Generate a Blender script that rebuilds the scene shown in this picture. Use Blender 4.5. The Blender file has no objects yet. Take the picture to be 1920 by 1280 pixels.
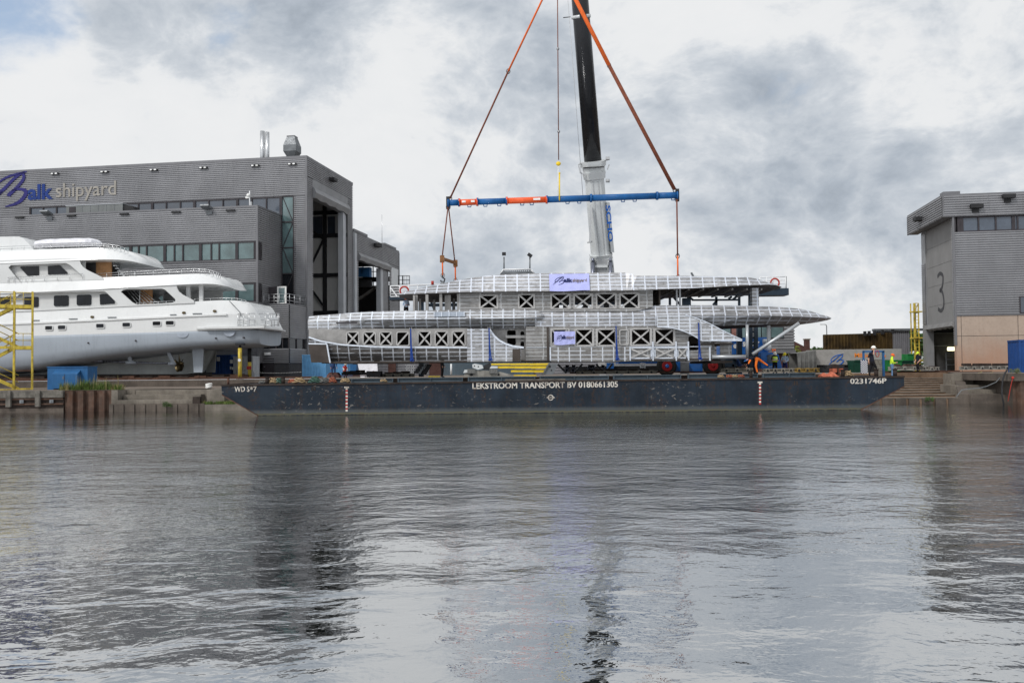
import bpy, bmesh, math, random
from mathutils import Vector, Matrix, geometry, noise
random.seed(7)
scene = bpy.context.scene
COL = scene.collection
rad = math.radians
# ---------------------------------------------------------------- camera
F = 1700.0; CAM_H = 2.6
PITCH = math.atan(52/F); ROLL = rad(0.55)
_f = Vector((0, math.cos(PITCH), math.sin(PITCH))); _u0 = Vector((0, -math.sin(PITCH), math.cos(PITCH))); _r0 = Vector((1, 0, 0))
_r = _r0*math.cos(ROLL) - _u0*math.sin(ROLL)
_u = _r0*math.sin(ROLL) + _u0*math.cos(ROLL)
CAM = Vector((0, 0, CAM_H))
cd = bpy.data.cameras.new('camera'); cam = bpy.data.objects.new('camera', cd); COL.objects.link(cam)
cd.sensor_width = 36; cd.lens = 36*F/1920; cd.clip_end = 9000; cd.clip_start = 0.1
m3 = Matrix((_r, _u, -_f)).transposed()
cam.matrix_world = Matrix.Translation(CAM) @ m3.to_4x4()
scene.camera = cam
# ---------------------------------------------------------------- world, sun, exposure
SUN_EL = rad(44); SUN_AZ = math.atan2(-0.62, -0.75)
SUN_DIR = Vector((math.sin(SUN_AZ)*math.cos(SUN_EL), math.cos(SUN_AZ)*math.cos(SUN_EL), math.sin(SUN_EL)))
scene.view_settings.view_transform = 'Standard'; scene.view_settings.look = 'None'
scene.view_settings.gamma = 1; scene.view_settings.use_curve_mapping = False
scene.view_settings.exposure = 0.0
SUN_STRENGTH = 2.1; SKY_STRENGTH = 0.1
def ray(px, py):
    return _f*F + _r*(px-960) + _u*(640-py)
def at(px, py, Y):
    d = ray(px, py); return CAM + d*(Y/d.y)
def atz(px, py, z):
    d = ray(px, py); return CAM + d*((z-CAM_H)/d.z)
sl = bpy.data.lights.new('sun', 'SUN'); sl.energy = SUN_STRENGTH; sl.angle = rad(9); sl.color = (1.0, 0.97, 0.93)
so = bpy.data.objects.new('sun', sl); COL.objects.link(so)
so.rotation_euler = (-SUN_DIR).to_track_quat('-Z', 'Y').to_euler(); so.location = (-40, -40, 60)

class NT:
    def __init__(s, tree): s.t = tree; s.n = tree.nodes; s.l = tree.links
    def node(s, typ, **k):
        n = s.n.new(typ)
        for a, b in k.items(): setattr(n, a, b)
        return n
    def put(s, sock, v):
        if isinstance(v, bpy.types.NodeSocket): s.l.new(v, sock)
        elif v is not None:
            if sock.type == 'RGBA' and not isinstance(v, (int, float)) and len(v) == 3: v = (*v, 1)
            sock.default_value = v
    def math(s, op, a, b=None, c=None, clamp=False):
        n = s.node('ShaderNodeMath', operation=op, use_clamp=clamp)
        s.put(n.inputs[0], a)
        if b is not None: s.put(n.inputs[1], b)
        if c is not None: s.put(n.inputs[2], c)
        return n.outputs[0]
    def vmath(s, op, a, b=None, sc=None):
        n = s.node('ShaderNodeVectorMath', operation=op); s.put(n.inputs[0], a)
        if b is not None: s.put(n.inputs[1], b)
        if sc is not None: s.put(n.inputs['Scale'], sc)
        return n.outputs['Value'] if op in ('DOT_PRODUCT', 'LENGTH', 'DISTANCE') else n.outputs[0]
    def noise(s, vec, scale, detail=4, rough=.55, dist=0, col=False):
        n = s.node('ShaderNodeTexNoise'); s.put(n.inputs['Vector'], vec); n.inputs['Scale'].default_value = scale
        n.inputs['Detail'].default_value = detail; n.inputs['Roughness'].default_value = rough; n.inputs['Distortion'].default_value = dist
        return n.outputs['Color' if col else 'Fac']
    def ss(s, v, a, b, lo=0, hi=1):
        n = s.node('ShaderNodeMapRange', interpolation_type='SMOOTHSTEP'); s.put(n.inputs[0], v)
        for i, q in zip((1, 2, 3, 4), (a, b, lo, hi)): s.put(n.inputs[i], q)
        return n.outputs[0]
    def mix(s, f, a, b, typ='MIX'):
        n = s.node('ShaderNodeMix', data_type='RGBA', blend_type=typ); s.put(n.inputs[0], f)
        s.put(n.inputs[6], a); s.put(n.inputs[7], b); return n.outputs[2]
    def scale(s, vec, v):
        return s.vmath('MULTIPLY', vec, v)

world = bpy.data.worlds.new('World'); scene.world = world; world.use_nodes = True
w = NT(world.node_tree); w.n.clear()
sky = w.node('ShaderNodeTexSky', sky_type='NISHITA', sun_disc=False, sun_elevation=SUN_EL, sun_rotation=SUN_AZ, air_density=1.0, dust_density=1.5)
tc = w.node('ShaderNodeTexCoord').outputs['Generated']
dirn = w.vmath('NORMALIZE', tc)
# clouds live on the sky as a function of direction only
flat = w.scale(dirn, (1.0, 1.0, 1.55))
wr1 = w.noise(flat, 3.0, 3, .5, 0, True)
warp = w.vmath('ADD', flat, w.vmath('SCALE', w.vmath('SUBTRACT', wr1, (.5, .5, .5)), sc=.14))
n_big = w.noise(warp, 3.2, 8, .55)
def billow(off, sc_, det):
    return w.math('ABSOLUTE', w.math('SUBTRACT', w.math('MULTIPLY', w.noise(w.vmath('ADD', warp, off), sc_, det, .58), 2.0), 1.0))
n_mid = w.math('ADD', w.math('MULTIPLY', w.noise(w.vmath('ADD', warp, (3.1, 1.7, .4)), 9.0, 9, .64), .55), w.math('ADD', w.math('MULTIPLY', billow((1.3, 4.2, 2.2), 7.0, 6), .75), w.math('MULTIPLY', billow((5.3, 1.2, 6.2), 15.0, 5), .35)))
n_fin = w.noise(w.vmath('ADD', warp, (7.1, 2.7, 5.4)), 20.0, 9, .66)
def blob(px, py, r, amp):
    c = ray(px, py).normalized(); rr = r/F
    d = w.vmath('DISTANCE', w.vmath('ADD', dirn, w.vmath('SCALE', w.vmath('SUBTRACT', wr1, (.5, .5, .5)), sc=.16)), tuple(c))
    return w.math('MULTIPLY', w.ss(d, 0.0, 1.35*rr, 1, 0), amp)
DARK = [(620, 110, 150, 0.29), (470, 90, 200, 0.17), (300, 70, 140, 0.17), (1330, 190, 218, 0.07), (1560, 200, 299, 0.10), (1270, 300, 299, 0.07), (1500, 330, 299, 0.10), (1080, 90, 229, 0.09), (1650, 350, 229, 0.08), (1330, 400, 184, 0.08),
        (900, 470, 180, 0.29), (860, 90, 180, 0.10), (1750, 270, 252, 0.04), (1500, 470, 184, 0.06), (1730, 30, 172, 0.04), (200, 20, 130, 0.13), (760, 480, 130, 0.12),
        (60, 180, 160, -.18), (170, 210, 150, -.22), (760, 130, 120, -.22), (800, 260, 170, -.22), (420, 260, 220, -.22), (1250, 30, 150, -.22), (1490, 40, 160, -.18), (1720, 140, 130, -.26), (1190, 450, 140, -.20), (1580, 560, 240, -.22), (650, 330, 120, -.08), (1620, 90, 90, -.08), (960, 290, 90, -.10), (1850, 160, 120, -.1), (80, 90, 90, -.22)]
dk = None
for b in DARK:
    o = blob(*b); dk = o if dk is None else w.math('ADD', dk, o)
thick = w.math('ADD', dk, w.math('ADD', w.math('MULTIPLY', n_big, .95), w.math('ADD', w.math('MULTIPLY', n_mid, .92), w.math('MULTIPLY', n_fin, .34))))
# thick cloud bases are grey, thin parts and edges bright
cl = w.node('ShaderNodeValToRGB'); w.put(cl.inputs[0], w.math('SUBTRACT', thick, .55))
el = cl.color_ramp.elements
el[0].position = .10; el[0].color = (.93, .94, .95, 1)
el[1].position = 1.0; el[1].color = (.38, .43, .495, 1)
for p, c in ((.36, (.90, .915, .93, 1)), (.46, (.80, .83, .865, 1)), (.58, (.66, .705, .76, 1)), (.80, (.49, .545, .615, 1))):
    e = el.new(p); e.color = c
gap = w.math('ADD', w.math('ADD', blob(20, -10, 110, .55), blob(1510, 618, 130, .26)), w.math('ADD', w.math('ADD', blob(430, 50, 90, .30), blob(1210, 400, 150, .16)), w.math('MULTIPLY', w.math('SUBTRACT', .5, n_big), 1.0)))
gapf = w.ss(w.math('ADD', gap, w.math('MULTIPLY', w.math('SUBTRACT', n_mid, .5), .6)), .14, .50)
sund = w.vmath('DOT_PRODUCT', dirn, tuple(SUN_DIR))
glow = w.ss(sund, 0.0, .98, 1.0, 1.35)
cloudcol = w.vmath('SCALE', cl.outputs[0], sc=w.math('MULTIPLY', glow, 1.0/SKY_STRENGTH*0.91))
final = w.mix(gapf, cloudcol, w.mix(.35, w.vmath('SCALE', sky.outputs[0], sc=1.6), (6.5, 7.4, 8.4)))
bg = w.node('ShaderNodeBackground'); w.put(bg.inputs[0], final); bg.inputs[1].default_value = SKY_STRENGTH
wo = w.node('ShaderNodeOutputWorld'); w.l.new(bg.outputs[0], wo.inputs[0])

# ---------------------------------------------------------------- materials
MATS = {}
def mat(name, color, rough=.6, metal=0., var=.18, scale=1.5, streak=0., rust=0., bump=0., bscale=30, emit=0, spec=.22, dark=None, fine=0., coat=0.):
    m = bpy.data.materials.new(name); m.use_nodes = True; t = NT(m.node_tree)
    p = t.n['Principled BSDF']
    geo = t.node('ShaderNodeNewGeometry').outputs['Position']
    c = (*color, 1)
    nz = t.noise(geo, scale, 6, .6)
    col = t.mix(t.ss(nz, .3, .72), tuple(min(1, x*(1+var)) for x in color), dark or tuple(x*(1-var) for x in color))
    if fine:
        col = t.mix(t.math('MULTIPLY', t.ss(t.noise(geo, scale*14, 3, .7), .45, .75), fine), col, tuple(x*.45 for x in color))
    if streak:
        sv = t.scale(geo, (3.2, 3.2, .22)); sn = t.noise(sv, 1.6, 6, .65)
        col = t.mix(t.math('MULTIPLY', t.ss(sn, .48, .72), streak), col, tuple(x*.42+.004 for x in color))
    if rust:
        rn = t.noise(geo, 1.9, 8, .7); r2 = t.noise(t.scale(geo, (4, 4, .8)), 1.3, 8, .7)
        rf = t.math('MULTIPLY', t.ss(t.math('ADD', t.math('MULTIPLY', rn, .5), t.math('MULTIPLY', r2, .5)), .52-.12*rust, .66-.05*rust), min(1, rust*1.2))
        rc = t.mix(t.noise(geo, 9, 4), (.11, .045, .022), (.055, .028, .018))
        col = t.mix(rf, col, rc)
    t.put(p.inputs['Base Color'], col)
    t.put(p.inputs['Roughness'], t.ss(t.noise(geo, scale*3, 4), .2, .8, max(.02, rough-.1), min(1, rough+.12)))
    p.inputs['Metallic'].default_value = metal
    p.inputs['Specular IOR Level'].default_value = spec
    if coat: p.inputs['Coat Weight'].default_value = coat; p.inputs['Coat Roughness'].default_value = .08
    if bump:
        b = t.node('ShaderNodeBump'); b.inputs['Strength'].default_value = bump; b.inputs['Distance'].default_value = .02
        t.put(b.inputs['Height'], t.noise(geo, bscale, 5, .6)); t.l.new(b.outputs[0], p.inputs['Normal'])
    if emit:
        p.inputs['Emission Color'].default_value = c; p.inputs['Emission Strength'].default_value = emit
    MATS[name] = m; return m
mat('clad', (.275, .275, .287), .42, .25, .10, .35, streak=.22)
mat('clad_dark', (.17, .17, .18), .5, .2, .1, .5, streak=.2)
mat('clad_light', (.25, .253, .262), .45, .2, .1, .35, streak=.25)
mat('trim', (.17, .17, .18), .45, .3, .08, .8)
mat('trim_light', (.42, .435, .46), .45, .1, .08, .8)
mat('frame_dark', (.045, .04, .045), .5)
mat('plinth', (.065, .065, .07), .8, 0, .15, 1.2, streak=.2)
mat('inner_panel', (.62, .61, .59), .8, 0, .08, .4, streak=.1)
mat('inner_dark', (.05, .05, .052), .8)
mat('white_steel', (.72, .73, .74), .45, 0, .06, 2, rust=.08)
mat('glass_teal', (.09, .145, .15), .08, 0, .35, .45, spec=1.0)
mat('glass_blue', (.06, .075, .10), .06, 0, .3, .35, spec=1.0)
mat('glass_black', (.008, .009, .012), .05, 0, .4, 1, spec=.32)
mat('yacht_white', (.69, .70, .70), .25, 0, .04, .25, streak=.08, coat=.2)
mat('yacht_white2', (.62, .63, .63), .4, 0, .04, .4, streak=.06)
mat('yacht_recess', (.55, .555, .55), .6, 0, .06, .5)
mat('unit_grey', (.17, .18, .18), .5, .1, .1, 1, streak=.2)
mat('wood_ply', (.35, .19, .09), .7, 0, .2, 2, streak=.3)
mat('tarp', (.70, .70, .74), .35, 0, .12, 2.5, bump=.6, bscale=3)
mat('steel_rail', (.55, .56, .57), .3, .8, .08, 3)
mat('yellow', (.60, .46, .07), .55, 0, .18, 1.5, rust=.62)
mat('yellow_clean', (.70, .50, .03), .45, 0, .1, 2, rust=.08)
mat('blue_box', (.022, .10, .24), .5, 0, .14, 1.2, streak=.25)
mat('blue_cont', (.012, .055, .20), .5, 0, .12, 1.2, streak=.25, rust=.08)
mat('blue_light', (.13, .34, .60), .55, 0, .12, 1.2, streak=.3, rust=.12)
mat('blue_crane', (.012, .11, .38), .35, 0, .06, 1.5, coat=.3)
mat('blue_pipe', (.012, .09, .26), .4, 0, .12, 3, rust=.08)
mat('orange_pipe', (.72, .11, .035), .45, 0, .12, 3)
mat('white_cont', (.50, .52, .54), .55, 0, .1, 1.2, streak=.3, rust=.1)
mat('concrete', (.175, .155, .13), .9, 0, .28, .9, streak=.35, fine=.5, bump=.5, bscale=14)
mat('concrete_dark', (.10, .083, .07), .92, 0, .3, .9, streak=.4, fine=.5, bump=.6, bscale=14)
mat('yard_ground', (.15, .122, .10), .92, 0, .25, .25, fine=.4, bump=.4, bscale=8)
mat('timber', (.13, .12, .105), .9, 0, .35, 2.5, streak=.5, fine=.6, bump=.8, bscale=20)
mat('sheetpile', (.085, .055, .042), .85, 0, .35, 1.6, streak=.6, rust=.6, bump=.5)
mat('step_brown', (.185, .125, .085), .92, 0, .3, 1.1, streak=.2, fine=.6, bump=.6, bscale=12)
mat('rust', (.085, .045, .032), .85, 0, .35, 2, fine=.5, bump=.6)
mat('rust_pink', (.22, .11, .095), .8, 0, .25, 2, fine=.4)
mat('rust_dark', (.035, .026, .022), .85, 0, .35, 2, fine=.4)
mat('beam_blue', (.085, .115, .14), .6, .1, .15, 1, streak=.2, rust=.18)
mat('beam_grey', (.24, .225, .19), .75, .1, .2, 1.3, streak=.3, rust=.3)
mat('beam_yellow', (.30, .20, .06), .75, .1, .3, 1.3, rust=.3)
mat('bogie', (.27, .26, .235), .75, .1, .25, 2, rust=.3)
mat('navy_steel', (.022, .035, .052), .5, .1, .15, 1.5)
mat('dark_steel', (.03, .03, .032), .6, .2, .2, 2)
mat('mid_steel', (.16, .17, .18), .5, .4, .2, 2)
mat('boom_black', (.018, .019, .022), .32, .2, .12, 1.2, coat=.25)
mat('boom_white', (.56, .58, .585), .35, 0, .05, .8, coat=.2)
mat('boom_grey', (.42, .43, .44), .4, .1, .06, .8)
mat('cylinder_steel', (.17, .18, .22), .25, .7, .05, 2)
mat('sling_orange', (.70, .135, .03), .8, 0, .12, 8, bump=.4)
mat('sling_brown', (.16, .050, .028), .85, 0, .2, 6, bump=.4)
mat('sling_blue', (.012, .045, .22), .8, 0, .15, 6, bump=.3)
mat('rust_orange', (.20, .095, .04), .75, 0, .3, 6)
mat('chain', (.06, .05, .045), .5, .6, .2, 8)
mat('shackle', (.30, .30, .31), .4, .8, .1, 8)
mat('tyre', (.014, .014, .014), .8)
mat('rim_red', (.24, .015, .016), .5)
mat('banner_blue', (.40, .42, .74), .75, 0, .05, 2.2, bump=.8, bscale=2.2)
mat('ink_navy', (.012, .018, .09), .7)
mat('ink_tan', (.17, .13, .10), .8)
mat('logo_blue', (.012, .035, .17), .45)
mat('logo_violet', (.022, .020, .13), .45)
mat('logo_grey', (.30, .28, .25), .5)
mat('paint_white', (.54, .51, .46), .75, 0, .2, 5, rust=.55)
mat('paint_white2', (.75, .75, .73), .7, 0, .1, 5)
mat('paint_red', (.30, .02, .02), .7, 0, .1, 5)
mat('red', (.34, .03, .02), .5)
mat('paint_blue', (.012, .10, .40), .5)
mat('orange_text', (.72, .22, .03), .7)
mat('brick_red', (.30, .09, .055), .85, 0, .25, 2, fine=.4)
mat('brick_dark', (.075, .038, .032), .85, 0, .25, 2, fine=.4)
mat('rooftile', (.36, .105, .06), .8, 0, .2, 1.6, streak=.2)
mat('hull_rust', (.055, .034, .010), .7, 0, .5, .8, streak=.3, dark=(.018, .012, .006))
mat('shed_grey', (.19, .19, .205), .7, 0, .12, .5, streak=.4)
mat('pink_concrete', (.42, .26, .19), .9, 0, .10, .30, streak=.16, fine=.3, dark=(.44, .37, .31))
mat('door_panel', (.235, .232, .23), .75, 0, .06, .5, streak=.12)
mat('block_grey', (.30, .29, .275), .9, 0, .12, 2, fine=.4)
mat('tarp_grey', (.12, .12, .115), .8, 0, .25, 1.5, streak=.5)
mat('green', (.02, .19, .05), .55)
mat('green_dark', (.01, .055, .035), .6)
mat('lamp_lit', (1.0, .90, .55), .5, emit=2.5)
mat('led', (.9, .9, .85), .3)
mat('antifoul', (.34, .38, .43), .55, 0, .05, .35, streak=.2)
mat('pink_hall', (.40, .335, .28), .9, 0, .08, .30, streak=.16, fine=.25)
mat('antifoul_low', (.36, .37, .365), .65, 0, .10, .4, streak=.3)
mat('skeg_grey', (.33, .35, .35), .7, 0, .12, .6, streak=.2)
mat('patch_grey', (.33, .37, .43), .6)
mat('bronze', (.11, .085, .045), .35, .8, .3, 5)
mat('skin', (.48, .27, .19), .6); mat('hair', (.05, .03, .02), .8)
mat('cloth_navy', (.012, .014, .024), .9); mat('cloth_black', (.010, .010, .012), .9)
mat('cloth_orange', (.90, .19, .025), .8); mat('hiviz', (.62, .85, .05), .75); mat('reflective', (.6, .62, .62), .4)
mat('cloth_blue', (.03, .06, .16), .9); mat('cloth_light', (.42, .52, .66), .85); mat('jeans', (.12, .21, .36), .9)
mat('boots', (.02, .016, .013), .8); mat('helmet_white', (.75, .73, .66), .35); mat('helmet_yellow', (.75, .62, .02), .35)
mat('helmet_blue', (.03, .16, .45), .35); mat('helmet_green', (.62, .80, .03), .35); mat('cloth_red', (.45, .05, .04), .85)
mat('rope_tan', (.33, .24, .14), .9, 0, .3, 9); mat('rope_green', (.06, .12, .095), .9, 0, .3, 9); mat('rope_orange', (.30, .10, .06), .9, 0, .3, 9)
mat('rope_grey', (.14, .14, .135), .9, 0, .3, 9); mat('canvas_orange', (.42, .12, .07), .85, 0, .2, 4)
mat('grass', (.085, .13, .030), .8, 0, .45, 3); mat('grass_dry', (.24, .21, .09), .9, 0, .3, 3); mat('moss', (.06, .075, .02), .95, 0, .4, 3, fine=.5)
mat('leaf_yellow', (.13, .14, .025), .8, 0, .4, 2); mat('leaf_green', (.045, .085, .022), .8, 0, .4, 1.5)
mat('bark', (.06, .045, .03), .9)
mat('hull_barge', (.017, .024, .034), .7, 0, .3, .6, streak=.4, spec=.12)

def barge_paint():
    m = MATS['hull_barge']; t = NT(m.node_tree); p = t.n['Principled BSDF']
    geo = t.node('ShaderNodeNewGeometry').outputs['Position']
    sep = t.node('ShaderNodeSeparateXYZ'); t.put(sep.inputs[0], geo); z = sep.outputs[2]
    base = p.inputs['Base Color'].links[0].from_socket
    # scuffs from fenders and ropes: bare bright scratches and brown rust runs
    n1 = t.noise(t.scale(geo, (1.0, 1.0, 1.6)), 3.2, 10, .75, .6)
    patchm = t.ss(t.noise(geo, .42, 3, .6), .44, .60)
    scr = t.math('MULTIPLY', t.ss(n1, .57, .65), t.math('MULTIPLY', patchm, .8))
    col = t.mix(scr, base, (.22, .20, .18))
    run = t.math('MULTIPLY', t.ss(t.noise(t.scale(geo, (2.2, 1, .18)), 1.0, 6, .65), .48, .62), t.ss(t.noise(geo, 6, 6, .7), .45, .6))
    col = t.mix(t.math('MULTIPLY', run, .6), col, (.045, .028, .02))
    # pale scum band and weed above the waterline, stays with the hull
    zz = t.math('ADD', z, t.math('MULTIPLY', t.math('SUBTRACT', t.noise(t.scale(geo, (3, 1, 1)), 1.5, 6, .7), .5), .16))
    band = t.math('MULTIPLY', t.ss(zz, .08, .16), t.ss(zz, .18, .42, 1, 0))
    col = t.mix(t.math('MULTIPLY', band, .35), col, (.15, .16, .155))
    weed = t.math('MULTIPLY', t.ss(zz, .0, .05), t.ss(zz, .1, .15, 1, 0))
    col = t.mix(t.math('MULTIPLY', weed, .8), col, (.105, .10, .065))
    spots = t.math('MULTIPLY', t.ss(t.noise(geo, 7, 4, .6), .70, .76), t.math('MULTIPLY', patchm, .6))
    col = t.mix(spots, col, (.5, .5, .48))
    t.put(p.inputs['Base Color'], col)
barge_paint()

def hall_stain():
    m = MATS['pink_hall']; t = NT(m.node_tree); p = t.n['Principled BSDF']; geo = t.node('ShaderNodeNewGeometry').outputs['Position']
    sep = t.node('ShaderNodeSeparateXYZ'); t.put(sep.inputs[0], geo); base = p.inputs['Base Color'].links[0].from_socket
    n = t.math('ADD', t.math('MULTIPLY', t.noise(geo, .45, 6, .6), 2.6), t.math('MULTIPLY', t.noise(t.scale(geo, (3, 3, .5)), 1.2, 5, .6), 1.3))
    f = t.ss(t.math('SUBTRACT', t.math('ADD', sep.outputs[2], n), 1.9), 2.2, 5.6, .85, .15)
    t.put(p.inputs['Base Color'], t.mix(f, base, (.37, .205, .135)))
hall_stain()
def alu_mat(name, px, pz, lw, base, weld, jitter=.10, metal=.55, offx=0, offz=0):
    """Mill-finish aluminium plating with ground-back weld seams over frames and longitudinals."""
    m = bpy.data.materials.new(name); m.use_nodes = True; t = NT(m.node_tree); p = t.n['Principled BSDF']
    geo = t.node('ShaderNodeNewGeometry').outputs['Position']
    sep = t.node('ShaderNodeSeparateXYZ'); t.put(sep.inputs[0], geo)
    wob = t.noise(geo, 2.6, 4, .6); wob2 = t.noise(geo, 9, 4, .6)
    def lines(v, pitch, off, width, k):
        a = t.math('ADD', t.math('DIVIDE', v, pitch), off)
        a = t.math('ADD', a, t.math('MULTIPLY', t.math('SUBTRACT', wob, .5), jitter*k))
        fr = t.math('ABSOLUTE', t.math('SUBTRACT', t.math('FRACT', a), .5))
        wv = t.math('ADD', width, t.math('MULTIPLY', t.math('SUBTRACT', wob2, .5), width*1.5))
        d = t.math('SUBTRACT', fr, wv)
        return t.ss(d, -.025, .02, 1, 0)
    lx = lines(sep.outputs[0], px, offx, lw/px*.5, 1.0)
    lz = lines(sep.outputs[2], pz, offz, lw/pz*.30, 1.0)
    # some seams stop part way
    lz = t.math('MULTIPLY', lz, t.ss(t.noise(t.scale(geo, (.9, 1, 3)), 1.2, 2), .36, .42))
    ln = t.math('MAXIMUM', lx, lz)
    b = t.mix(t.ss(t.noise(t.scale(geo, (1.2, 1, 2.5)), 1.4, 6, .6), .3, .7), tuple(x*1.15 for x in base), tuple(x*.72 for x in base))
    # every plate has its own mill tone
    fl = t.node('ShaderNodeCombineXYZ'); t.put(fl.inputs[0], t.math('FLOOR', t.math('ADD', t.math('DIVIDE', sep.outputs[0], px*2), offx))); t.put(fl.inputs[1], t.math('FLOOR', t.math('DIVIDE', sep.outputs[2], pz*3)))
    wn = t.node('ShaderNodeTexWhiteNoise', noise_dimensions='2D'); t.l.new(fl.outputs[0], wn.inputs['Vector'])
    b = t.mix(t.math('MULTIPLY', wn.outputs['Value'], .55), b, tuple(x*.50 for x in base))
    b = t.mix(t.math('MULTIPLY', t.ss(t.noise(geo, 5, 6, .7), .50, .66), .5), b, (.12, .105, .09))
    wc = t.mix(t.noise(geo, 14, 3), tuple(min(1, x*1.1) for x in weld), tuple(x*.8 for x in weld))
    t.put(p.inputs['Base Color'], t.mix(ln, b, wc))
    t.put(p.inputs['Metallic'], t.math('SUBTRACT', metal, t.math('MULTIPLY', ln, metal*.6)))
    t.put(p.inputs['Roughness'], t.math('ADD', t.math('MULTIPLY', wob2, .3), .33))
    bp = t.node('ShaderNodeBump'); bp.inputs['Strength'].default_value = .25; bp.inputs['Distance'].default_value = .03
    t.put(bp.inputs['Height'], t.math('ADD', t.math('MULTIPLY', ln, .4), t.noise(geo, 1.6, 3))); t.l.new(bp.outputs[0], p.inputs['Normal'])
    MATS[name] = m
alu_mat('alu_band', .72, .225, .085, (.38, .38, .39), (.62, .655, .73))
alu_mat('alu_band2', .68, .21, .085, (.44, .44, .45), (.68, .72, .79), offx=.3)
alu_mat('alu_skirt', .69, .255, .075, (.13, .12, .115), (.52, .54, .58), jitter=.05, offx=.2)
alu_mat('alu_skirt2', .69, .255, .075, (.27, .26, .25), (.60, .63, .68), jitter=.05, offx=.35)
alu_mat('alu_wall', 1.3, .235, .07, (.27, .262, .255), (.44, .45, .46), jitter=.14)
mat('alu_plain', (.30, .29, .28), .45, .55, .2, 1.5, fine=.25)
mat('alu_brace', (.42, .41, .40), .5, .4, .12, 4)
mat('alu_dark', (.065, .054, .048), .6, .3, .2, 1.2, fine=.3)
mat('alu_edge', (.62, .66, .73), .45, .3, .12, 6)
mat('alu_tube', (.42, .435, .45), .35, .5, .06, 3)

def water_mat():
    m = bpy.data.materials.new('water'); m.use_nodes = True; t = NT(m.node_tree); p = t.n['Principled BSDF']
    p.inputs['Base Color'].default_value = (.008, .010, .008, 1); p.inputs['Roughness'].default_value = .02
    p.inputs['IOR'].default_value = 2.1; p.inputs['Specular IOR Level'].default_value = .9
    geo = t.node('ShaderNodeNewGeometry').outputs['Position']
    sp = t.node('ShaderNodeSeparateXYZ'); t.put(sp.inputs[0], geo)
    wp = t.vmath('ADD', geo, t.vmath('SCALE', t.noise(geo, .25, 3, .5, 0, True), sc=1.2))
    n0 = t.noise(t.scale(wp, (.55, 1.0, 1)), .42, 2, .5)
    n1 = t.noise(t.scale(wp, (.80, 1.15, 1)), 1.7, 3, .5, .3)
    n2 = t.noise(t.scale(wp, (.95, 1.1, 1)), 5.0, 3, .55, .3)
    n3 = t.noise(t.scale(wp, (.8, 1.2, 1)), 14, 2, .5)
    patchy = t.ss(t.noise(t.scale(geo, (.35, 1, 1)), .10, 3, .5), .35, .65, .6, 1.3)
    far = t.ss(sp.outputs[1], 8, 34, .12, 1.0)
    chop = t.math('MULTIPLY', t.math('MULTIPLY', patchy, far), t.ss(sp.outputs[1], 26, 52, 1.0, .35))
    rg = t.math('SUBTRACT', 1.0, t.math('ABSOLUTE', t.math('SUBTRACT', t.math('MULTIPLY', t.noise(t.scale(wp, (.8, 1.25, 1)), 1.3, 2, .5, .4), 2.0), 1.0)))
    n1 = t.math('ADD', t.math('MULTIPLY', n1, .7), t.math('MULTIPLY', rg, .35))
    calm = t.ss(sp.outputs[1], 38, 52, 1.0, .22)
    n0 = t.math('MULTIPLY', n0, calm); n1 = t.math('MULTIPLY', n1, calm)
    h = t.math('ADD', t.math('MULTIPLY', n0, .10), t.math('MULTIPLY', n1, t.math('MULTIPLY', .06, t.ss(sp.outputs[1], 8, 30, .30, .8))))
    h = t.math('ADD', h, t.math('MULTIPLY', chop, t.math('ADD', t.math('MULTIPLY', n2, .038), t.math('MULTIPLY', n3, .006))))
    bp = t.node('ShaderNodeBump'); bp.inputs['Strength'].default_value = 1.0; bp.inputs['Distance'].default_value = 1.0
    t.put(bp.inputs['Height'], h); t.l.new(bp.outputs[0], p.inputs['Normal'])
    gl = t.node('ShaderNodeBsdfGlossy'); gl.inputs['Roughness'].default_value = .0; gl.inputs['Color'].default_value = (.90, .93, .96, 1); t.l.new(bp.outputs[0], gl.inputs['Normal'])
    mx = t.node('ShaderNodeMixShader'); mx.inputs[0].default_value = .45; t.l.new(p.outputs[0], mx.inputs[1]); t.l.new(gl.outputs[0], mx.inputs[2])
    t.l.new(mx.outputs[0], t.n['Material Output'].inputs['Surface'])
    MATS['water'] = m
water_mat()

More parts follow.
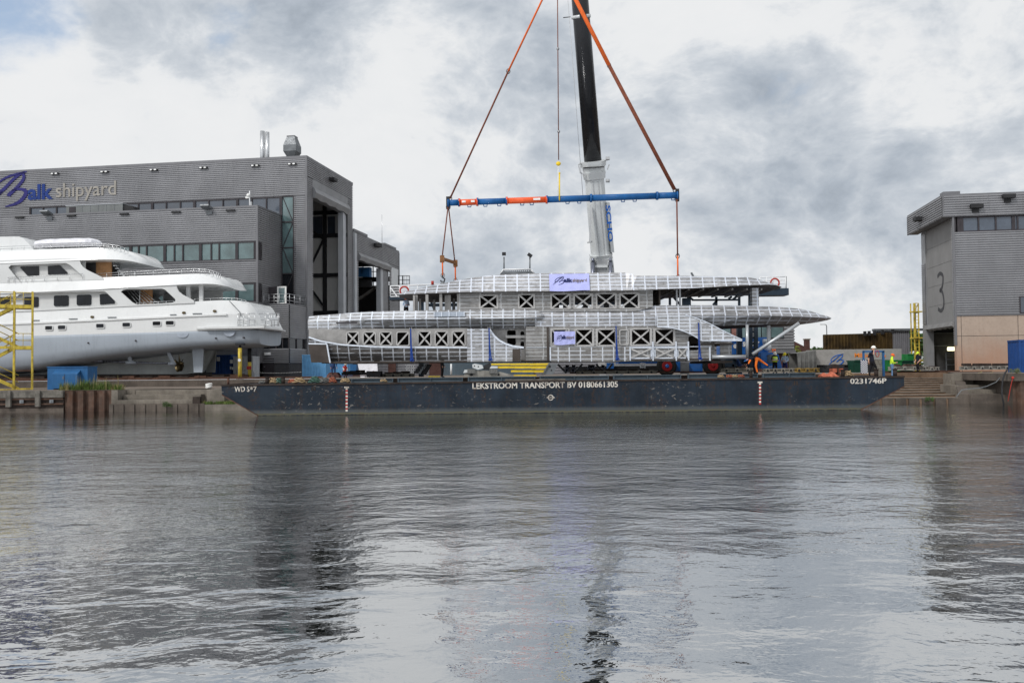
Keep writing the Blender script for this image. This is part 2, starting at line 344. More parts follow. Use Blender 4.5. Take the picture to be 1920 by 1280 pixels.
# ---------------------------------------------------------------- mesh builder
class MB:
    def __init__(s, M=None): s.v = []; s.f = []; s.mi = []; s.M = M; s.k = 0; s.smooth = set(); s.sharp = set()
    def add(s, vs, fs, smooth=False):
        b = len(s.v)
        for p in vs:
            p = Vector(p); s.v.append(s.M @ p if s.M else p)
        for f in fs:
            if smooth: s.smooth.add(len(s.f))
            s.f.append([b+i for i in f]); s.mi.append(s.k)
        return s
    def box(s, x0, x1, y0, y1, z0, z1):
        return s.add([(x0, y0, z0), (x1, y0, z0), (x1, y1, z0), (x0, y1, z0), (x0, y0, z1), (x1, y0, z1), (x1, y1, z1), (x0, y1, z1)],
                     [(0, 3, 2, 1), (4, 5, 6, 7), (0, 1, 5, 4), (1, 2, 6, 5), (2, 3, 7, 6), (3, 0, 4, 7)])
    def bar(s, p0, p1, w, h=None, up=(0, 0, 1)):
        h = h or w; p0 = Vector(p0); p1 = Vector(p1); d = (p1-p0)
        if d.length < 1e-6: return s
        d.normalize(); up = Vector(up)
        if abs(d.dot(up)) > .98: up = Vector((0, 1, 0))
        a = d.cross(up).normalized(); b = a.cross(d)
        vs = []
        for p in (p0, p1):
            for sx, sy in ((-1, -1), (1, -1), (1, 1), (-1, 1)): vs.append(p + a*(sx*w/2) + b*(sy*h/2))
        return s.add(vs, [(0, 3, 2, 1), (4, 5, 6, 7), (0, 1, 5, 4), (1, 2, 6, 5), (2, 3, 7, 6), (3, 0, 4, 7)])
    def tube(s, path, r, n=8, caps=True, closed=False, flat=1.0):
        path = [Vector(p) for p in path]; N = len(path); vs = []; prev = None
        for i, p in enumerate(path):
            if closed: d = path[(i+1) % N]-path[i-1]
            else: d = path[min(i+1, N-1)]-path[max(i-1, 0)]
            d.normalize()
            a = prev if prev is not None else (Vector((0, 0, 1)) if abs(d.z) < .9 else Vector((0, 1, 0)))
            a = (a - d*a.dot(d))
            if a.length < 1e-5: a = d.orthogonal()
            a.normalize(); prev = a; b = d.cross(a)
            rr = r[i] if isinstance(r, (list, tuple)) else r
            for j in range(n):
                t = 2*math.pi*j/n; vs.append(p + a*(rr*math.cos(t)) + b*(rr*flat*math.sin(t)))
        fs = []
        for i in range(N if closed else N-1):
            for j in range(n):
                k = (j+1) % n; i2 = (i+1) % N
                fs.append((i*n+j, i*n+k, i2*n+k, i2*n+j))
        s.add(vs, fs, True)
        if caps and not closed:
            b = len(s.v)-N*n
            s.f.append([b+j for j in range(n)][::-1]); s.mi.append(s.k)
            s.f.append([b+(N-1)*n+j for j in range(n)]); s.mi.append(s.k)
        return s
    def loft(s, rings, closed=True, caps=True, smooth=False):
        n = len(rings[0]); vs = [p for r in rings for p in r]; fs = []
        for i in range(len(rings)-1):
            for j in range(n if closed else n-1):
                k = (j+1) % n; fs.append((i*n+j, i*n+k, (i+1)*n+k, (i+1)*n+j))
        s.add(vs, fs, smooth)
        if caps and closed:
            b = len(s.v)-len(vs)
            s.f.append([b+j for j in range(n)][::-1]); s.mi.append(s.k)
            s.f.append([b+len(vs)-n+j for j in range(n)]); s.mi.append(s.k)
        return s
    def plate(s, loops, y0, y1, ax='xz'):
        """loops of (x,z): first is the outline, the rest are holes; thickness y0..y1"""
        def P(a, b, y): return (a, y, b) if ax == 'xz' else ((y, a, b) if ax == 'yz' else (a, b, y))
        flat = [p for l in loops for p in l]
        tri = geometry.tessellate_polygon([[Vector((p[0], p[1], 0)) for p in l] for l in loops])
        n = len(flat); vs = [P(a, b, y0) for a, b in flat] + [P(a, b, y1) for a, b in flat]
        fs = [tuple(t) for t in tri] + [tuple(n+i for i in t)[::-1] for t in tri]
        o = 0
        for l in loops:
            m = len(l)
            for i in range(m):
                j = (i+1) % m; fs.append((o+i, o+j, n+o+j, n+o+i))
            o += m
        return s.add(vs, fs)
    def sphere(s, c, r, nu=12, nv=8, sc=(1, 1, 1)):
        c = Vector(c); vs = []; fs = []
        for i in range(nv+1):
            th = math.pi*i/nv
            for j in range(nu):
                ph = 2*math.pi*j/nu
                vs.append(c + Vector((r*sc[0]*math.sin(th)*math.cos(ph), r*sc[1]*math.sin(th)*math.sin(ph), r*sc[2]*math.cos(th))))
        for i in range(nv):
            for j in range(nu):
                k = (j+1) % nu; fs.append((i*nu+j, (i+1)*nu+j, (i+1)*nu+k, i*nu+k))
        return s.add(vs, fs, True)
    def build(s, name, mats, parent=None, label=None):
        if isinstance(mats, str): mats = [mats]
        root = parent
        while root is not None and root.parent is not None: root = root.parent
        off = root.location.copy() if root is not None else Vector((0, 0, 0))
        me = bpy.data.meshes.new(name); me.from_pydata([tuple(v-off) for v in s.v], [], s.f)
        for m in mats: me.materials.append(MATS[m])
        for i, p in enumerate(me.polygons):
            p.material_index = s.mi[i]; p.use_smooth = i in s.smooth
        bm = bmesh.new(); bm.from_mesh(me)
        if s.sharp:
            for e in bm.edges:
                a_, b_ = e.verts[0].index, e.verts[1].index
                if (min(a_, b_), max(a_, b_)) in s.sharp: e.smooth = False
        bmesh.ops.recalc_face_normals(bm, faces=bm.faces); bm.to_mesh(me); bm.free()
        me.update()
        o = bpy.data.objects.new(name, me); COL.objects.link(o)
        if parent is not None: o.parent = parent
        if label: o['label'] = label
        return o
def thing(name, label, cat, loc=(0, 0, 0), group=None):
    o = bpy.data.objects.new(name, None); COL.objects.link(o); o.location = Vector(loc); o.empty_display_size = .3
    return tag(o, label, cat, group)
def tag(o, label=None, cat=None, group=None, kind=None):
    if label: o['label'] = label
    if cat: o['category'] = cat
    if group: o['group'] = group
    if kind: o['kind'] = kind
    return o
def copy_tree(o, parent=None, loc=None, rotz=None, label=None):
    c = o.copy(); COL.objects.link(c)
    if parent is not None: c.parent = parent
    if loc is not None: c.location = Vector(loc)
    if rotz is not None: c.rotation_euler = (0, 0, rotz)
    if label: c['label'] = label
    for ch in list(o.children): copy_tree(ch, c)
    return c
class Frame:
    """Local axes of a building: x along its front (to the right), y into depth, z up."""
    def __init__(s, O, ang):
        s.O = Vector(O); s.ex = Vector((math.cos(ang), -math.sin(ang), 0)); s.ey = Vector((math.sin(ang), math.cos(ang), 0))
        s.M = Matrix.Translation(s.O) @ Matrix((s.ex, s.ey, (0, 0, 1))).transposed().to_4x4()
        s.I = s.M.inverted()
    def _l(s, px, py):
        o = s.I @ CAM; d = s.I.to_3x3() @ ray(px, py); return o, d
    def hy(s, px, py, y=0):
        o, d = s._l(px, py); p = o + d*((y-o.y)/d.y); return p.x, p.z
    def hx(s, px, py, x=0):
        o, d = s._l(px, py); p = o + d*((x-o.x)/d.x); return p.y, p.z
def clad(mb, a, b, z0, z1, out, pitch=.2, depth=.10):
    """horizontal ribbed sheet between ground points a and b (local xy), outward normal out"""
    a = Vector((a[0], a[1], 0)); b = Vector((b[0], b[1], 0)); out = Vector((out[0], out[1], 0))
    prof = []; z = z0
    while z < z1-1e-4:
        for dz, o in ((0, 0), (.36, 0), (.42, depth), (.90, depth), (.97, 0)):
            zz = z+dz*pitch
            if zz < z1: prof.append((zz, o))
        z += pitch
    prof.append((z1, prof[-1][1]))
    n = len(prof); vs = [a+out*o+Vector((0, 0, z)) for z, o in prof] + [b+out*o+Vector((0, 0, z)) for z, o in prof]
    mb.add(vs, [(i, n+i, n+i+1, i+1) for i in range(n-1)])
def text_mesh(mb, txt, size, origin, ex, ez, bold=0., depth=.02, sx=1., align='LEFT', shear=0, spacing=1.):
    cu = bpy.data.curves.new('t', 'FONT'); cu.body = txt; cu.size = size; cu.offset = bold; cu.extrude = 0; cu.resolution_u = 3
    cu.align_x = align; cu.shear = shear; cu.space_character = spacing
    ob = bpy.data.objects.new('t', cu); COL.objects.link(ob)
    dg = bpy.context.evaluated_depsgraph_get(); dg.update()
    me = bpy.data.meshes.new_from_object(ob.evaluated_get(dg))
    origin = Vector(origin); ex = Vector(ex); ez = Vector(ez); n = ex.cross(ez)
    vs = [v.co.copy() for v in me.vertices]; fs = [tuple(p.vertices) for p in me.polygons]
    edges = {}
    for f in fs:
        for i in range(len(f)):
            e = (f[i], f[(i+1) % len(f)])
            if (e[1], e[0]) in edges: edges.pop((e[1], e[0]))
            else: edges[e] = 1
    N = len(vs)
    P = [origin + ex*(v.x*sx) + ez*v.y for v in vs] + [origin + ex*(v.x*sx) + ez*v.y + n*depth for v in vs]
    F2 = [f for f in fs] + [tuple(N+i for i in f)[::-1] for f in fs] + [(a, b, N+b, N+a) for a, b in edges]
    mb.add(P, F2); bpy.data.objects.remove(ob); bpy.data.curves.remove(cu); bpy.data.meshes.remove(me)
def ribbon(mb, pts, ws, origin, ex, ez, depth=.04, sub=6):
    """brush stroke: smooth path with changing width, raised off its surface"""
    P = []; W = []
    def cr(a, b, c, d, t): return .5*((2*b)+(-a+c)*t+(2*a-5*b+4*c-d)*t*t+(-a+3*b-3*c+d)*t**3)
    n = len(pts)
    for i in range(n-1):
        q = [pts[max(0, i-1)], pts[i], pts[i+1], pts[min(n-1, i+2)]]
        for k in range(sub):
            t = k/sub; P.append(Vector((cr(*[a[0] for a in q], t), cr(*[a[1] for a in q], t)))); W.append(ws[i]*(1-t)+ws[i+1]*t)
    P.append(Vector(pts[-1])); W.append(ws[-1])
    origin = Vector(origin); ex = Vector(ex); ez = Vector(ez); nn = ex.cross(ez).normalized()
    rings = []
    for i, p in enumerate(P):
        d = (P[min(i+1, len(P)-1)]-P[max(i-1, 0)]); d = d.normalized() if d.length > 1e-9 else Vector((1, 0)); nrm = Vector((-d.y, d.x))*(W[i]/2)
        a = p+nrm; b = p-nrm
        A = origin+ex*a.x+ez*a.y; B = origin+ex*b.x+ez*b.y
        rings.append([A, B, B+nn*depth, A+nn*depth])
    mb.loft(rings)
LOGO = [([(0, 0), (.16, .24), (.34, .42), (.47, .55), (.68, .80), (.89, .97), (1.0, 1.0)], [.02, .05, .075, .075, .065, .05, .02]),
        ([(.95, .99), (.78, .95), (.55, .88), (.36, .76), (.20, .56), (.18, .40), (.30, .36), (.42, .46)], [.03, .05, .05, .045, .04, .05, .05, .03]),
        ([(.89, .97), (.93, .85), (.87, .70), (.69, .47), (.58, .36), (.56, .30)], [.05, .07, .07, .07, .09, .09]),
        ([(.62, .45), (.76, .50), (.93, .47), (.98, .36), (.87, .17), (.70, .06), (.48, .0)], [.03, .05, .07, .09, .08, .06, .02])]
def logo_b(mb, origin, ex, ez, w, h, depth=.04, k=1.):
    """ex, ez are unit vectors; w,h size of the mark"""
    for pts, ws in LOGO:
        ribbon(mb, [(a*w, b*h) for a, b in pts], [x*w*k for x in ws], origin, ex, ez, depth)
# ================================================================ SETTING
YARD = 2.0; APRON = 1.45
ANG = rad(9.5)
mb = MB(); mb.add([(-900, -60, 0), (900, -60, 0), (900, 110, 0), (-900, 110, 0)], [(0, 1, 2, 3)])
tag(mb.build('water', 'water'), kind='structure')
# yard ground: one sheet out to the horizon, its edge following the quay; slipways cut into it
XS0, XS1 = -17.6, 29.2                      # between the two stretches of quay the slipways come down to the water
mb = MB()
mb.add([(-900, 61.8, APRON), (-26.8, 61.8, APRON), (-26.8, 63.8, APRON), (-15.8, 63.8, APRON), (-15.8, 75.2, APRON), (-900, 75.2, APRON)], [(0, 1, 2, 3, 4, 5)])
tag(mb.build('quay_apron', 'yard_ground'), kind='structure')
mb = MB()
mb.add([(-900, 75.2, YARD), (-15.8, 75.2, YARD), (-15.8, 67, YARD), (14, 67, YARD), (14, 78.3, YARD), (37.6, 78.3, YARD), (32.3, 66.2, YARD), (32.5, 66.2, YARD), (32.5, 60.1, YARD), (900, 60.1, YARD), (4000, 6000, YARD), (-4000, 6000, YARD)],
       [tuple(range(12))])
tag(mb.build('yard', 'yard_ground'), kind='structure')

mb = MB(); mb.box(-60, -27.0, 61.9, 64.39, -.8, APRON-.014); mb.box(-60, -15.9, 64.4, 75.1, -.8, APRON-.012); mb.box(-15.8, 14, 67.05, 70, -.8, YARD-.012); mb.box(33.3, 60, 60.25, 66.3, -.8, 1.5); mb.box(35.2, 60, 66.55, 68, -.8, YARD-.012)
tag(mb.build('quay_ground', 'concrete_dark'), kind='structure')
# ---- low concrete curb behind the apron (left)
mb = MB(); mb.box(-70, -15.8, 74.6, 75.25, APRON-.3, YARD-.02)
t = mb.build('curb_wall', 'concrete_dark'); tag(t, 'long low concrete kerb wall carrying the slipway rails under the white yacht', 'kerb wall')

# ---- left quay: timber fender wall with rusty piles
XT = -30.45
t = thing('timber_fender', 'weathered timber fender beams with square bolts on the quay edge at far left', 'quay wall', (-33, 61.5, 0))
mb = MB(); mb.box(-60, XT, 61.45, 61.8, .98, 1.45); mb.build('top_beam', 'timber', t)
mb = MB(); mb.box(-60, XT, 61.62, 61.85, -.6, .98); mb.build('back_sheet', 'rust_dark', t)
mb = MB(); mb.box(-60, XT, 61.5, 61.66, .50, .60); mb.build('waling', 'sheetpile', t)
mb = MB(); mb.box(-60, XT, 61.5, 61.66, .84, .94); mb.build('waling', 'sheetpile', t)
for px in (15, 70, -40, -95):
    x = at(px, 745, 61.3).x
    mb = MB(); mb.box(x-.16, x+.16, 61.28, 61.46, .38, 1.47); mb.build('fender_post', 'timber', t)
for px in (41, 97):
    x = at(px, 750, 61.5).x; mb = MB(); mb.box(x-.13, x+.13, 61.44, 61.52, .62, .84)
    mb.tube([(x, 61.46, .73), (x, 61.38, .73)], .05); mb.build('anchor_plate', 'mid_steel', t)
mb = MB(); mb.box(-60, XT, 61.55, 61.7, -.6, .26); mb.build('footing', 'concrete_dark', t)
def sheet_pile(name, x0, x1, y, z0, z1, label, pitch=.6, dep=.28):
    mb = MB(); pr = []; x = x0
    while x < x1:
        for dx, o in ((0, 0), (.32, 0), (.42, -dep), (.9, -dep)): 
            if x+dx*pitch*1.0 < x1: pr.append((x+dx*pitch, y+o))
        x += pitch
    pr.append((x1, y))
    n = len(pr); vs = [(a, b, z0) for a, b in pr]+[(a, b, z1) for a, b in pr] + [(a, b+.03, z0) for a, b in pr]+[(a, b+.03, z1) for a, b in pr]
    mb.add(vs, [(i, i+1, n+i+1, n+i) for i in range(n-1)] + [(2*n+i, 2*n+i+1, 3*n+i+1, 3*n+i) for i in range(n-1)] + [(n+i, n+i+1, 3*n+i+1, 3*n+i) for i in range(n-1)])
    o = mb.build(name, 'sheetpile'); tag(o, label, 'sheet piling'); return o
sheet_pile('sheet_piling', XT+.02, -27.25, 61.7, -.6, 1.42, 'rusty steel sheet piling of the quay below the grass tuft', .72, .26)
# ---- landing steps left
def steps(name, label, specs, m='concrete'):
    t = thing(name, label, 'quay steps', ((specs[0][0]+specs[0][1])/2, specs[0][2], 0))
    for (x0, x1, y0, y1, z0, z1) in specs:
        mb = MB(); mb.box(x0, x1, y0, y1, z0, z1); mb.build('step', m, t)
    return t
t = steps('landing_steps', 'broad concrete landing steps in the left quay between sheet piling and barge bow',
      [(-26.8, -21.7, 61.55, 62.3, -.6, .76), (-26.7, -21.4, 62.3, 63.05, -.6, 1.09), (-26.2, -20.9, 63.05, 63.85, -.6, 1.40)])
mb = MB(); mb.box(-27.23, -26.8, 61.62, 64.4, -.6, 1.44); mb.box(-26.79, -26.21, 63.0, 64.38, -.6, 1.435); mb.build('side_wall', 'concrete', t)
mb = MB(); mb.box(-27.23, -20.8, 61.28, 61.54, -.6, .50)
for i in range(9): mb.box(-27.2+i*.72, -26.94+i*.72, 61.20, 61.3, -.4, .47)
mb.build('toe_wall', 'concrete_dark', t)
mb = MB(); mb.box(-21.6, -21.1, 61.3, 61.6, -.6, .95); mb.build('corner_pile', 'rust_dark', t)
t = steps('landing_steps', 'narrow concrete steps close behind the raked left end of the barge',
      [(-20.8, -10.5, 61.3, 62.2, -.6, .42), (-19.6, -10.5, 62.2, 63.0, -.6, .68), (-19.3, -10.5, 63.0, 63.8, -.6, .95), (-19.1, -10.5, 63.8, 66.2, -.6, 1.22), (-18.9, -10.5, 66.2, 68, -.6, 1.42)])
mb = MB(); mb.box(-20.85, -19.65, 61.9, 64.4, -.6, 1.43); mb.build('side_wall', 'concrete', t)
mb = MB(); mb.box(-16.3, -15.8, 67, 75.2, -.6, 1.97); mb.build('end_wall', 'concrete_dark', t)
# ---- wide stepped slipway on the right
n = 9; DY = 1.87; yb = [61.5 + i*DY for i in range(n+1)]; xr = lambda y: 30.2+(y-61.5)*.442
t = thing('slipway_steps', 'wide worn brown steps down to the water beyond the right end of the barge', 'slipway steps', (22, 61.5, 0))
for i in range(n):
    z = .41+i*.14; a, b = yb[i], yb[i+1]+.02
    def prism(y0, y1, z0, z1, name, m):
        mb = MB(); mb.add([(14, y0, z0), (xr(y0), y0, z0), (xr(y1), y1, z0), (14, y1, z0), (14, y0, z1), (xr(y0), y0, z1), (xr(y1), y1, z1), (14, y1, z1)], [(0, 3, 2, 1), (4, 5, 6, 7), (0, 1, 5, 4), (1, 2, 6, 5), (2, 3, 7, 6), (3, 0, 4, 7)]); mb.build(name, m, t)
    prism(a, b, -.6, z, 'step', 'step_brown'); prism(a-.05, a+.12, z-.045, z+.02, 'nosing', 'concrete')
prism(78.2, 79, -.6, 1.985, 'top_kerb', 'step_brown')
mb = MB()
for i in range(18): mb.box(14.2+i*.9, 14.9+i*.9, 61.38, 61.5, -.6, .36)
mb.build('toe_wall', 'concrete_dark', t)
# ---- right quay blocks
def X(px, py, Y): return at(px, py, Y).x
t = thing('quay_wall', 'stepped concrete quay wall with dark stains below the pink hall wall', 'quay wall', (32, 61, 0))
mb = MB(); mb.box(30.9, 33.6, 61.2, 62.5, -.6, .60); mb.build('lower_block', 'concrete_dark', t)
mb = MB(); mb.box(30.9, 33.4, 62.5, 63.8, -.6, .90); mb.build('step', 'concrete', t)
mb = MB(); mb.box(31.1, 33.3, 63.8, 66.0, -.6, 1.18); mb.build('step', 'concrete', t)
mb = MB(); mb.add([(xr(y)+dx, y, z) for y in (61.5, 78.3) for dx in (0, .7) for z in (-.6, )]+[(xr(61.5), 61.5, .62), (xr(61.5)+.7, 61.5, .62), (xr(66), 66, 1.55), (xr(66)+.7, 66, 1.55), (xr(66), 66, 1.985), (xr(66)+.7, 66, 1.985), (xr(78.3), 78.3, 1.985), (xr(78.3)+.7, 78.3, 1.985)],
    [(0, 2, 10, 8, 6, 4), (1, 3, 11, 9, 7, 5), (4, 5, 7, 6), (6, 7, 9, 8), (8, 9, 11, 10), (0, 1, 5, 4)]); mb.build('cheek_wall', 'concrete_dark', t)
mb = MB(); mb.box(32.3, 35.2, 66.0, 66.6, 1.0, 1.985); mb.box(31.6, 33.5, 65.6, 66.3, -.6, 1.52); mb.box(31.75, 32.6, 65.55, 66.9, 1.0, 1.978); mb.build('coping', 'concrete', t)
sheet_pile('sheet_piling', 33.0, 60, 59.9, -.6, 1.55, 'dark sheet piling of the quay at the right edge of the photo', .8, .3)
mb = MB(); mb.box(32.5, 60, 59.5, 66.5, 1.52, 1.992); t = mb.build('quay_coping', 'concrete_dark'); tag(t, 'thick concrete coping on the right quay carrying the blue container', 'quay coping')
mb = MB(); p = [(1889, 692), (1884, 700), (1880, 712), (1878.5, 728), (1879, 742), (1882, 758)]
mb.tube([at(a, b, 59.4) for a, b in p], .055, 8); tag(mb.build('hose', 'dark_steel'), 'thick black hose hanging down the right quay wall', 'hose')
mb = MB(); p = [(1878, 704), (1868, 716), (1850, 724), (1838, 727), (1815, 729), (1803, 731), (1796, 740), (1792, 745)]
mb.tube([at(a, b, 60.5) for a, b in p], .03, 6); tag(mb.build('hose', 'mid_steel'), 'thin grey hose lying across the right quay steps', 'hose')
mb = MB(); p = [(1899, 708), (1896, 720), (1893, 735), (1890, 752)]
mb.tube([at(a, b, 59.4) for a, b in p], .022, 6); mb.sphere(at(1899, 708, 59.4), .09); tag(mb.build('rope', 'red'), 'thin faded red rope hanging on the right quay', 'rope')

# ================================================================ MAIN SHIPYARD BUILDING
A = at(575, 700, 92); BF = Frame((A.x, 92, 0), ANG)
B = thing('shipyard_building', 'big grey ribbed shipyard hall and office wing with a sign, behind the white yacht', 'building', (A.x, 92, YARD))
ztop = BF.hy(574, 297)[1]; xw = BF.hy(482, 388, -5.46); xR = xw[0]; zwing = xw[1]
LEFT = -75.0
zs1 = BF.hy(516, 369)[1]; zs0 = BF.hy(520, 404)[1]; xs0 = BF.hy(56, 386)[0]; xg0 = BF.hy(527, 400)[0]; xg1 = BF.hy(552, 400)[0]
yE = BF.hx(660, 346)[0]
z3t = BF.hx(660, 346)[1]
mb = MB(BF.M)
clad(mb, (LEFT, 0), (0, 0), zs1, ztop, (0, -1))
clad(mb, (LEFT, 0), (xs0, 0), zs0-1, zs1, (0, -1))
clad(mb, (LEFT, 0), (xg0, 0), YARD, zs0, (0, -1))
clad(mb, (xg1, 0), (0, 0), YARD, zs1, (0, -1))
mb.build('front_wall', 'clad', B)
# side face with the great door
yo0 = BF.hx(585, 336)[0]; zo = BF.hx(585, 336)[1]; yo1 = BF.hx(650.5, 371)[0]
mb = MB(BF.M)
clad(mb, (0, 0), (0, yE), zo, ztop, (1, 0)); clad(mb, (0, 0), (0, yo0), YARD, zo, (1, 0)); clad(mb, (0, yo1), (0, yE), YARD, zo, (1, 0))
mb.build('gable_wall', 'clad', B)
mb = MB(BF.M); mb.box(LEFT, .12, -.12, .4, ztop, ztop+.28); mb.box(-.4, .12, .4, yE, ztop, ztop+.28); mb.box(LEFT, -.4, yE-.4, yE, ztop, ztop+.2); mb.build('roof_trim', 'trim', B)
mb = MB(BF.M); mb.box(LEFT, -.4, .4, yE-.4, ztop-.3, ztop-.05); mb.build('roof', 'inner_dark', B)
mb = MB(BF.M); mb.box(-.06, .13, -.13, .06, YARD, ztop); mb.build('corner_trim', 'trim', B)
for px in (28, 115, 265, 425, 512):
    x = BF.hy(px, 345)[0]; mb = MB(BF.M); mb.box(x-.02, x+.02, -.062, -.05, zs1, ztop-.01); mb.build('panel_joint', 'clad_dark', B)
# strip windows above the wing
def windows(x0, x1, z0, z1, y, n, pm, wide=.12, fm='frame_dark', base=None, groups=None, B=B, M=BF.M):
    f = MB(M); f.box(x0, x1, y-.02, y+.12, z0, z0+.12); f.box(x0, x1, y-.02, y+.12, z1-.12, z1)
    xs = [x0+(x1-x0)*i/n for i in range(n+1)] if groups is None else groups
    for i, x in enumerate(xs):
        ww = wide*(2.2 if (i % 3 == 0) else 1)
        f.box(max(x0, x-ww/2), min(x1, x+ww/2), y-.05, y+.12, z0+.001, z1-.001)
    fo = f.build('window_frame', fm, B)
    for a, b in zip(xs[:-1], xs[1:]):
        g = MB(M); g.box(a+wide/2, b-wide/2, y+.05, y+.07, z0+.12, z1-.12); g.build('pane', pm, fo)
windows(xs0, xg0, zs0-1.0, zs1, .0, 18, 'glass_blue')
# stair glazing
f = MB(BF.M); 
for x in (xg0, xg1): f.box(x-.14, x+.14, -.08, .1, YARD, zs1)
nlev = 7
for i in range(nlev+1):
    z = YARD+(zs1-YARD)*i/nlev; f.box(xg0+.14, xg1-.14, -.05, .1, z-.06, z+.06)
fo = f.build('stair_glazing_frame', 'frame_dark', B)
for i in range(nlev):
    z = YARD+(zs1-YARD)*i/nlev; z2 = YARD+(zs1-YARD)*(i+1)/nlev
    g = MB(BF.M); g.box(xg0+.14, xg1-.14, .03, .05, z+.06, z2-.06); g.build('pane', 'glass_teal' if i > 3 else 'glass_black', fo)
    g = MB(BF.M)
    if i % 2: g.bar((xg0+.2, .0, z+.1), (xg1-.2, .0, z2-.1), .07)
    else: g.bar((xg1-.2, .0, z+.1), (xg0+.2, .0, z2-.1), .07)
    g.build('brace', 'frame_dark', fo)
# office wing
y0 = -5.46
zr1 = BF.hy(475, 452, y0)[1]; zr0 = BF.hy(475, 487, y0)[1]; zq1 = BF.hy(475, 530, y0)[1]; zq0 = BF.hy(475, 566, y0)[1]
x475 = BF.hy(477, 470, y0)[0]; x60 = BF.hy(40, 470, y0)[0]
mb = MB(BF.M)
clad(mb, (LEFT, y0), (xR, y0), zr1, zwing, (0, -1)); clad(mb, (LEFT, y0), (xR, y0), zq1, zr0, (0, -1)); clad(mb, (LEFT, y0), (xR, y0), YARD+1.4, zq0, (0, -1))
clad(mb, (xR, y0+.9), (xR, 0), zq1, zr1, (1, 0)); clad(mb, (xR, y0), (xR, 0), zr1, zwing, (1, 0)); clad(mb, (xR, y0), (xR, 0), YARD+1.4, zq0, (1, 0)); clad(mb, (xR, y0), (xR, y0+.9), zq1, zr0, (1, 0)); clad(mb, (xR, y0+.9), (xR, 0), zq0, zq1, (1, 0))
mb.build('wing_wall', 'clad', B)
mb = MB(BF.M); mb.box(LEFT, xR+.1, y0-.1, y0+.3, zwing, zwing+.16); mb.box(xR-.3, xR+.1, y0+.3, 0, zwing, zwing+.16); mb.box(LEFT, xR-.3, y0+.3, -.1, zwing-.4, zwing-.25); mb.build('wing_roof', 'trim', B)
mb = MB(BF.M); mb.box(xR-.05, xR+.12, y0-.12, y0+.05, YARD, zwing); mb.build('corner_trim', 'trim', B)
mb = MB(BF.M); mb.box(LEFT, xR-.01, y0+.01, y0+.3, YARD, YARD+1.4); mb.build('plinth', 'plinth', B)
mb = MB(BF.M); mb.box(x475, xR+.02, y0-.02, y0+.3, zr0, zr1); mb.box(x475, xR+.02, y0-.02, y0+.3, zq0, zq1)
for i in range(8):
    for (a, b) in ((zr0, zr1), (zq0, zq1)):
        z = a+(b-a)*(i+.5)/8; mb.box(xR+.0, xR+.06, y0+.3, y0+.9, z-.04, z+.04)
mb.box(xR-.1, xR, y0+.3, y0+.9, zr0, zr1); mb.box(xR-.1, xR, y0+.3, y0+.9, zq0, zq1)
mb.build('louvre_panel', 'frame_dark', B)
def wing_windows(zz0, zz1):
    xs = [BF.hy(p, 470, y0)[0] for p in (40, 75, 110, 145, 180, 212, 245, 260, 275, 309, 327, 343, 376, 396, 411, 444, 477)]
    windows(xs[0], xs[-1], zz0, zz1, y0, 1, 'glass_teal', .13, groups=xs)
wing_windows(zr0, zr1); wing_windows(zq0, zq1)
mb = MB(BF.M)
for z in (zr0, zq0): mb.box(x60, xR, y0-.10, y0-.052, z-.12, z+.02)
mb.build('window_sill', 'trim', B)
# lower block with terrace
y1 = -4.3; xL = BF.hy(542, 570, y1)[0]; zL = BF.hy(542, 570, y1)[1]; zg1 = BF.hy(530, 634, y1)[1]; zg0 = BF.hy(530, 653, y1)[1]; zp = BF.hy(530, 681, y1)[1]
mb = MB(BF.M)
clad(mb, (xR, y1), (xL, y1), zg1, zL, (0, -1)); clad(mb, (xR, y1), (xL, y1), zp, zg0, (0, -1)); clad(mb, (xL, y1), (xL, -.1), zp, zg0, (1, 0)); clad(mb, (xL, y1), (xL, -.1), zg1, zL, (1, 0))
mb.build('lower_block_wall', 'clad', B)
mb = MB(BF.M); mb.box(xR, xL-.02, y1+.02, y1+.3, YARD, zp); mb.box(xL-.3, xL-.02, y1+.3, -.05, YARD, zp); mb.build('plinth', 'plinth', B)
mb = MB(BF.M); mb.box(xR, xL-.1, y1+.1, y1+.2, zg0, zg1); mb.box(xL-.2, xL-.1, y1+.2, -.1, zg0, zg1); g = mb.build('corner_window', 'glass_black', B)
mb = MB(BF.M)
for i in range(4): x = xR+(xL-xR)*i/4; mb.box(x-.05, x+.05, y1+.02, y1+.1, zg0, zg1)
mb.box(xL-.10, xL+.03, y1-.03, y1+.10, zg0, zg1)
for yy in (y1+1.9, y1+3.7): mb.box(xL-.1, xL-.02, yy, yy+.1, zg0, zg1)
mb.build('mullion', 'frame_dark', g)
mb = MB(BF.M); mb.box(xR, xL+.05, y1-.05, -.05, zL-.02, zL+.08); mb.build('terrace_floor', 'trim', B)
mb = MB(BF.M)
for i in range(6):
    x = xR+.1+(xL-xR-.1)*i/5; mb.tube([(x, y1+.1, zL), (x, y1+.1, zL+1.0)], .025, 6)
for k in (.35, .68, 1.0): mb.tube([(xR+.1, y1+.1, zL+k), (xL-.05, y1+.1, zL+k), (xL-.05, -.1, zL+k)], .02, 6)
for i in range(1, 4): mb.tube([(xL-.05, y1+i*1.4, zL), (xL-.05, y1+i*1.4, zL+1)], .025, 6)
mb.build('terrace_rail', 'steel_rail', B)
xd0, zd1 = BF.hy(494, 671, y1); xd1 = BF.hy(514, 671, y1)[0]
mb = MB(BF.M); mb.box(xd0, xd1, y1-.05, y1+.01, YARD, zd1); d = mb.build('door', 'frame_dark', B)
mb = MB(BF.M); mb.box(xd0+.10, xd0+.2, y1-.12, y1-.05, YARD+1, YARD+1.12); mb.build('handle', 'steel_rail', d)
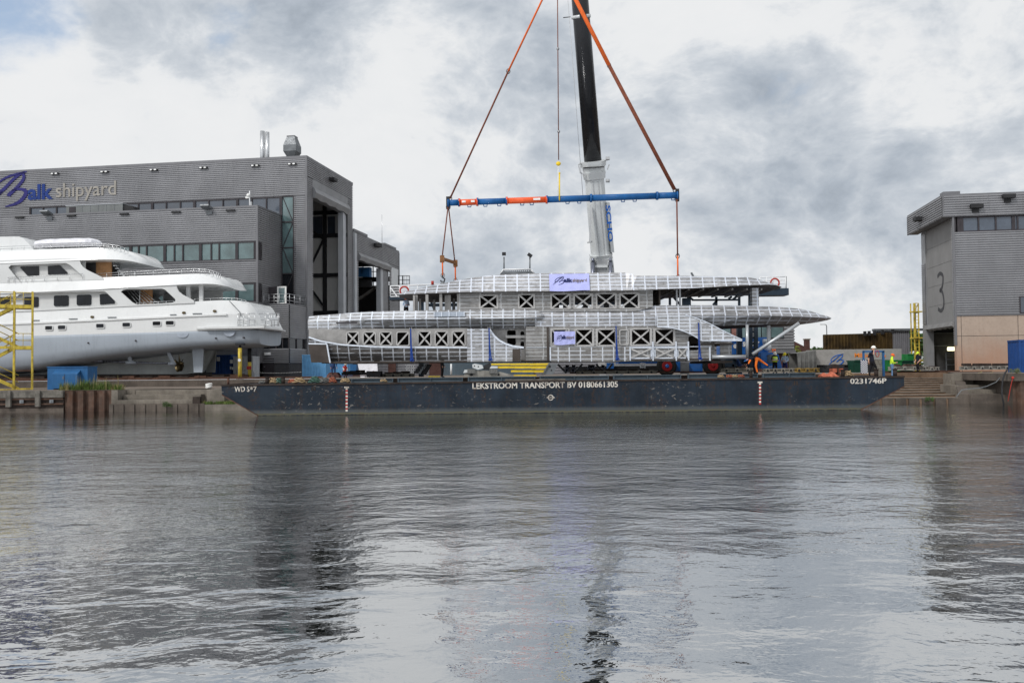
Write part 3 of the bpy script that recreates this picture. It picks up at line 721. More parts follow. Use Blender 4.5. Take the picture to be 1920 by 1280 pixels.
xl, zl_ = BF.hy(503, 663, y1); mb = MB(BF.M); mb.box(xl-.3, xl+.3, y1-.25, y1-.06, zl_-.12, zl_+.12); mb.build('wall_lamp', 'led', B)
# open white terrace door
p0 = BF.hy(520, 569, -3.2); z1_ = BF.hy(520, 537, -3.2)[1]; p1 = BF.hy(537, 569, -3.2)[0]
mb = MB(BF.M); a, b = p0[0], p1; zz = zL+.1
mb.plate([[(a, zz), (b, zz), (b, z1_), (a, z1_)], [(a+.15, zz+.15), (b-.15, zz+.15), (b-.15, z1_-.15), (a+.15, z1_-.15)]], -3.24, -3.16)
d = mb.build('terrace_door', 'paint_white2', B)
mb = MB(BF.M); mb.box(a+.15, b-.15, -3.21, -3.19, zz+.15, z1_-.15); mb.build('pane', 'glass_teal', d)
mb = MB(BF.M); mb.box(a-1.0, a-.1, -3.1, -3.0, zz, z1_); mb.build('dark_door_panel', 'frame_dark', B)  # solid dark panel, shade of the open doorway put into its colour
# great door: rolled fabric header, jambs, interior
zh = BF.hx(585, 371)[1]
mb = MB(BF.M); r = []
for i in range(13):
    yy = yo0+(yo1-yo0)*i/12; sag = .25*math.sin(i*1.7)
    r.append([(.12, yy, zo), (-.5, yy, zo), (-.7, yy, zh+.4), (-.45, yy, zh), (.25, yy, zh+.08*math.sin(i*2.1)), (.45, yy, zh+.55), (.28, yy, zh+1.0), (.06, yy, zh+1.15)])
mb.loft(r); mb.build('rolled_door', 'clad_light', B)
mb = MB(BF.M); mb.box(-.5, .12, yo1-1.6, yo1-1.1, YARD, zh+.2); mb.box(-.5, -.1, yo1-1.1, yo1-.01, YARD, zo); mb.build('door_jamb', 'trim_light', B)
mb = MB(BF.M); mb.box(-.5, -.1, yo0-.4, yo0+.02, YARD, zo); mb.build('door_jamb', 'trim', B)
mb = MB(BF.M); mb.box(-45, -.3, yE-.5, yE-.3, YARD, ztop-.4); bw = mb.build('inner_wall', 'inner_panel', B)
for px in (609.5, 640):
    x = BF.hy(px, 500, yE-.6)[0]; mb = MB(BF.M); mb.box(x-.2, x+.2, yE-.8, yE-.5, YARD, ztop-.5); mb.build('column', 'dark_steel', bw)
for i in range(3, 9):
    x = -4.3*i; mb = MB(BF.M); mb.box(x-.45, x+.45, yE-1.2, yE-.5, YARD, ztop-.5); mb.build('column', 'dark_steel', bw)
mb = MB(BF.M)
for py in (399, 442, 516, 586):
    z = BF.hy(610, py, yE-.6)[1]; mb.box(-45, -.4, yE-.75, yE-.52, z-.22, z+.22)
for (a, b, c, d_) in ((586, 432, 606, 448), (586, 492, 606, 450), (586, 545, 606, 572)):
    p, q = BF.hy(a, b, yE-.8), BF.hy(c, d_, yE-.8); mb.bar((p[0], yE-.8, p[1]), (q[0], yE-.8, q[1]), .2)
mb.build('wall_brace', 'dark_steel', bw)
for (a, b) in ((586, 604), (614, 628)):
    p = BF.hy(a, 406, yE-.6); q = BF.hy(b, 438, yE-.6); mb = MB(BF.M); mb.box(p[0], q[0], yE-.56, yE-.51, q[1], p[1]); mb.build('inner_window', 'glass_blue', bw)
mb = MB(BF.M); mb.box(-44, -1, 4, 4.6, zh+.3, zh+1.0); mb.box(-6, -5, 1, yE-1, zh+.5, zh+1.3); mb.build('crane_girder', 'rust_orange', B)
mb = MB(BF.M); mb.box(-45.2, -45, .3, yE-.3, YARD, ztop-.3); mb.build('inner_partition', 'inner_dark', B)
mb = MB(BF.M); mb.box(-45, -.2, .2, .3, YARD, ztop-.3); mb.build('wall_lining', 'inner_dark', B)
# gable floodlight
yy, zz = BF.hx(621, 340); mb = MB(BF.M); mb.box(.1, .7, yy-.9, yy+.1, zz-.1, zz+.25); mb.bar((.0, yy, zz), (.5, yy, zz), .1); mb.build('floodlight', 'dark_steel', B)
for px, py in ((105, 327), (198, 323.5), (290, 320), (383, 316), (480, 312), (549, 309)):
    x, z = BF.hy(px, py); mb = MB(BF.M); mb.box(x-.45, x+.45, -.3, -.06, z-.06, z+.1); l = mb.build('soffit_lamp', 'dark_steel', B)
    mb = MB(BF.M); mb.box(x-.35, x-.12, -.37, -.3, z-.04, z+.08); mb.box(x+.12, x+.35, -.37, -.3, z-.04, z+.08); mb.build('lens', 'led', l)
for px, py in ((39, 408.5), (136, 405.5), (235, 402.5), (332, 399), (434, 395.5)):
    x, z = BF.hy(px, py, y0); mb = MB(BF.M); mb.box(x-.45, x+.45, y0-.3, y0-.06, z-.06, z+.1); mb.build('soffit_lamp', 'dark_steel', B)
for px, py in ((93, 404), (392, 393.5)):
    x, z = BF.hy(px, py, y0); mb = MB(BF.M); mb.add([(x-.5, y0-.9, z+.25), (x+.4, y0-.9, z+.25), (x+.4, y0-.2, z-.02), (x-.5, y0-.2, z-.02), (x-.5, y0-.85, z+.4), (x+.4, y0-.85, z+.4), (x+.4, y0-.1, z+.2), (x-.5, y0-.1, z+.2)],
        [(0, 1, 2, 3), (4, 5, 6, 7), (0, 1, 5, 4), (1, 2, 6, 5), (2, 3, 7, 6), (3, 0, 4, 7)]); mb.box(x-.2, x+.4, y0-.2, y0-.06, z-.5, z-.15); mb.build('floodlight', 'mid_steel', B)
# lettering on the facade: script capital, bold blue, light grey
n_ = -BF.ey; O = lambda px, py: BF.M @ Vector((BF.hy(px, py)[0], -.06, BF.hy(px, py)[1]))
w0, h0 = BF.hy(-25, 389), BF.hy(52, 322)
sg = MB(); logo_b(sg, O(-25, 389.5), BF.ex, Vector((0, 0, 1)), h0[0]-w0[0], h0[1]-w0[1], .10, 1.0); sg.build('script_letter', 'logo_violet', B)
a_, b_ = BF.hy(54, 375), BF.hy(102, 372)
def fw_(txt, size, a, b, bold):
    tmp = MB(); text_mesh(tmp, txt, size, (0, 0, 0), (1, 0, 0), (0, 0, 1), bold, .01); w = max(v.x for v in tmp.v); return (BF.hy(b, 370)[0]-BF.hy(a, 370)[0])/w
sg = MB(); text_mesh(sg, 'alk', 2.25, O(54, 374.5), BF.ex, Vector((0, 0, 1)), .07, .10, fw_('alk', 2.25, 54, 101, .07)); sg.build('blue_letters', 'logo_blue', B)
sg = MB(); text_mesh(sg, 'shipyard', 2.15, O(105, 370.5), BF.ex, Vector((0, 0, 1)), .012, .10, fw_('shipyard', 2.15, 105, 219, .012)); sg.build('grey_letters', 'logo_grey', B)
# ---- things on the roofs
def base(px, py, y): x, z = BF.hy(px, py, y); return x, z
x0, z0 = base(488, 298, 5); x1, z1 = base(496.3, 246, 5)
t = thing('flue', 'tall twin silver flue pipes on the shipyard roof', 'flue', BF.M @ Vector((x0, 5, ztop)))
mb = MB(BF.M); c = (x0+x1)/2; mb.tube([(c, 5, ztop-.2), (c, 5, z1)], (x1-x0)/2, 16); mb.build('wide_pipe', 'steel_rail', t)
a = BF.hy(501.3, 248, 5); mb = MB(BF.M); mb.tube([(a[0], 5, ztop-.2), (a[0], 5, a[1])], .22, 12); mb.tube([(a[0]-.45, 5, a[1]-1.2), (a[0], 5, a[1]-1.2)], .06); mb.build('narrow_pipe', 'steel_rail', t)
mb = MB(BF.M); mb.tube([(c, 5, ztop-.1), (c, 5, ztop+.25)], .62, 16); mb.tube([(a[0], 5, ztop-.1), (a[0], 5, ztop+.25)], .3, 12); mb.build('collar', 'mid_steel', t)
x0 = BF.hy(532, 280, 4)[0]; x1 = BF.hy(564, 280, 4)[0]; zt = BF.hy(548, 258, 4)[1]; c = (x0+x1)/2; wd = (x1-x0)/2*.74
t = thing('roof_ventilator', 'grey square roof ventilator cowl beside the flue pipes', 'ventilator', BF.M @ Vector((c, 4, ztop)))
H_ = zt-ztop
def sq(h, z): return [(c-h, 4-h, z), (c+h, 4-h, z), (c+h, 4+h, z), (c-h, 4+h, z)]
mb = MB(BF.M); mb.loft([sq(wd*.55, ztop-.3), sq(wd*.55, ztop+H_*.34)]); mb.build('duct', 'mid_steel', t)
mb = MB(BF.M); mb.loft([sq(wd*.58, ztop+H_*.34), sq(wd, ztop+H_*.52), sq(wd, ztop+H_*.72), sq(wd*.6, zt)]); mb.build('cowl', 'mid_steel', t)
mb = MB(BF.M); mb.box(c-wd*.62, c+wd*.62, 4-wd*.62, 4+wd*.62, zt+.001, zt+.12); mb.build('cap', 'trim', t)
x, z = BF.hy(468, 386, -3.5); t = thing('camera_mast', 'white camera mast on the office wing roof', 'mast', BF.M @ Vector((x, -3.5, zwing)))
zt = BF.hy(468, 358, -3.5)[1]; mb = MB(BF.M); mb.tube([(x, -3.5, zwing-.3), (x, -3.5, zt)], .05, 8); mb.build('mast', 'white_steel', t)
mb = MB(BF.M); mb.sphere((x-.12, -3.5, zt-.45), .2); mb.box(x-.4, x-.05, -3.6, -3.4, zt-.75, zt-.55); mb.build('camera', 'paint_white2', t); mb = MB(BF.M); mb.box(x+.05, x+.25, -3.6, -3.4, zwing+.35, zwing+.9); mb.build('junction_box', 'boom_grey', t)
x0, z0 = BF.hy(124, 398, -3); x1, z1 = BF.hy(230, 382, -3); x2 = BF.hy(262, 390, -3)[0]
t = thing('air_handling_unit', 'long grey green air handling unit on the office wing roof below the sign', 'air unit', BF.M @ Vector(((x0+x1)/2, -3, zwing)))
mb = MB(BF.M); mb.box(x0, x1, -3, -1.6, zwing-.3, z1); c_ = mb.build('casing', 'unit_grey', t)
mb = MB(BF.M); mb.box(x0+.35, x0+1.1, -3.03, -2.99, zwing+.1, z1-.12); mb.build('grille', 'frame_dark', c_)
mb = MB(BF.M)
for i in range(1, 7): xx = x0+(x1-x0)*(i/7); mb.box(xx-.02, xx+.02, -3.02, -2.99, zwing+.1, z1-.05)
mb.build('panel_seam', 'mid_steel', c_)
mb = MB(BF.M); mb.box(x0-.05, x1+.05, -3.05, -1.55, z1+.001, z1+.08); mb.build('lid', 'trim_light', t)
mb = MB(BF.M); mb.add([(x1, -2.9, zwing-.2), (x2, -2.9, zwing-.2), (x2-.9, -2.9, z1-.25), (x1, -2.9, z1-.05), (x1, -1.8, zwing-.2), (x2, -1.8, zwing-.2), (x2-.9, -1.8, z1-.25), (x1, -1.8, z1-.05)],
    [(0, 1, 2, 3), (4, 5, 6, 7), (0, 1, 5, 4), (1, 2, 6, 5), (2, 3, 7, 6), (3, 0, 4, 7)]); mb.build('duct', 'dark_steel', t)

# ================================================================ LOWER HALL (annex)
ya0 = yE+.02; ya1, za = BF.hx(747, 475); zan = BF.hx(663, 436)[1]; za = (za+zan)/2
C = thing('annex_hall', 'lower grey ribbed hall with open doorway adjoining the big shipyard hall', 'building', BF.M @ Vector((0, (ya0+ya1)/2, YARD)))
q0, zq = BF.hx(670.5, 472); q1 = BF.hx(729, 494)[0]; zb = BF.hx(733, 534)[1]; q2 = BF.hx(733, 500)[0]; zpn = BF.hx(733, 500)[1]
mb = MB(BF.M)
clad(mb, (0, ya0), (0, ya1), zq, za, (1, 0)); clad(mb, (0, ya0), (0, q0), YARD, zq, (1, 0)); clad(mb, (0, q1), (0, q2), YARD, zq, (1, 0)); clad(mb, (0, q2), (0, ya1), zpn, zq, (1, 0)); clad(mb, (0, q2), (0, ya1), YARD, zb, (1, 0))
mb.build('wall', 'clad', C)
mb = MB(BF.M); mb.box(-.05, .13, ya1-.02, ya1+.12, YARD, za); mb.build('corner_trim', 'trim', C)
mb = MB(BF.M); mb.box(-.1, .02, q2, ya1-.03, zb, zpn); mb.build('light_panel', 'boom_white', C)
mb = MB(BF.M); mb.box(-.3, .12, ya0, ya1, za, za+.22); mb.box(-.3, .2, ya0+.1, ya0+5, za+.2, za+.5); mb.box(-.3, .2, ya0+12, ya0+17, za+.2, za+.45); mb.build('roof_trim', 'trim', C)
mb = MB(BF.M); mb.box(-45, -.3, ya0, ya1, za-.3, za-.1); mb.build('roof', 'inner_dark', C)
mb = MB(BF.M); mb.box(.06, .3, ya0+.1, ya0+.75, YARD+2, za); mb.build('downpipe', 'trim_light', C)
zr = BF.hx(671, 488)[1]
mb = MB(BF.M); r = []
for i in range(11):
    yy = q0+(q1-q0)*i/10; r.append([(.1, yy, zq), (-.5, yy, zq), (-.6, yy, zr+.3), (-.3, yy, zr), (.3, yy, zr+.06*math.sin(i*2.3)), (.42, yy, zr+.5), (.1, yy, zr+.9)])
mb.loft(r); mb.build('rolled_door', 'clad_light', C)
qj = BF.hx(714, 560)[0]; qk = BF.hx(718.5, 560)[0]
mb = MB(BF.M); mb.box(-.6, .0, qj, qk, YARD, zr); mb.build('door_jamb', 'trim_light', C)
mb = MB(BF.M); mb.box(-.5, -.05, qk+.01, q1, YARD, zr+.3); mb.build('door_jamb', 'trim', C)
zA = [BF.hy(692, py, ya1)[1] for py in (536, 529, 520, 500)]
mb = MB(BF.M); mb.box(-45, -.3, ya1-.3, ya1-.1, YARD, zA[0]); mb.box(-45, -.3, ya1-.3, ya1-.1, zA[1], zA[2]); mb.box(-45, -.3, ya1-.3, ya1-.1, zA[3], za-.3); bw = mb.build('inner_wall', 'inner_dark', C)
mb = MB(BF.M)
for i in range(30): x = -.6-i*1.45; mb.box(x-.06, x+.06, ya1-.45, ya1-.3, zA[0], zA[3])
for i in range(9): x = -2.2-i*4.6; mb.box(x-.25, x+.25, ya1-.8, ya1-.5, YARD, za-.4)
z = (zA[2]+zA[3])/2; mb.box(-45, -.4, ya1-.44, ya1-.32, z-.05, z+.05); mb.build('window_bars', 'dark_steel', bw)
mb = MB(BF.M)
p, q = BF.hy(672, 553, ya1-.9), BF.hy(712, 545, ya1-.9); mb.bar((p[0], ya1-.9, p[1]-.6), (q[0], ya1-.9, q[1]+.8), .35); mb.build('brace', 'inner_panel', bw)
zc = BF.hy(690, 521, 24)[1]
mb = MB(BF.M); mb.box(-40, -1, 23.6, 24.2, zc-1.2, zc-.3); mb.build('crane_rail', 'dark_steel', C)
mb = MB(BF.M); zz = BF.hy(685, 505, 22)[1]; mb.box(-13, -12.2, 15, ya1-1, zz, zz+.9); mb.box(-7.6, -6.9, 15, ya1-1, zz-.3, zz+.6); g = mb.build('crane_girder', 'rust_orange', C)
for px in (680, 693):
    x, z = BF.hy(px, 512, 24); mb = MB(BF.M); mb.box(x-.6, x+.5, 22.5, 23.4, z-.6, z+.6); mb.build('hoist', 'blue_box', C)
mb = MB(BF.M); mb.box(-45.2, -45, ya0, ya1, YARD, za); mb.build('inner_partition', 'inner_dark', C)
yy, zz = BF.hx(704, 462); mb = MB(BF.M); mb.box(.1, .8, yy-1.0, yy+.2, zz-.15, zz+.3); mb.build('floodlight', 'dark_steel', C)
mb = MB(BF.M); yy = BF.hx(720.5, 458)[0]; mb.tube([(-.3, yy, za), (-.3, yy, za+4.2)], .03, 6); mb.build('lightning_rod', 'steel_rail', C)
yy = BF.hx(665, 432)[0]

# ================================================================ HALL 3
HA = at(1794.5, 690, 78); HF = Frame((HA.x, 78, 0), rad(9.0))
D = thing('boat_hall', 'grey ribbed hall numbered 3 with pink stained concrete base at the right', 'building', (HA.x, 78, YARD))
zf1 = HF.hy(1795, 367.5, -.2)[1]; zf0 = HF.hy(1795, 406, -.2)[1]; xf = HF.hy(1767.8, 380, -.2)[0]
zw0 = HF.hy(1803, 435.5)[1]; zc0 = HF.hy(1800, 591)[1]; yS = HF.hx(1731, 500)[0]; RX = 45
mb = MB(HF.M); clad(mb, (xf, -.2), (RX, -.2), zf0, zf1, (0, -1)); yf = HF.hx(1702, 412, xf)[0]; clad(mb, (xf, -.2), (xf, yf), zf0, zf1, (-1, 0)); mb.build('roof_fascia', 'clad', D)
mb = MB(HF.M); mb.box(xf-.05, RX, -.3, yf, zf1, zf1+.16); mb.build('roof', 'trim', D)
mb = MB(HF.M); mb.box(xf+.05, 0, -.1, yf-.05, zf0+.02, zf0+.10); mb.box(0, RX, -.15, 0, zf0+.02, zf0+.1); mb.box(.003, RX, .003, yS+.45, zf0+.03, zf0+.2); mb.build('soffit', 'clad_dark', D)
mb = MB(HF.M); mb.box(xf-.06, xf+.06, -.3, -.18, zf0, zf1); mb.box(xf-.06, xf+.04, yf-.05, yf+.1, zf0, zf1); mb.build('corner_trim', 'trim', D)
mb = MB(HF.M); clad(mb, (0, 0), (RX, 0), zc0, zw0, (0, -1)); clad(mb, (0, .03), (0, .55), YARD+2.3, zf0, (-1, 0), depth=.05); clad(mb, (-.01, yS-.7), (-.01, yS+.45), YARD+4.5, zf0-3.0, (-1, 0), depth=.05); mb.build('front_wall', 'clad', D)
xs = [HF.hy(p, 420)[0] for p in (1803, 1834.5, 1867, 1900, 1908, 1940, 1975)]
windows(HF.hy(1794.8, 420)[0], xs[-1], zw0, zf0, 0, 1, 'glass_blue', .12, groups=xs, B=D, M=HF.M)
mb = MB(HF.M); a = HF.hy(1794.8, 420)[0]; mb.box(a, xs[0]-.08, -.04, .1, zw0, zf0); mb.box(.0, .2, .02, .5, zw0, zf0+.02); mb.build('frame_panel', 'frame_dark', D)
mb = MB(HF.M); mb.box(-.13, .03, -.13, .03, YARD+2.3, zf0+.01); mb.build('corner_trim', 'trim', D)
mb = MB(HF.M); mb.box(-.02, RX, -.07, .5, YARD-.2, zc0-.02); cw = mb.build('concrete_base', 'pink_hall', D)
mb = MB(HF.M); zj = HF.hy(1800, 630)[1]; mb.box(-.02, RX, -.078, -.068, zj-.02, zj+.02)
for px in (1802.5, 1909): x = HF.hy(px, 640)[0]; mb.box(x-.02, x+.02, -.078, -.068, YARD, zc0-.03)
mb.build('panel_joint', 'concrete_dark', cw)
mb = MB(HF.M); mb.box(-.05, RX, -.14, 0, zc0-.06, zc0+.04); mb.build('drip_trim', 'trim', D)
p = HF.hy(1911, 588); q = HF.hy(1940, 555); mb = MB(HF.M); mb.box(p[0], q[0], -.12, -.05, p[1], q[1]); fr = mb.build('small_window', 'frame_dark', D)
mb = MB(HF.M); mb.box(p[0]+.1, q[0], -.14, -.12, p[1]+.1, q[1]-.1); mb.build('pane', 'glass_blue', fr)
# lift door on the side face
zd = HF.hx(1765, 609)[1]
mb = MB(HF.M); n = 5; zt = zf0-.0
for i in range(n):
    a = zd+(zt-zd)*i/n; b = zd+(zt-zd)*(i+1)/n
    mb.box(.10, .2, .56, yS-.71, a+.03, b); mb.box(.13, .2, .56, yS-.71, a, a+.03)
dd = mb.build('lift_door', 'door_panel', D)
mb = MB(HF.M); r = []
for i in range(14):
    yy = .3+(yS-.9)*i/13; r.append([(.2, yy, zd+.1), (-.18, yy, zd+.12), (-.25-.04*math.sin(i*1.9), yy, zd-.25), (-.02, yy, zd-.42+.05*math.sin(i*2.7)), (.2, yy, zd-.3)])
mb.loft(r); mb.build('door_hem', 'door_panel', dd)
# number 3
c0 = HF.hx(1757, 582); c1 = HF.hx(1767, 512); yc = (HF.hx(1757, 550)[0]+HF.hx(1766, 550)[0])/2; hh = HF.hx(1762, 512)[1]-HF.hx(1762, 583)[1]; zb3 = HF.hx(1762, 583)[1]
W3 = HF.hx(1756, 550)[0]-HF.hx(1767.5, 550)[0]
mb = MB(); path = [(.04, .93), (.45, .995), (.88, .93), (.93, .78), (.72, .60), (.40, .545), (.75, .50), (.97, .30), (.90, .09), (.48, .005), (.02, .07)]
y_hi = HF.hx(1756, 550)[0]
ribbon(mb, [(a*W3, b*hh) for a, b in path], [.34]*len(path), HF.M @ Vector((.095, y_hi, zb3)), -HF.ey, Vector((0, 0, 1)), .012, 8); mb.build('number', 'plinth', dd)
ju = HF.hx(1741, 650)[0]
mb = MB(HF.M); mb.box(-.2, .5, ju, yS-.1, YARD, zd+.2); mb.build('door_jamb', 'clad_light', D)
mb = MB(HF.M); mb.box(0, .25, yS-.75, yS+.5, zd+.25, zf0); mb.box(0, .25, yS-.08, yS+.5, YARD, zd+.24); mb.build('end_wall', 'clad_light', D)
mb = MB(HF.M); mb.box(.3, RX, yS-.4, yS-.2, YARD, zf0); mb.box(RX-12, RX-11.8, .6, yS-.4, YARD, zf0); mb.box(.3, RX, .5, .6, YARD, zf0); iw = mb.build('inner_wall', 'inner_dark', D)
mb = MB(HF.M)
for z in (YARD+2.4, YARD+3.6, YARD+4.4): mb.box(.4, RX-13, yS-.55, yS-.4, z, z+.08)
for i in range(6): mb.box(1.2+i*1.3, 1.28+i*1.3, yS-2.2, yS-2.1, YARD, YARD+1.7)
for z in (.6, 1.1, 1.7): mb.box(1.2, 9, yS-2.2, yS-2.12, YARD+z, YARD+z+.06)
mb.build('scaffold', 'mid_steel', iw)
ylm = yS-1.5
p = HF.hy(1777, 654, ylm); q = HF.hy(1795, 654, ylm); mb = MB(HF.M); mb.tube([(p[0], ylm, p[1]), (q[0]+1, ylm, p[1])], .18, 8); mb.build('lamp', 'lamp_lit', D)
for px, py in ((1829, 389), (1889, 370.5)):
    x, z = HF.hy(px, py, -.2); mb = MB(HF.M); mb.box(x-.5, x+.5, -.7, -.26, z-.1, z+.22); mb.box(x-.3, x+.2, -.45, -.26, z-.45, z-.12); mb.build('floodlight', 'dark_steel', D)
yy, zz = HF.hx(1727, 413, xf); mb = MB(HF.M); mb.box(xf-.7, xf-.06, yy-.8, yy+.2, zz-.1, zz+.25); mb.build('floodlight', 'dark_steel', D)
x, z = HF.hy(1789, 364, 2); mb = MB(HF.M); mb.box(x-.9, x+.5, 2, 3, zf1, z+.25); mb.build('roof_hatch', 'trim', D)
# ================================================================ SHIP HELPERS
def L2(FR, pts, y): return [FR.hy(a, b, y) for a, b in pts]
def band(FR, yc, st, smooth=False, lows=()):
    """hull-like band: st = (px, y_top, y_crease, y_bottom, half width, inset top, inset bottom)"""
    mb = MB(FR.M); r = []
    for px, t, c, b, hw, it, ib in st:
        x, zc = FR.hy(px, c, yc-hw); zt = FR.hy(px, t, yc-hw+it)[1]; zb = FR.hy(px, b, yc-hw+ib)[1]
        r.append([(x, yc-hw+ib, zb), (x, yc-hw, zc), (x, yc-hw+it, zt), (x, yc+hw-it, zt), (x, yc+hw, zc), (x, yc+hw-ib, zb)])
    mb.loft(r, smooth=smooth)
    for i in range(len(r)-1):
        for j in range(6): mb.sharp.add((i*6+j, (i+1)*6+j))
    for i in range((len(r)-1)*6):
        if i % 6 in lows: mb.mi[i] = 1  # downward faces take the dark second material, underside shade put into the colour
    return mb
def refine(st, k=4):
    out = []
    for i in range(len(st)-1):
        a, b = st[i], st[i+1]; p = st[max(0, i-1)]; q = st[min(len(st)-1, i+2)]
        for j in range(k):
            t = j/k; out.append(tuple(.5*((2*B)+(-A+C)*t+(2*A-5*B+4*C-D_)*t*t+(-A+3*B-3*C+D_)*t**3) if abs(b[0]-a[0]) > 3*0 else 0 for A, B, C, D_ in zip(p, a, b, q)))
    out.append(st[-1]); return out
def lin(st, k=3):
    out = []
    for a, b in zip(st[:-1], st[1:]):
        for j in range(k): out.append(tuple(p+(q-p)*j/k for p, q in zip(a, b)))
    out.append(st[-1]); return out
Z1 = lambda pts: [(a*.28125, 420+b*.28125) for a, b in pts]
def rr(x0, x1, z0, z1, r, n=4):
    """rounded rectangle loop"""
    out = []
    for cx, cz, a0 in ((x1-r, z1-r, 0), (x0+r, z1-r, 90), (x0+r, z0+r, 180), (x1-r, z0+r, 270)):
        for i in range(n+1): t = rad(a0+90*i/n); out.append((cx+r*math.cos(t), cz+r*math.sin(t)))
    return out
# ================================================================ WHITE YACHT
YO = at(481, 620, 76); YF = Frame((YO.x, 76, 0), rad(5)); YC = 3.5
Y = thing('motor_yacht', 'white motor yacht hauled out on the quay at the left, light blue bottom paint', 'yacht', (YO.x-12, 80, 2.4))
st = [(-330, 594, 618, 639, 1.2, .2, .05), (-220, 591, 616, 637, 2.6, .2, .05), (-100, 587, 612, 634, 3.4, .2, .05), (0, 583, 608, 631.5, 3.5, .2, .05), (60, 581.5, 605, 629.5, 3.5, .2, .05), (222, 573, 598, 625, 3.5, .2, .05), (385, 564, 590.5, 620, 3.5, .25, .05), (424, 563, 589, 619.3, 3.45, .3, .05),
      (445, 563.8, 588.6, 619, 3.35, .4, .05), (461, 567, 589, 618.6, 3.2, .5, .06), (472, 577, 593, 618.2, 3.0, .5, .06), (483, 595, 602, 617.8, 2.75, .4, .08), (493, 609, 612, 617.4, 2.5, .3, .1)]
band(YF, YC, refine(st, 4), True).build('hull', 'yacht_white', Y)
# underwater body
def under(stn):
    mb = MB(YF.M); r = []
    for px, yb, ych, hw, dx in stn:
        x, zb = YF.hy(px, yb, YC-hw); zc = YF.hy(px, ych, YC-hw+.55)[1]; zm = zc+(zb-zc)*.42
        r.append([(x, YC-hw+.02, zb-.003), (x, YC-hw+.0, zb-.1*(zb-zc)), (x, YC-hw+.06, zm), (x, YC-hw+.22, zc+(zb-zc)*.12), (x, YC-hw+.62, zc), (x, YC, zc-dx), (x, YC+hw-.62, zc), (x, YC+hw-.22, zc+(zb-zc)*.12), (x, YC+hw-.06, zm), (x, YC+hw, zb-.1*(zb-zc)), (x, YC+hw-.02, zb-.003)])
    return mb.loft(r, smooth=True)
under([(-330, 639, 697, 1.1, .1), (-220, 637, 699, 2.5, .1), (-100, 634, 699, 3.3, .15), (0, 631.5, 697, 3.48, .2), (60, 629.5, 690, 3.48, .3), (107, 628, 681, 3.48, .35), (169, 626.5, 671.5, 3.48, .4), (225, 625, 664.5, 3.48, .4), (281, 623, 659, 3.48, .35), (343, 621.5, 652, 3.48, .3), (402, 620, 648, 3.45, .25), (460, 618.8, 646, 3.3, .2), (475, 618.4, 645.5, 3.1, .15), (481, 618.2, 645.5, 2.95, .10), (486, 618.0, 645.5, 2.75, .08)]).build('underwater_hull', 'antifoul', Y)
mb = MB(YF.M)
p = L2(YF, [(-200, 684), (-200, 702), (350, 701), (380, 697.5), (403, 655), (403, 646), (-100, 672)], 3.3); mb.plate([p], 3.15, 3.65); mb.build('keel', 'skeg_grey', Y)
for yy, k in ((1.9, 0), (5.1, 23)):
    p = L2(YF, [(361+k, 654), (382.5+k, 654), (380+k, 698), (364+k, 698)], yy); mb = MB(YF.M); mb.plate([p], yy-.07, yy+.07); mb.build('rudder', 'antifoul' if k == 0 else 'antifoul_low', Y)
mb = MB(YF.M); a = YF.hy(169, 677, 1.9); b = YF.hy(330, 681.6, 1.9); mb.tube([(a[0], 1.9, a[1]), (b[0], 1.9, b[1])], .07, 8); mb.tube([(a[0]-2, 1.9, a[1]+.1), (a[0]+1.2, 1.9, a[1]-.02)], [.02, .16], 8)
mb.build('propeller_shaft', 'cylinder_steel', Y)
for (p0, p1, p2) in (((240, 660), (246, 679), 12), ((313, 655), (326, 681), 14)):
    a = YF.hy(*p0, 1.9); b = YF.hy(*p1, 1.9); mb = MB(YF.M); mb.bar((a[0], 1.9, a[1]), (b[0], 1.9, b[1]), .12, .3); mb.tube([(b[0]-.45, 1.9, b[1]-.02), (b[0]+.45, 1.9, b[1]-.04)], [.16, .13], 8); mb.build('shaft_bracket', 'antifoul', Y)
a = YF.hy(337, 681, 1.9); mb = MB(YF.M); mb.tube([(a[0]-.25, 1.9, a[1]), (a[0]+.2, 1.9, a[1]), (a[0]+.4, 1.9, a[1])], [.16, .14, .03], 8)
for i in range(5):
    t = rad(72*i+95); c_, s_ = math.cos(t), math.sin(t); r = []
    for k in range(7):
        q = k/6; rr_ = .1+.72*q; wd = .06+.26*math.sin(math.pi*min(1, q*.85+.1)); tw = .9-.5*q
        cen = Vector((a[0]+.0-.05*q, 1.9+c_*rr_, a[1]+s_*rr_)); tang = Vector((math.sin(tw)*1.0, -s_*math.cos(tw), c_*math.cos(tw))); nn = Vector((math.cos(tw), s_*math.sin(tw), -c_*math.sin(tw)))
        r.append([cen-tang*wd, cen+nn*.03, cen+tang*wd, cen-nn*.03])
    mb.loft(r, smooth=True)
mb.build('propeller', 'bronze', Y)
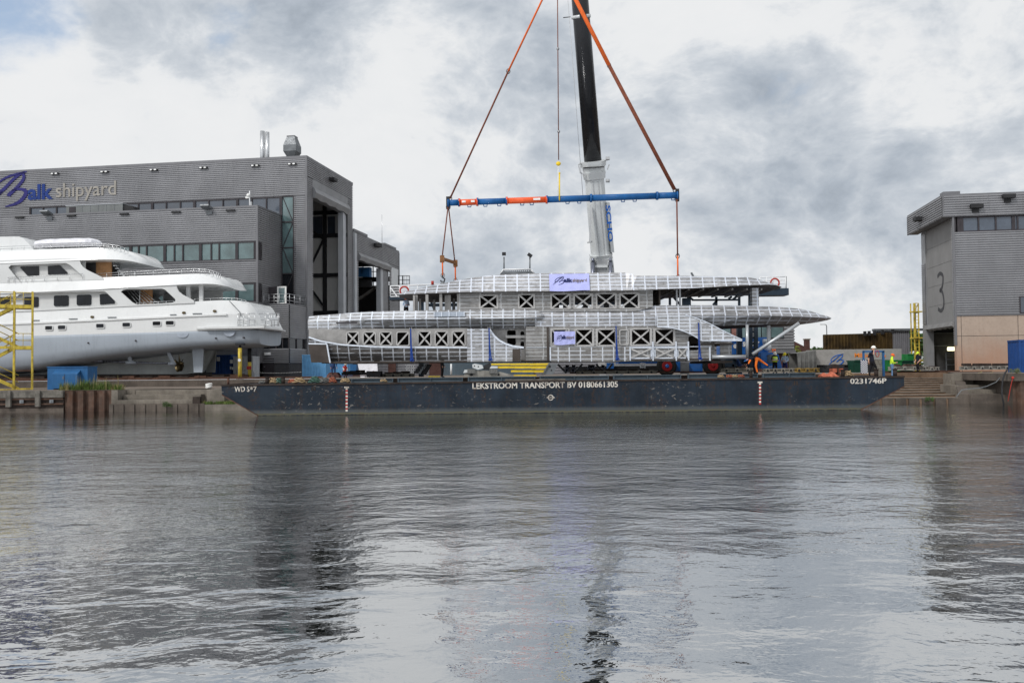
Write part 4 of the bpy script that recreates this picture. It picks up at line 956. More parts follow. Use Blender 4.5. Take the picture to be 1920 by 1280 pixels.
# superstructure bands
st3 = [(-250, 476, 502, 503, 2.6, .3, .3), (-120, 473, 498, 500, 3.2, .35, .4), (0, 470.6, 494, 496.5, 3.3, .4, .4), (90, 467, 490.5, 493.2, 3.3, .4, .4), (170, 464.6, 487, 489.5, 3.3, .45, .4), (200, 465, 486.5, 490, 3.25, .6, .6), (225, 469, 487, 491, 3.1, .8, .8), (245, 476.5, 489.5, 493, 2.8, .9, .9), (262, 485, 493, 496, 2.3, .8, .9), (276, 492, 496.5, 498.5, 1.5, .6, .6), (285, 497, 498.7, 499.5, .6, .2, .2)]
band(YF, YC, refine(st3, 4), True).build('sun_deck', 'yacht_white', Y)
st2 = [(-250, 532, 556, 560, 2.8, .3, .3), (-120, 529, 553, 557, 3.4, .35, .4), (0, 525.5, 550, 553.6, 3.5, .35, .4), (155, 521, 544, 548, 3.5, .35, .4), (225, 518.5, 539.5, 543, 3.5, .4, .4), (310, 515, 535, 538.5, 3.5, .5, .4), (363, 513, 532.5, 536, 3.45, .7, .6), (388, 514, 532, 536.5, 3.3, .9, .9), (405, 518.5, 533, 537.5, 3.05, 1.0, 1.0), (419, 527, 535.5, 539.5, 2.6, .9, 1.1), (430, 534, 538, 541.5, 1.9, .7, .9), (440, 540, 541.8, 543, .8, .3, .3)]
band(YF, YC, refine(st2, 4), True).build('bridge_deck', 'yacht_white', Y)
# upper side wall with recessed windows and open aft part
def both(loops, y, th, name, m):
    mb = MB(YF.M); mb.plate(loops, y, y+th); mb.plate(loops, 2*YC-y-th, 2*YC-y); return mb.build(name, m, Y)
wall = [(-240, 494), (-120, 491), (0, 488), (100, 485), (148, 484), (151, 494), (155, 500), (163, 506), (192, 520), (195, 524), (0, 531), (-240, 538)]
rec = Z1([(55, 290), (72, 274), (440, 260), (470, 275), (548, 345), (543, 360), (140, 380), (118, 370)])
both([L2(YF, wall, .25), L2(YF, rec, .25)[::-1]], .25, .12, 'upper_wall', 'yacht_white2')
both([L2(YF, [(-200, 494), (160, 486), (160, 524), (-200, 530)], .7)], .7, .08, 'recess_panel', 'yacht_recess')
for q in ([(135, 290), (140, 284), (258, 280), (260, 342), (185, 345)], [(320, 280), (398, 274), (449, 322), (449, 333), (322, 337)], [(-60, 300), (5, 322), (13, 345), (0, 352), (-60, 350)]):
    mb = MB(YF.M); mb.plate([L2(YF, Z1(q), .66)], .62, .69); mb.build('cabin_window', 'glass_black', Y)
mb = MB(YF.M); a = YF.hy(160, 490, 1.6); b = YF.hy(183, 522, 1.6); mb.box(a[0]-20, b[0], 1.6, 5.4, b[1]-.2, a[1]+.1); hs = mb.build('upper_cabin', 'inner_dark', Y)
a = YF.hy(180, 489, 1.5); b = YF.hy(209, 521, 1.5); mb = MB(YF.M); mb.box(a[0], b[0], 1.5, 1.62, b[1], a[1]); mb.build('plywood_sheet', 'wood_ply', Y)
mb = MB(YF.M); a = YF.hy(213, 494, 1.5)
for i in range(5): q = YF.hy(213+i*4, 499+i*5, 1.5); mb.box(q[0], q[0]+.35, 1.4, 2.2, q[1], q[1]+.05)
a, b = YF.hy(212, 492, 1.4), YF.hy(236, 520, 1.4); mb.tube([(a[0], 1.4, a[1]), (b[0], 1.4, b[1])], .03, 5); mb.build('stair', 'steel_rail', Y)
# top house and covered tender
top = Z1([(-500, 130), (-60, 85), (128, 84), (150, 92), (200, 140), (235, 185), (-500, 210)])
mb = MB(YF.M)
tp = L2(YF, top, 1.2); mb.plate([tp], 1.2, 5.8); mb.build('top_house', 'yacht_white', Y)
a = YF.hy(57, 452, 1.0); b = YF.hy(181, 452, 1.0); zt = YF.hy(120, 447, 1.0)[1]; zb = YF.hy(120, 463.5, 1.0)[1]
mb = MB(YF.M); r = []; n = 14
for i in range(n+1):
    q = i/n; x = a[0]+(b[0]-a[0])*q; s = (1-abs(2*q-1)**6)**.5 if 0 < q < 1 else .15; s = max(s, .2); h = (zt-zb); cz = zb+h*.5+.05*q
    w_ = 1.05*s; zz = [.5+.02*math.sin(i*2.2), .28, -.2, -.5]
    r.append([(x, 1.7-w_, cz-h*.1), (x, 1.7-w_*.92, cz+h*.28*s), (x, 1.7-w_*.4, cz+h*zz[0]*s), (x, 1.7+w_*.4, cz+h*.5*s), (x, 1.7+w_, cz+h*.2*s), (x, 1.7+w_*.8, cz-h*.5*s), (x, 1.7-w_*.8, cz-h*.5*s)])
mb.loft(r, smooth=False); o = mb.build('covered_tender', 'tarp'); tag(o, 'tender boat wrapped in shiny pale tarpaulin on the sun deck of the white yacht', 'covered boat')
# main deck side wall
mw = [(-240, 552), (-120, 548), (0, 545), (155, 540), (225, 536.5), (330, 532), (331, 536), (332, 540), (335, 546), (342, 552), (363, 563), (364, 568), (0, 586), (-240, 596)]
recm = Z1([(-400, 500), (115, 482), (125, 470), (150, 462), (690, 448), (705, 452), (785, 530), (780, 542), (240, 560), (-400, 590)])
hol = Z1([(805, 452), (818, 440), (850, 433), (1078, 430), (1100, 437), (1168, 500), (1170, 512), (1155, 522), (1120, 527), (910, 536), (880, 520)])
both([L2(YF, mw, .1), L2(YF, recm, .1)[::-1], L2(YF, hol, .1)[::-1]], .1, .12, 'main_deck_wall', 'yacht_white2')
both([L2(YF, [(-200, 556), (223, 540), (223, 580), (-200, 592)], .5)], .5, .08, 'recess_panel', 'yacht_recess')
for q in ((162, 257, 485, 555), (360, 457, 475, 548), (512, 608, 470, 542), (-60, 70, 482, 562)):
    a = YF.hy(q[0]*.28125, 420+q[3]*.28125, .46); b = YF.hy(q[1]*.28125, 420+q[2]*.28125, .46); mb = MB(YF.M); mb.plate([rr(a[0], b[0], a[1], b[1], .14)], .43, .49); mb.build('cabin_window', 'glass_black', Y)
mb = MB(YF.M); mb.plate([L2(YF, Z1([(665, 472), (680, 466), (722, 464), (763, 505), (763, 530), (668, 537)]), .46)], .43, .49); mb.build('cabin_window', 'glass_black', Y)
mb = MB(YF.M); a = YF.hy(226, 545, 1.7); b = YF.hy(296, 583, 1.7); mb.box(a[0]-22, b[0]-2.2, 1.7, 5.3, b[1]-.3, a[1]+.3); mb.build('main_cabin', 'inner_dark', Y)
a = YF.hy(262, 545, 1.6); b = YF.hy(284, 575, 1.6); mb = MB(YF.M); mb.box(a[0], b[0], 1.75, 1.85, b[1]-.4, a[1]+.2); mb.build('plywood_sheet', 'wood_ply', Y)
mb = MB(YF.M)
for i in range(6):
    p, q = YF.hy(238+i*5, 545, 1.1), YF.hy(262+i*7, 573, 1.1); mb.tube([(p[0], 1.1+.1*i, p[1]), (q[0], 1.1+.1*i, q[1])], .03, 5)
p, q = YF.hy(262, 544, 1.0), YF.hy(262, 572, 1.0); mb.tube([(p[0], 1, p[1]), (q[0], 1, q[1])], .05, 5); mb.build('scaffold', 'steel_rail', Y)
for px in (352.5, 376.5):
    a = YF.hy(px, 536, .9); b = YF.hy(px, 566, .9); mb = MB(YF.M); mb.box(a[0]-.16, a[0]+.16, .9, 1.1, b[1]-.2, a[1]+.2); mb.build('deck_pillar', 'yacht_white2', Y)
a = YF.hy(395, 540, 5.5); mb = MB(YF.M); mb.box(a[0]-4.5, a[0]+1.0, 5.7, 5.9, a[1]-1.6, a[1]-.1); mb.build('aft_screen', 'yacht_recess', Y)
# strake, portholes, platform, rails
def strip(pts, y, w, h, name, m, par=Y, F_=None):
    F_ = F_ or YF; mb = MB(F_.M); P = L2(F_, pts, y)
    for (a, b) in zip(P[:-1], P[1:]): mb.bar((a[0], y, a[1]), (b[0], y, b[1]), w, h)
    return mb.build(name, m, par)
strip([(-100, 612.5), (0, 608), (60, 605.5), (222, 598.4), (425, 589.4)], -.03, .12, .13, 'rubbing_strake', 'yacht_white', Y)
strip([(385, 615), (481, 613.5), (497, 613)], -.1, .5, .16, 'platform_edge', 'yacht_white2', Y)
mb = MB(YF.M); a = YF.hy(481, 613.5, 0); e_ = YF.hy(521.5, 613, 3.5)[0]; mb.plate([[(a[0]-5.2, -.12), (a[0]+.1, -.12), ((a[0]+e_)/2, .7), (e_-.1, 2.2), (e_, 3.5), (e_-.1, 4.8), ((a[0]+e_)/2, 6.3), (a[0]+.1, 7.0), (a[0]-5.2, 7.0)]], a[1]-.1, a[1]+.02, 'xy'); mb.build('swim_platform', 'yacht_white2', Y)
for q in ((303, 350), (388, 437), (643, 694), (818, 869), (1019, 1071), (1107, 1160)):
    c = (q[0]+q[1])/2; yy = 692-(c-326)*.0415; a = YF.hy(q[0]*.28125, 420+(yy+13)*.28125, -.0); b = YF.hy(q[1]*.28125, 420+(yy-13)*.28125, 0)
    mb = MB(YF.M); mb.plate([rr(a[0]-.06, b[0]+.06, a[1]-.06, b[1]+.06, .12), rr(a[0], b[0], a[1], b[1], .08)[::-1]], -.05, .05); fr = mb.build('porthole_frame', 'yacht_white2', Y)
    mb = MB(YF.M); mb.plate([rr(a[0], b[0], a[1], b[1], .08)], -.025, .04); mb.build('pane', 'glass_black', fr)
for q in ((216, 262, 642), (460, 515, 632), (718, 775, 622), (1134, 1175, 604), (1285, 1345, 597)):
    a = YF.hy(q[0]*.28125, 420+q[2]*.28125, -.0); b = YF.hy(q[1]*.28125, 420+q[2]*.28125, 0); mb = MB(YF.M); mb.box(a[0], b[0], -.05, .06, a[1]-.035, a[1]+.035); mb.build('scupper', 'mid_steel', Y)
for q in ((615, 619), (1226, 591), (1431, 580)):
    a = YF.hy(q[0]*.28125, 420+q[1]*.28125, 0); mb = MB(YF.M); mb.plate([rr(a[0]-.14, a[0]+.14, a[1]-.1, a[1]+.1, .09)], -.06, .06); mb.build('fairlead', 'bronze', Y)
for q in ((1217, 738), (1528, 728)):
    a = YF.hy(q[0]*.28125, 420+q[1]*.28125, 0); n = 14; lp = [(a[0]+.5*math.cos(math.pi*i/n), a[1]+.12-.38*math.sin(math.pi*i/n)) for i in range(n+1)]
    mb = MB(YF.M); mb.plate([lp], -.005, .1); mb.build('bottom_patch', 'patch_grey', Y)
for q in ((1441, 761), (1625, 757), (908, 777), (592, 792)):
    a = YF.hy(q[0]*.28125, 420+q[1]*.28125, .1); mb = MB(YF.M); mb.tube([(a[0], -.03, a[1]), (a[0], .2, a[1])], .07, 10); mb.build('hull_outlet', 'frame_dark', Y)
def rail(pts, y, h, n, name='rail', F_=YF, par=Y, m='steel_rail', r=.022, bars=2):
    P = L2(F_, pts, y); mb = MB(F_.M); yy = y if isinstance(y, (int, float)) else 0
    for k in range(bars): mb.tube([(a[0], yy, a[1]+h*(k+1)/bars) for a in P], r, 5)
    for i in range(n+1):
        t = i/n*(len(P)-1); k = min(int(t), len(P)-2); f = t-k; x = P[k][0]*(1-f)+P[k+1][0]*f; z = P[k][1]*(1-f)+P[k+1][1]*f
        mb.tube([(x, yy, z), (x, yy, z+h)], r, 5)
    return mb.build(name, m, par)
rail([(0, 471), (60, 468.5), (100, 467), (178, 465), (200, 466), (222, 469), (240, 475)], .65, .38, 16)
rail([(178, 522), (230, 519), (310, 515), (363, 512.5), (388, 514), (405, 518.5), (413, 522)], .7, .40, 14)
rail([(15, 530), (60, 528), (155, 523)], .15, .45, 8, bars=1)
rail([(365, 564), (424, 562.5), (445, 563.5), (461, 567)], .5, .18, 6, bars=1)
rail([(256, 572), (290, 570.5), (326, 568.5)], .12, .2, 5, bars=1)
for (a, b, yy) in ((446, 478, .05), (486, 521, 1.2), (497, 523, 3.5)):
    p = YF.hy(a, 610, yy); q = YF.hy(b, 610, yy); zt = YF.hy(a, 588, yy)[1]; mb = MB(YF.M)
    for k in (0, .45, 1): mb.tube([(p[0], yy, p[1]+(zt-p[1])*(k*.97+.03)), (q[0], yy, p[1]+(zt-p[1])*(k*.97+.03))], .028, 6)
    for i in range(4): x = p[0]+(q[0]-p[0])*i/3; mb.tube([(x, yy, p[1]-.1), (x, yy, zt)], .028, 6)
    mb.build('platform_rail', 'steel_rail', Y)
p, q = YF.hy(429, 563, .6), YF.hy(452, 590, .35); strip([(430, 564), (449, 584), (452, 592)], .12, .06, .05, 'hull_seam', 'mid_steel')
# yellow props under the stern
for i, (px, m, lab) in enumerate(((450, 'yellow', 'bright yellow steel prop nearest to the water under the stern of the white yacht'), (468, 'yellow', 'yellow steel prop with black top and red block, farther under the white yacht stern'))):
    Yp = 76.5 if i == 0 else 80.5
    b = at(px, 712 if i == 0 else 706, Yp); tz = at(px, 648, Yp).z+.15
    t = thing('hull_prop', lab, 'prop', (b.x, Yp, YARD-.02), 'steel props under the yacht stern')
    mb = MB(); mb.tube([(b.x, Yp, YARD-.02), (b.x, Yp, tz-.35)], .165, 14); mb.build('post', m, t)
    mb = MB(); mb.tube([(b.x, Yp, tz-.35), (b.x, Yp, tz-.1)], .10, 10); mb.box(b.x-.35, b.x+.35, Yp-.3, Yp+.3, tz-.1, tz+.02); mb.build('head_plate', 'dark_steel', t)
    mb = MB(); mb.box(b.x-.25, b.x+.25, Yp-.25, Yp+.25, YARD-.02, YARD+.05); mb.build('foot_plate', 'dark_steel', t)
    mb = MB()
    if i == 1: mb.tube([(b.x, Yp, tz-1.6), (b.x, Yp, tz-.36)], .172, 14); mb.build('black_sleeve', 'dark_steel', t); mb = MB(); mb.box(b.x-.2, b.x+.2, Yp-.22, Yp-.15, YARD+.8, YARD+1.1); mb.build('red_block', 'red', t)
    else:
        z = at(px, 675, Yp).z; mb.tube([(b.x, Yp-.175, z), (b.x, Yp-.162, z)], .13, 12); mb.build('number_disc', 'paint_white2', t)
# keel cradle and rails under the yacht
t = thing('launch_trolley', 'rusty low launching trolley with rollers carrying the white yacht', 'trolley', (YO.x-13, 80, YARD))
mb = MB(); mb.box(-45, -23.5, 79.2, 79.7, 2.0+.12, 2.42); mb.build('beam', 'rust_dark', t)
mb = MB(); mb.box(-45, -23.5, 78.4, 78.6, 2.0, 2.2); mb.build('rail_beam', 'rust', t)
for i in range(14):
    x = -44+i*1.55; mb = MB(); mb.box(x-.5, x+.5, 78.3, 80.2, 2.05, 2.28+.12*random.random()); 
    mb.tube([(x-.2, 78.25, 2.2), (x-.2, 78.5, 2.2)], .13, 10); mb.build('roller_block', 'rust' if i % 2 else 'rust_dark', t)
mb = MB(); mb.box(-39.5, -38, 78.3, 80, 2.3, 3.2); mb.build('keel_block', 'brick_dark', t)
mb = MB(); mb.box(-60, -15.9, 75.9, 76.1, YARD, YARD+.17); tag(mb.build('slipway_rail', 'rust'), 'brown steel rail along the concrete kerb below the white yacht', 'rail')

# ================================================================ BARGE
BY0, BY1 = 53.7, 60.2
prof = [(415, 722), (1695, 706), (1695.6, 724), (1614, 768), (1560, 790), (545, 800), (484, 779), (416, 740)]
PB = [at(a, b, BY0) for a, b in prof]; PB = [(p.x, p.z) for p in PB]
Bg = thing('cargo_barge', 'long dark blue steel barge with white lettering moored across the slipways', 'barge', (2, 57, 0))
mb = MB(); mb.plate([PB], BY0, BY1); mb.build('hull', 'hull_barge', Bg)
def deckz(x): f = (x-PB[0][0])/(PB[1][0]-PB[0][0]); return PB[0][1]+(PB[1][1]-PB[0][1])*f
xa, xb = PB[0][0], PB[1][0]
mb = MB()
for (y, w) in ((BY0, .12), (BY1, .12)):
    mb.bar((xa-.03, y, deckz(xa)), (xb+.03, y, deckz(xb)), w, .10)
for x in (xa, xb): mb.bar((x, BY0+.06, deckz(x)), (x, BY1-.06, deckz(x)), .1, .10)
mb.build('deck_edge', 'rust_dark', Bg)
mb = MB(); lw = [at(a, b, BY0-.02) for a, b in ((416, 740), (484, 779))]; mb.bar(lw[0], lw[1], .05, .05); lw = [at(a, b, BY0-.02) for a, b in ((1695.6, 724), (1614, 768))]; mb.bar(lw[0], lw[1], .06, .05); mb.build('chine_bar', 'rust', Bg)
exb = Vector((1, 0, (PB[1][1]-PB[0][1])/(PB[1][0]-PB[0][0]))).normalized(); ezb = Vector((-exb.z, 0, exb.x))
def fit_text(txt, px0, py0, px1, cap_py, Yd, m, name, par, ex=None, ez=None, depth=.012, bold=.0, FR=None, yl=None, sx_extra=1.):
    """lettering between two measured ends"""
    ex = ex or Vector((1, 0, 0)); ez = ez or Vector((0, 0, 1))
    p0 = at(px0, py0, Yd); p1 = at(px1, py0, Yd); h = abs(at(px0, py0-cap_py, Yd).z-p0.z)
    size = h/.70
    tmp = MB(); text_mesh(tmp, txt, size, (0, 0, 0), (1, 0, 0), (0, 0, 1), bold, .01)
    w = max(v.x for v in tmp.v)-min(v.x for v in tmp.v)
    mb = MB(); text_mesh(mb, txt, size, p0, ex, ez, bold, depth, (p1.x-p0.x)/w)
    return mb.build(name, m, par)
fit_text('LEKSTROOM TRANSPORT BV 0180661305', 885, 728.5, 1158, 11, BY0-.005, 'paint_white', 'lettering', Bg, exb, ezb, bold=.012)
fit_text('WD S', 440, 734, 468, 9.5, BY0-.005, 'paint_white', 'lettering', Bg, exb, ezb, bold=.008)
fit_text('8', 469.5, 730, 473.5, 5.5, BY0-.005, 'paint_white', 'lettering', Bg, exb, ezb, bold=.004)
fit_text('7', 475, 733.6, 481, 9.5, BY0-.005, 'paint_white', 'lettering', Bg, exb, ezb, bold=.008)
fit_text('0231746P', 1594, 719, 1662, 9.5, BY0-.005, 'paint_white', 'lettering', Bg, exb, ezb, bold=.010)
for px, n in ((650, 13), (1425, 12)):
    y0_ = 726 if px < 1000 else 716.5; dy = 3.35
    mb = MB(); a = at(px-4.5, y0_-1.5, BY0); b = at(px+4.5, y0_+1.2, BY0); mb.box(a.x, b.x, BY0-.014, BY0-.002, b.z, a.z); mb.build('draught_mark_head', 'paint_white', Bg)
    mw_ = MB(); mw_.k = 0
    for i in range(n):
        a = at(px-1.9, y0_+1.4+i*dy, BY0); b = at(px+1.9, y0_+1.4+(i+1)*dy, BY0); mw_.k = i % 2; mw_.box(a.x, b.x, BY0-.012, BY0-.002, b.z, a.z)
    mw_.build('draught_scale', ['paint_white', 'paint_red'], Bg)
c = at(1032.5, 745, BY0); mb = MB(); n = 20
mb.plate([[(c.x+.17*math.cos(2*math.pi*i/n), c.z+.17*math.sin(2*math.pi*i/n)) for i in range(n)], [(c.x+.12*math.cos(-2*math.pi*i/n), c.z+.12*math.sin(-2*math.pi*i/n)) for i in range(n)]], BY0-.014, BY0-.002)
mb.box(c.x-.24, c.x+.24, BY0-.02, BY0-.015, c.z-.02, c.z+.02); mb.build('load_line_mark', 'paint_white', Bg)
c = at(1208, 732, BY0); mb = MB(); mb.plate([[(c.x+.28*math.cos(2*math.pi*i/n), c.z+.28*math.sin(2*math.pi*i/n)) for i in range(n)], [(c.x+.24*math.cos(-2*math.pi*i/n), c.z+.24*math.sin(-2*math.pi*i/n)) for i in range(n)]], BY0-.012, BY0-.002); mb.build('weld_ring', 'hull_barge', Bg)
for px, py in ((588, 728), (757, 726), (1308, 720), (1492, 718)):
    c = at(px, py, BY0); mb = MB(); mb.box(c.x-.11, c.x-.03, BY0-.02, BY0-.002, c.z-.12, c.z+.12); mb.box(c.x+.03, c.x+.11, BY0-.02, BY0-.002, c.z-.12, c.z+.12); mb.build('side_bracket', 'rust_dark', Bg)
# bollards are welded to the barge
for px, py, r in ((428, 716, .07), (501, 712, .11), (531, 711.5, .11), (1408, 702, .1), (1580, 699, .12), (1643, 697, .12), (1678, 696, .12)):
    b = at(px, py, 54.6); z = deckz(b.x); h = .42
    mb = MB(); mb.tube([(b.x, 54.6, z), (b.x, 54.6, z+h)], r, 12); mb.tube([(b.x, 54.6, z+h), (b.x, 54.6, z+h+.05)], r*1.3, 12); mb.build('bollard', 'rust_dark' if px > 440 else 'rust', Bg)
# steel I-beams laid along the deck
def ibeam(x0, x1, y, z0, z1, m, label, name='steel_beam', group=None):
    mb = MB(); mb.box(x0, x1, y, y+.3, z0, z0+.03); mb.box(x0, x1, y+.13, y+.17, z0+.03, z1-.03); mb.box(x0, x1, y, y+.3, z1-.03, z1)
    n = max(2, int((x1-x0)/2.2))
    for i in range(n+1): x = x0+.05+(x1-x0-.1)*i/n; mb.box(x-.02, x+.02, y+.01, y+.13, z0+.03, z1-.03)
    o = mb.build(name, m); tag(o, label, 'steel beam', group); return o
segs = [(582, 737, 'blue grey steel beam on the barge nearest the orange and green ropes'), (745, 868, 'second blue grey deck beam from the left, under the tilted winch'), (877, 1004, 'blue grey deck beam below the yellow pipes'), (1012, 1142, 'blue grey deck beam right of the yellow pipes'),
        (1150, 1278, 'blue grey deck beam in front of the first red crane wheel'), (1290, 1422, 'blue grey deck beam left of the worker in orange trousers'), (1430, 1530, 'blue grey deck beam right of the worker in orange trousers')]
for a, b, lab in segs:
    xa_, xb_ = at(a, 710, 55.0).x, at(b, 710, 55.0).x; z = deckz(xa_)+.02; ibeam(xa_, xb_, 55.0, z, z+.27, 'beam_blue', lab, group='steel beams along the barge deck')
mb = MB(); mb.box(at(580, 700, 58).x, at(1530, 700, 58).x, 57.5, 58.5, deckz(0)+.02, deckz(0)+.22); tag(mb.build('deck_girder', 'rust_dark'), 'long dark rusty girder lying behind the blue grey beams on the barge', 'girder')
mb = MB(); mb.box(at(947, 712, 54.4).x, at(1060, 712, 54.4).x, 54.3, 54.5, deckz(0)+.02, deckz(0)+.14); tag(mb.build('plank', 'timber'), 'old grey wooden plank on the barge edge above the lettering', 'plank')

# ================================================================ ALUMINIUM SUPERSTRUCTURE
AF = Frame((0, 56.0, 0), 0); AC = 4.0
S = thing('yacht_superstructure', 'bare aluminium yacht superstructure with ground weld seams hanging over the barge', 'ship section', (3.5, 60, 2.9))
def A2(pts, y): return L2(AF, pts, y)
# roof
st = [(745, 552, 552.6, 553.6, 1.2, .2, .2), (757, 546.5, 551.8, 556, 2.3, .9, .7), (775, 542.5, 551, 557, 3.0, 1.2, .9), (800, 537.5, 550, 556, 3.5, 1.3, .9), (830, 531, 549, 553, 3.8, 1.3, .7), (860, 525, 548, 550, 4, 1.1, .4), (890, 520, 547.3, 548.3, 4, .9, .3), (910, 517.2, 547, 548, 4, .7, .25), (940, 515, 546.5, 547.5, 4, .6, .2), (1030, 512, 546, 547, 4, .5, .2), (1175, 511, 544.5, 545.5, 4, .5, .2)]
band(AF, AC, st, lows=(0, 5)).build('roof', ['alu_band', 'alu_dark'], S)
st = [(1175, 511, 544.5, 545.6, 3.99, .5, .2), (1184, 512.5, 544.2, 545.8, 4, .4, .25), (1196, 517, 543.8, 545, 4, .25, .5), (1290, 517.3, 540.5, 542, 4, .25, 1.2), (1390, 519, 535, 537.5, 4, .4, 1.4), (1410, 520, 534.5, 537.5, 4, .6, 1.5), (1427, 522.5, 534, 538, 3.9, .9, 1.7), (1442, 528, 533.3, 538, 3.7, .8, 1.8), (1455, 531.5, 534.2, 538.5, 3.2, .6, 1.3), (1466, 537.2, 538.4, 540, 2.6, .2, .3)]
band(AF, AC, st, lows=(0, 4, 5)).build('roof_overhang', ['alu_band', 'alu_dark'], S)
mb = MB(AF.M)
for px in range(1235, 1440, 27):
    a = AF.hy(px, 541, 1.5); mb.box(a[0]-.04, a[0]+.04, 1.0, 7.0, a[1]-.14, a[1]-.02)
mb.build('ceiling_frames', 'alu_plain', S)
# roof lower shell ring (inner ceiling plate)
# middle deck, near shell (bullet shaped) and long tapering deck
st = [(577, 593, 603.6, 618, 3.55, .35, .1), (618, 589.6, 602, 618, 3.7, .4, .15), (650, 587, 601, 617.8, 3.8, .45, .3), (689, 584.2, 599.2, 617.5, 3.9, .5, .5), (730, 583.2, 598.5, 617.2, 4, .5, .75), (771, 582.5, 598, 617, 4, .5, .8), (958, 578.8, 596.6, 616, 4, .5, .85), (990, 579, 595.5, 614.8, 3.95, .5, .8), (1003, 580.5, 594.5, 613, 3.88, .45, .65), (1014, 585, 593.5, 608, 3.75, .3, .4), (1021, 590.5, 592.5, 596, 3.55, .1, .1)]
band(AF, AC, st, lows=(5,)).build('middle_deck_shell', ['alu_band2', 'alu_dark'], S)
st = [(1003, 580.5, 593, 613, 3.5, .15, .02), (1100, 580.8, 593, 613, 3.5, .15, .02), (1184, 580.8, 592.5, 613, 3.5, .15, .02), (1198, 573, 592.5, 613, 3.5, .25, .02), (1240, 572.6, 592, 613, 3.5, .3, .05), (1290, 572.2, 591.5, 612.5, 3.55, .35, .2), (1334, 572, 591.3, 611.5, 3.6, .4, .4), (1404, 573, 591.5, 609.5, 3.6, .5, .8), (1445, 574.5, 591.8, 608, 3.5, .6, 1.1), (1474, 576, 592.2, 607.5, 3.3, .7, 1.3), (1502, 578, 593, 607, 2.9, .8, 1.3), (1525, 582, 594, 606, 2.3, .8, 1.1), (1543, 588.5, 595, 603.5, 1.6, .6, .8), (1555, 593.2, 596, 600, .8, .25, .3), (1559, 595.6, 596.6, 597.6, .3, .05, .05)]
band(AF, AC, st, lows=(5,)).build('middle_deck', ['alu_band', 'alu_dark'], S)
# lower house wall, left, with window openings
def win(x0, x1, y0, y1, y, r=.10): a = AF.hy(x0, y1, y); b = AF.hy(x1, y0, y); return rr(a[0], b[0], a[1], b[1], r)
def brace(x0, x1, y0, y1, y, kind='x', m='alu_brace', w=.10):
    a = AF.hy(x0, y1, y); b = AF.hy(x1, y0, y); mb = MB(AF.M)
    mb.bar((a[0], y-.02, a[1]), (b[0], y-.02, b[1]), w, .04, up=(0, 1, 0))
    if kind == 'x': mb.bar((a[0], y+.03, b[1]), (b[0], y+.03, a[1]), w, .04, up=(0, 1, 0))
    return mb.build('window_brace', m, S)
LW = [(651, 672, 623, 646), (682, 703, 623, 646), (713, 734, 623, 646.5), (745, 766, 623, 647), (785, 807, 622, 648), (817, 839, 622, 648), (849, 871, 622, 648.5)]
yl = .45
def wall_pair(name, outline, wins, y, m, th=.08, far=True):
    lo = [A2(outline, y)]+[win(*w_, y)[::-1] for w_ in wins]
    mb = MB(AF.M); mb.plate(lo, y, y+th); mb.build(name, m, S)
    if far:
        mb = MB(AF.M); mb.plate(lo, 2*AC-y-th, 2*AC-y); mb.build(name, m, S)
wall_pair('lower_house_wall', [(579, 617), (878, 615), (878, 655), (700, 655), (640, 648), (600, 640), (579, 632)], LW, yl, 'alu_plain')
for w_ in LW: brace(*w_, yl, 'x' if w_[0] != 745 else '/')
# raised frames round the windows
for w_ in LW:
    a = AF.hy(w_[0]-2, w_[3]+2, yl); b = AF.hy(w_[1]+2, w_[2]-2, yl); mb = MB(AF.M); mb.plate([rr(a[0], b[0], a[1], b[1], .14), win(*w_, yl)[::-1]], yl-.035, yl-.001); mb.build('window_frame', 'alu_brace', S)
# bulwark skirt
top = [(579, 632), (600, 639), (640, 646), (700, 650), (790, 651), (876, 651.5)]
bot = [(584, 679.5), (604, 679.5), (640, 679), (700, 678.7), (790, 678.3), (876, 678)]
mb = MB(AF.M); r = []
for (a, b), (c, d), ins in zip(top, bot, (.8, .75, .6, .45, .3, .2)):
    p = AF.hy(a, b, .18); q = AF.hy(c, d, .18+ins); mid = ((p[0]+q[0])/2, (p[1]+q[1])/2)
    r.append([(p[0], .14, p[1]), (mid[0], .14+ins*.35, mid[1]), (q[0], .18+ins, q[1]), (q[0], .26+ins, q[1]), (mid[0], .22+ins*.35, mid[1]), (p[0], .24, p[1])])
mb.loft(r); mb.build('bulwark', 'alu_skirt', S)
strip([(a, b) for a, b in top], .12, .07, .09, 'bulwark_cap', 'alu_edge', S, AF)
mb = MB(AF.M); p = A2([(580, 645), (614, 645.5), (619.5, 679.8), (585, 679.2)], .3); mb.plate([p], .06, .16); pl = mb.build('end_plate', 'alu_dark', S)
mb = MB(AF.M); p = A2([(580, 643), (614.5, 643.5), (614.5, 646), (580, 645.5)], .3); mb.plate([p], .04, .17); p = A2([(613, 645), (615.5, 645), (621.5, 680), (619, 680)], .3); mb.plate([p], .05, .17); mb.build('plate_edge', 'alu_edge', pl)
mb = MB(AF.M); p = A2([(579, 618), (579, 632), (584, 679), (640, 679), (640, 618)], 1.2); mb.plate([p], 1.2, 1.3); mb.build('end_shell', 'alu_dark', S)
# panel with the concave cut
cut = [(876, 616), (918, 616), (921, 622), (927, 630), (936, 638), (948, 644.5), (962, 649), (977, 651), (977, 677.5), (876, 678)]
mb = MB(AF.M); mb.plate([A2(cut, .25)], .14, .24); mb.build('bulwark', 'alu_band', S)
strip([(918, 617), (921, 622), (927, 630), (936, 638), (948, 644.5), (962, 649), (982, 651.5)], .12, .07, .12, 'bulwark_cap', 'alu_edge', S, AF)
mb = MB(AF.M); mb.plate([A2([(961, 654), (976, 654), (976, 677), (961, 677)], .1)], .09, .13); mb.build('hatch_plate', 'alu_dark', S)
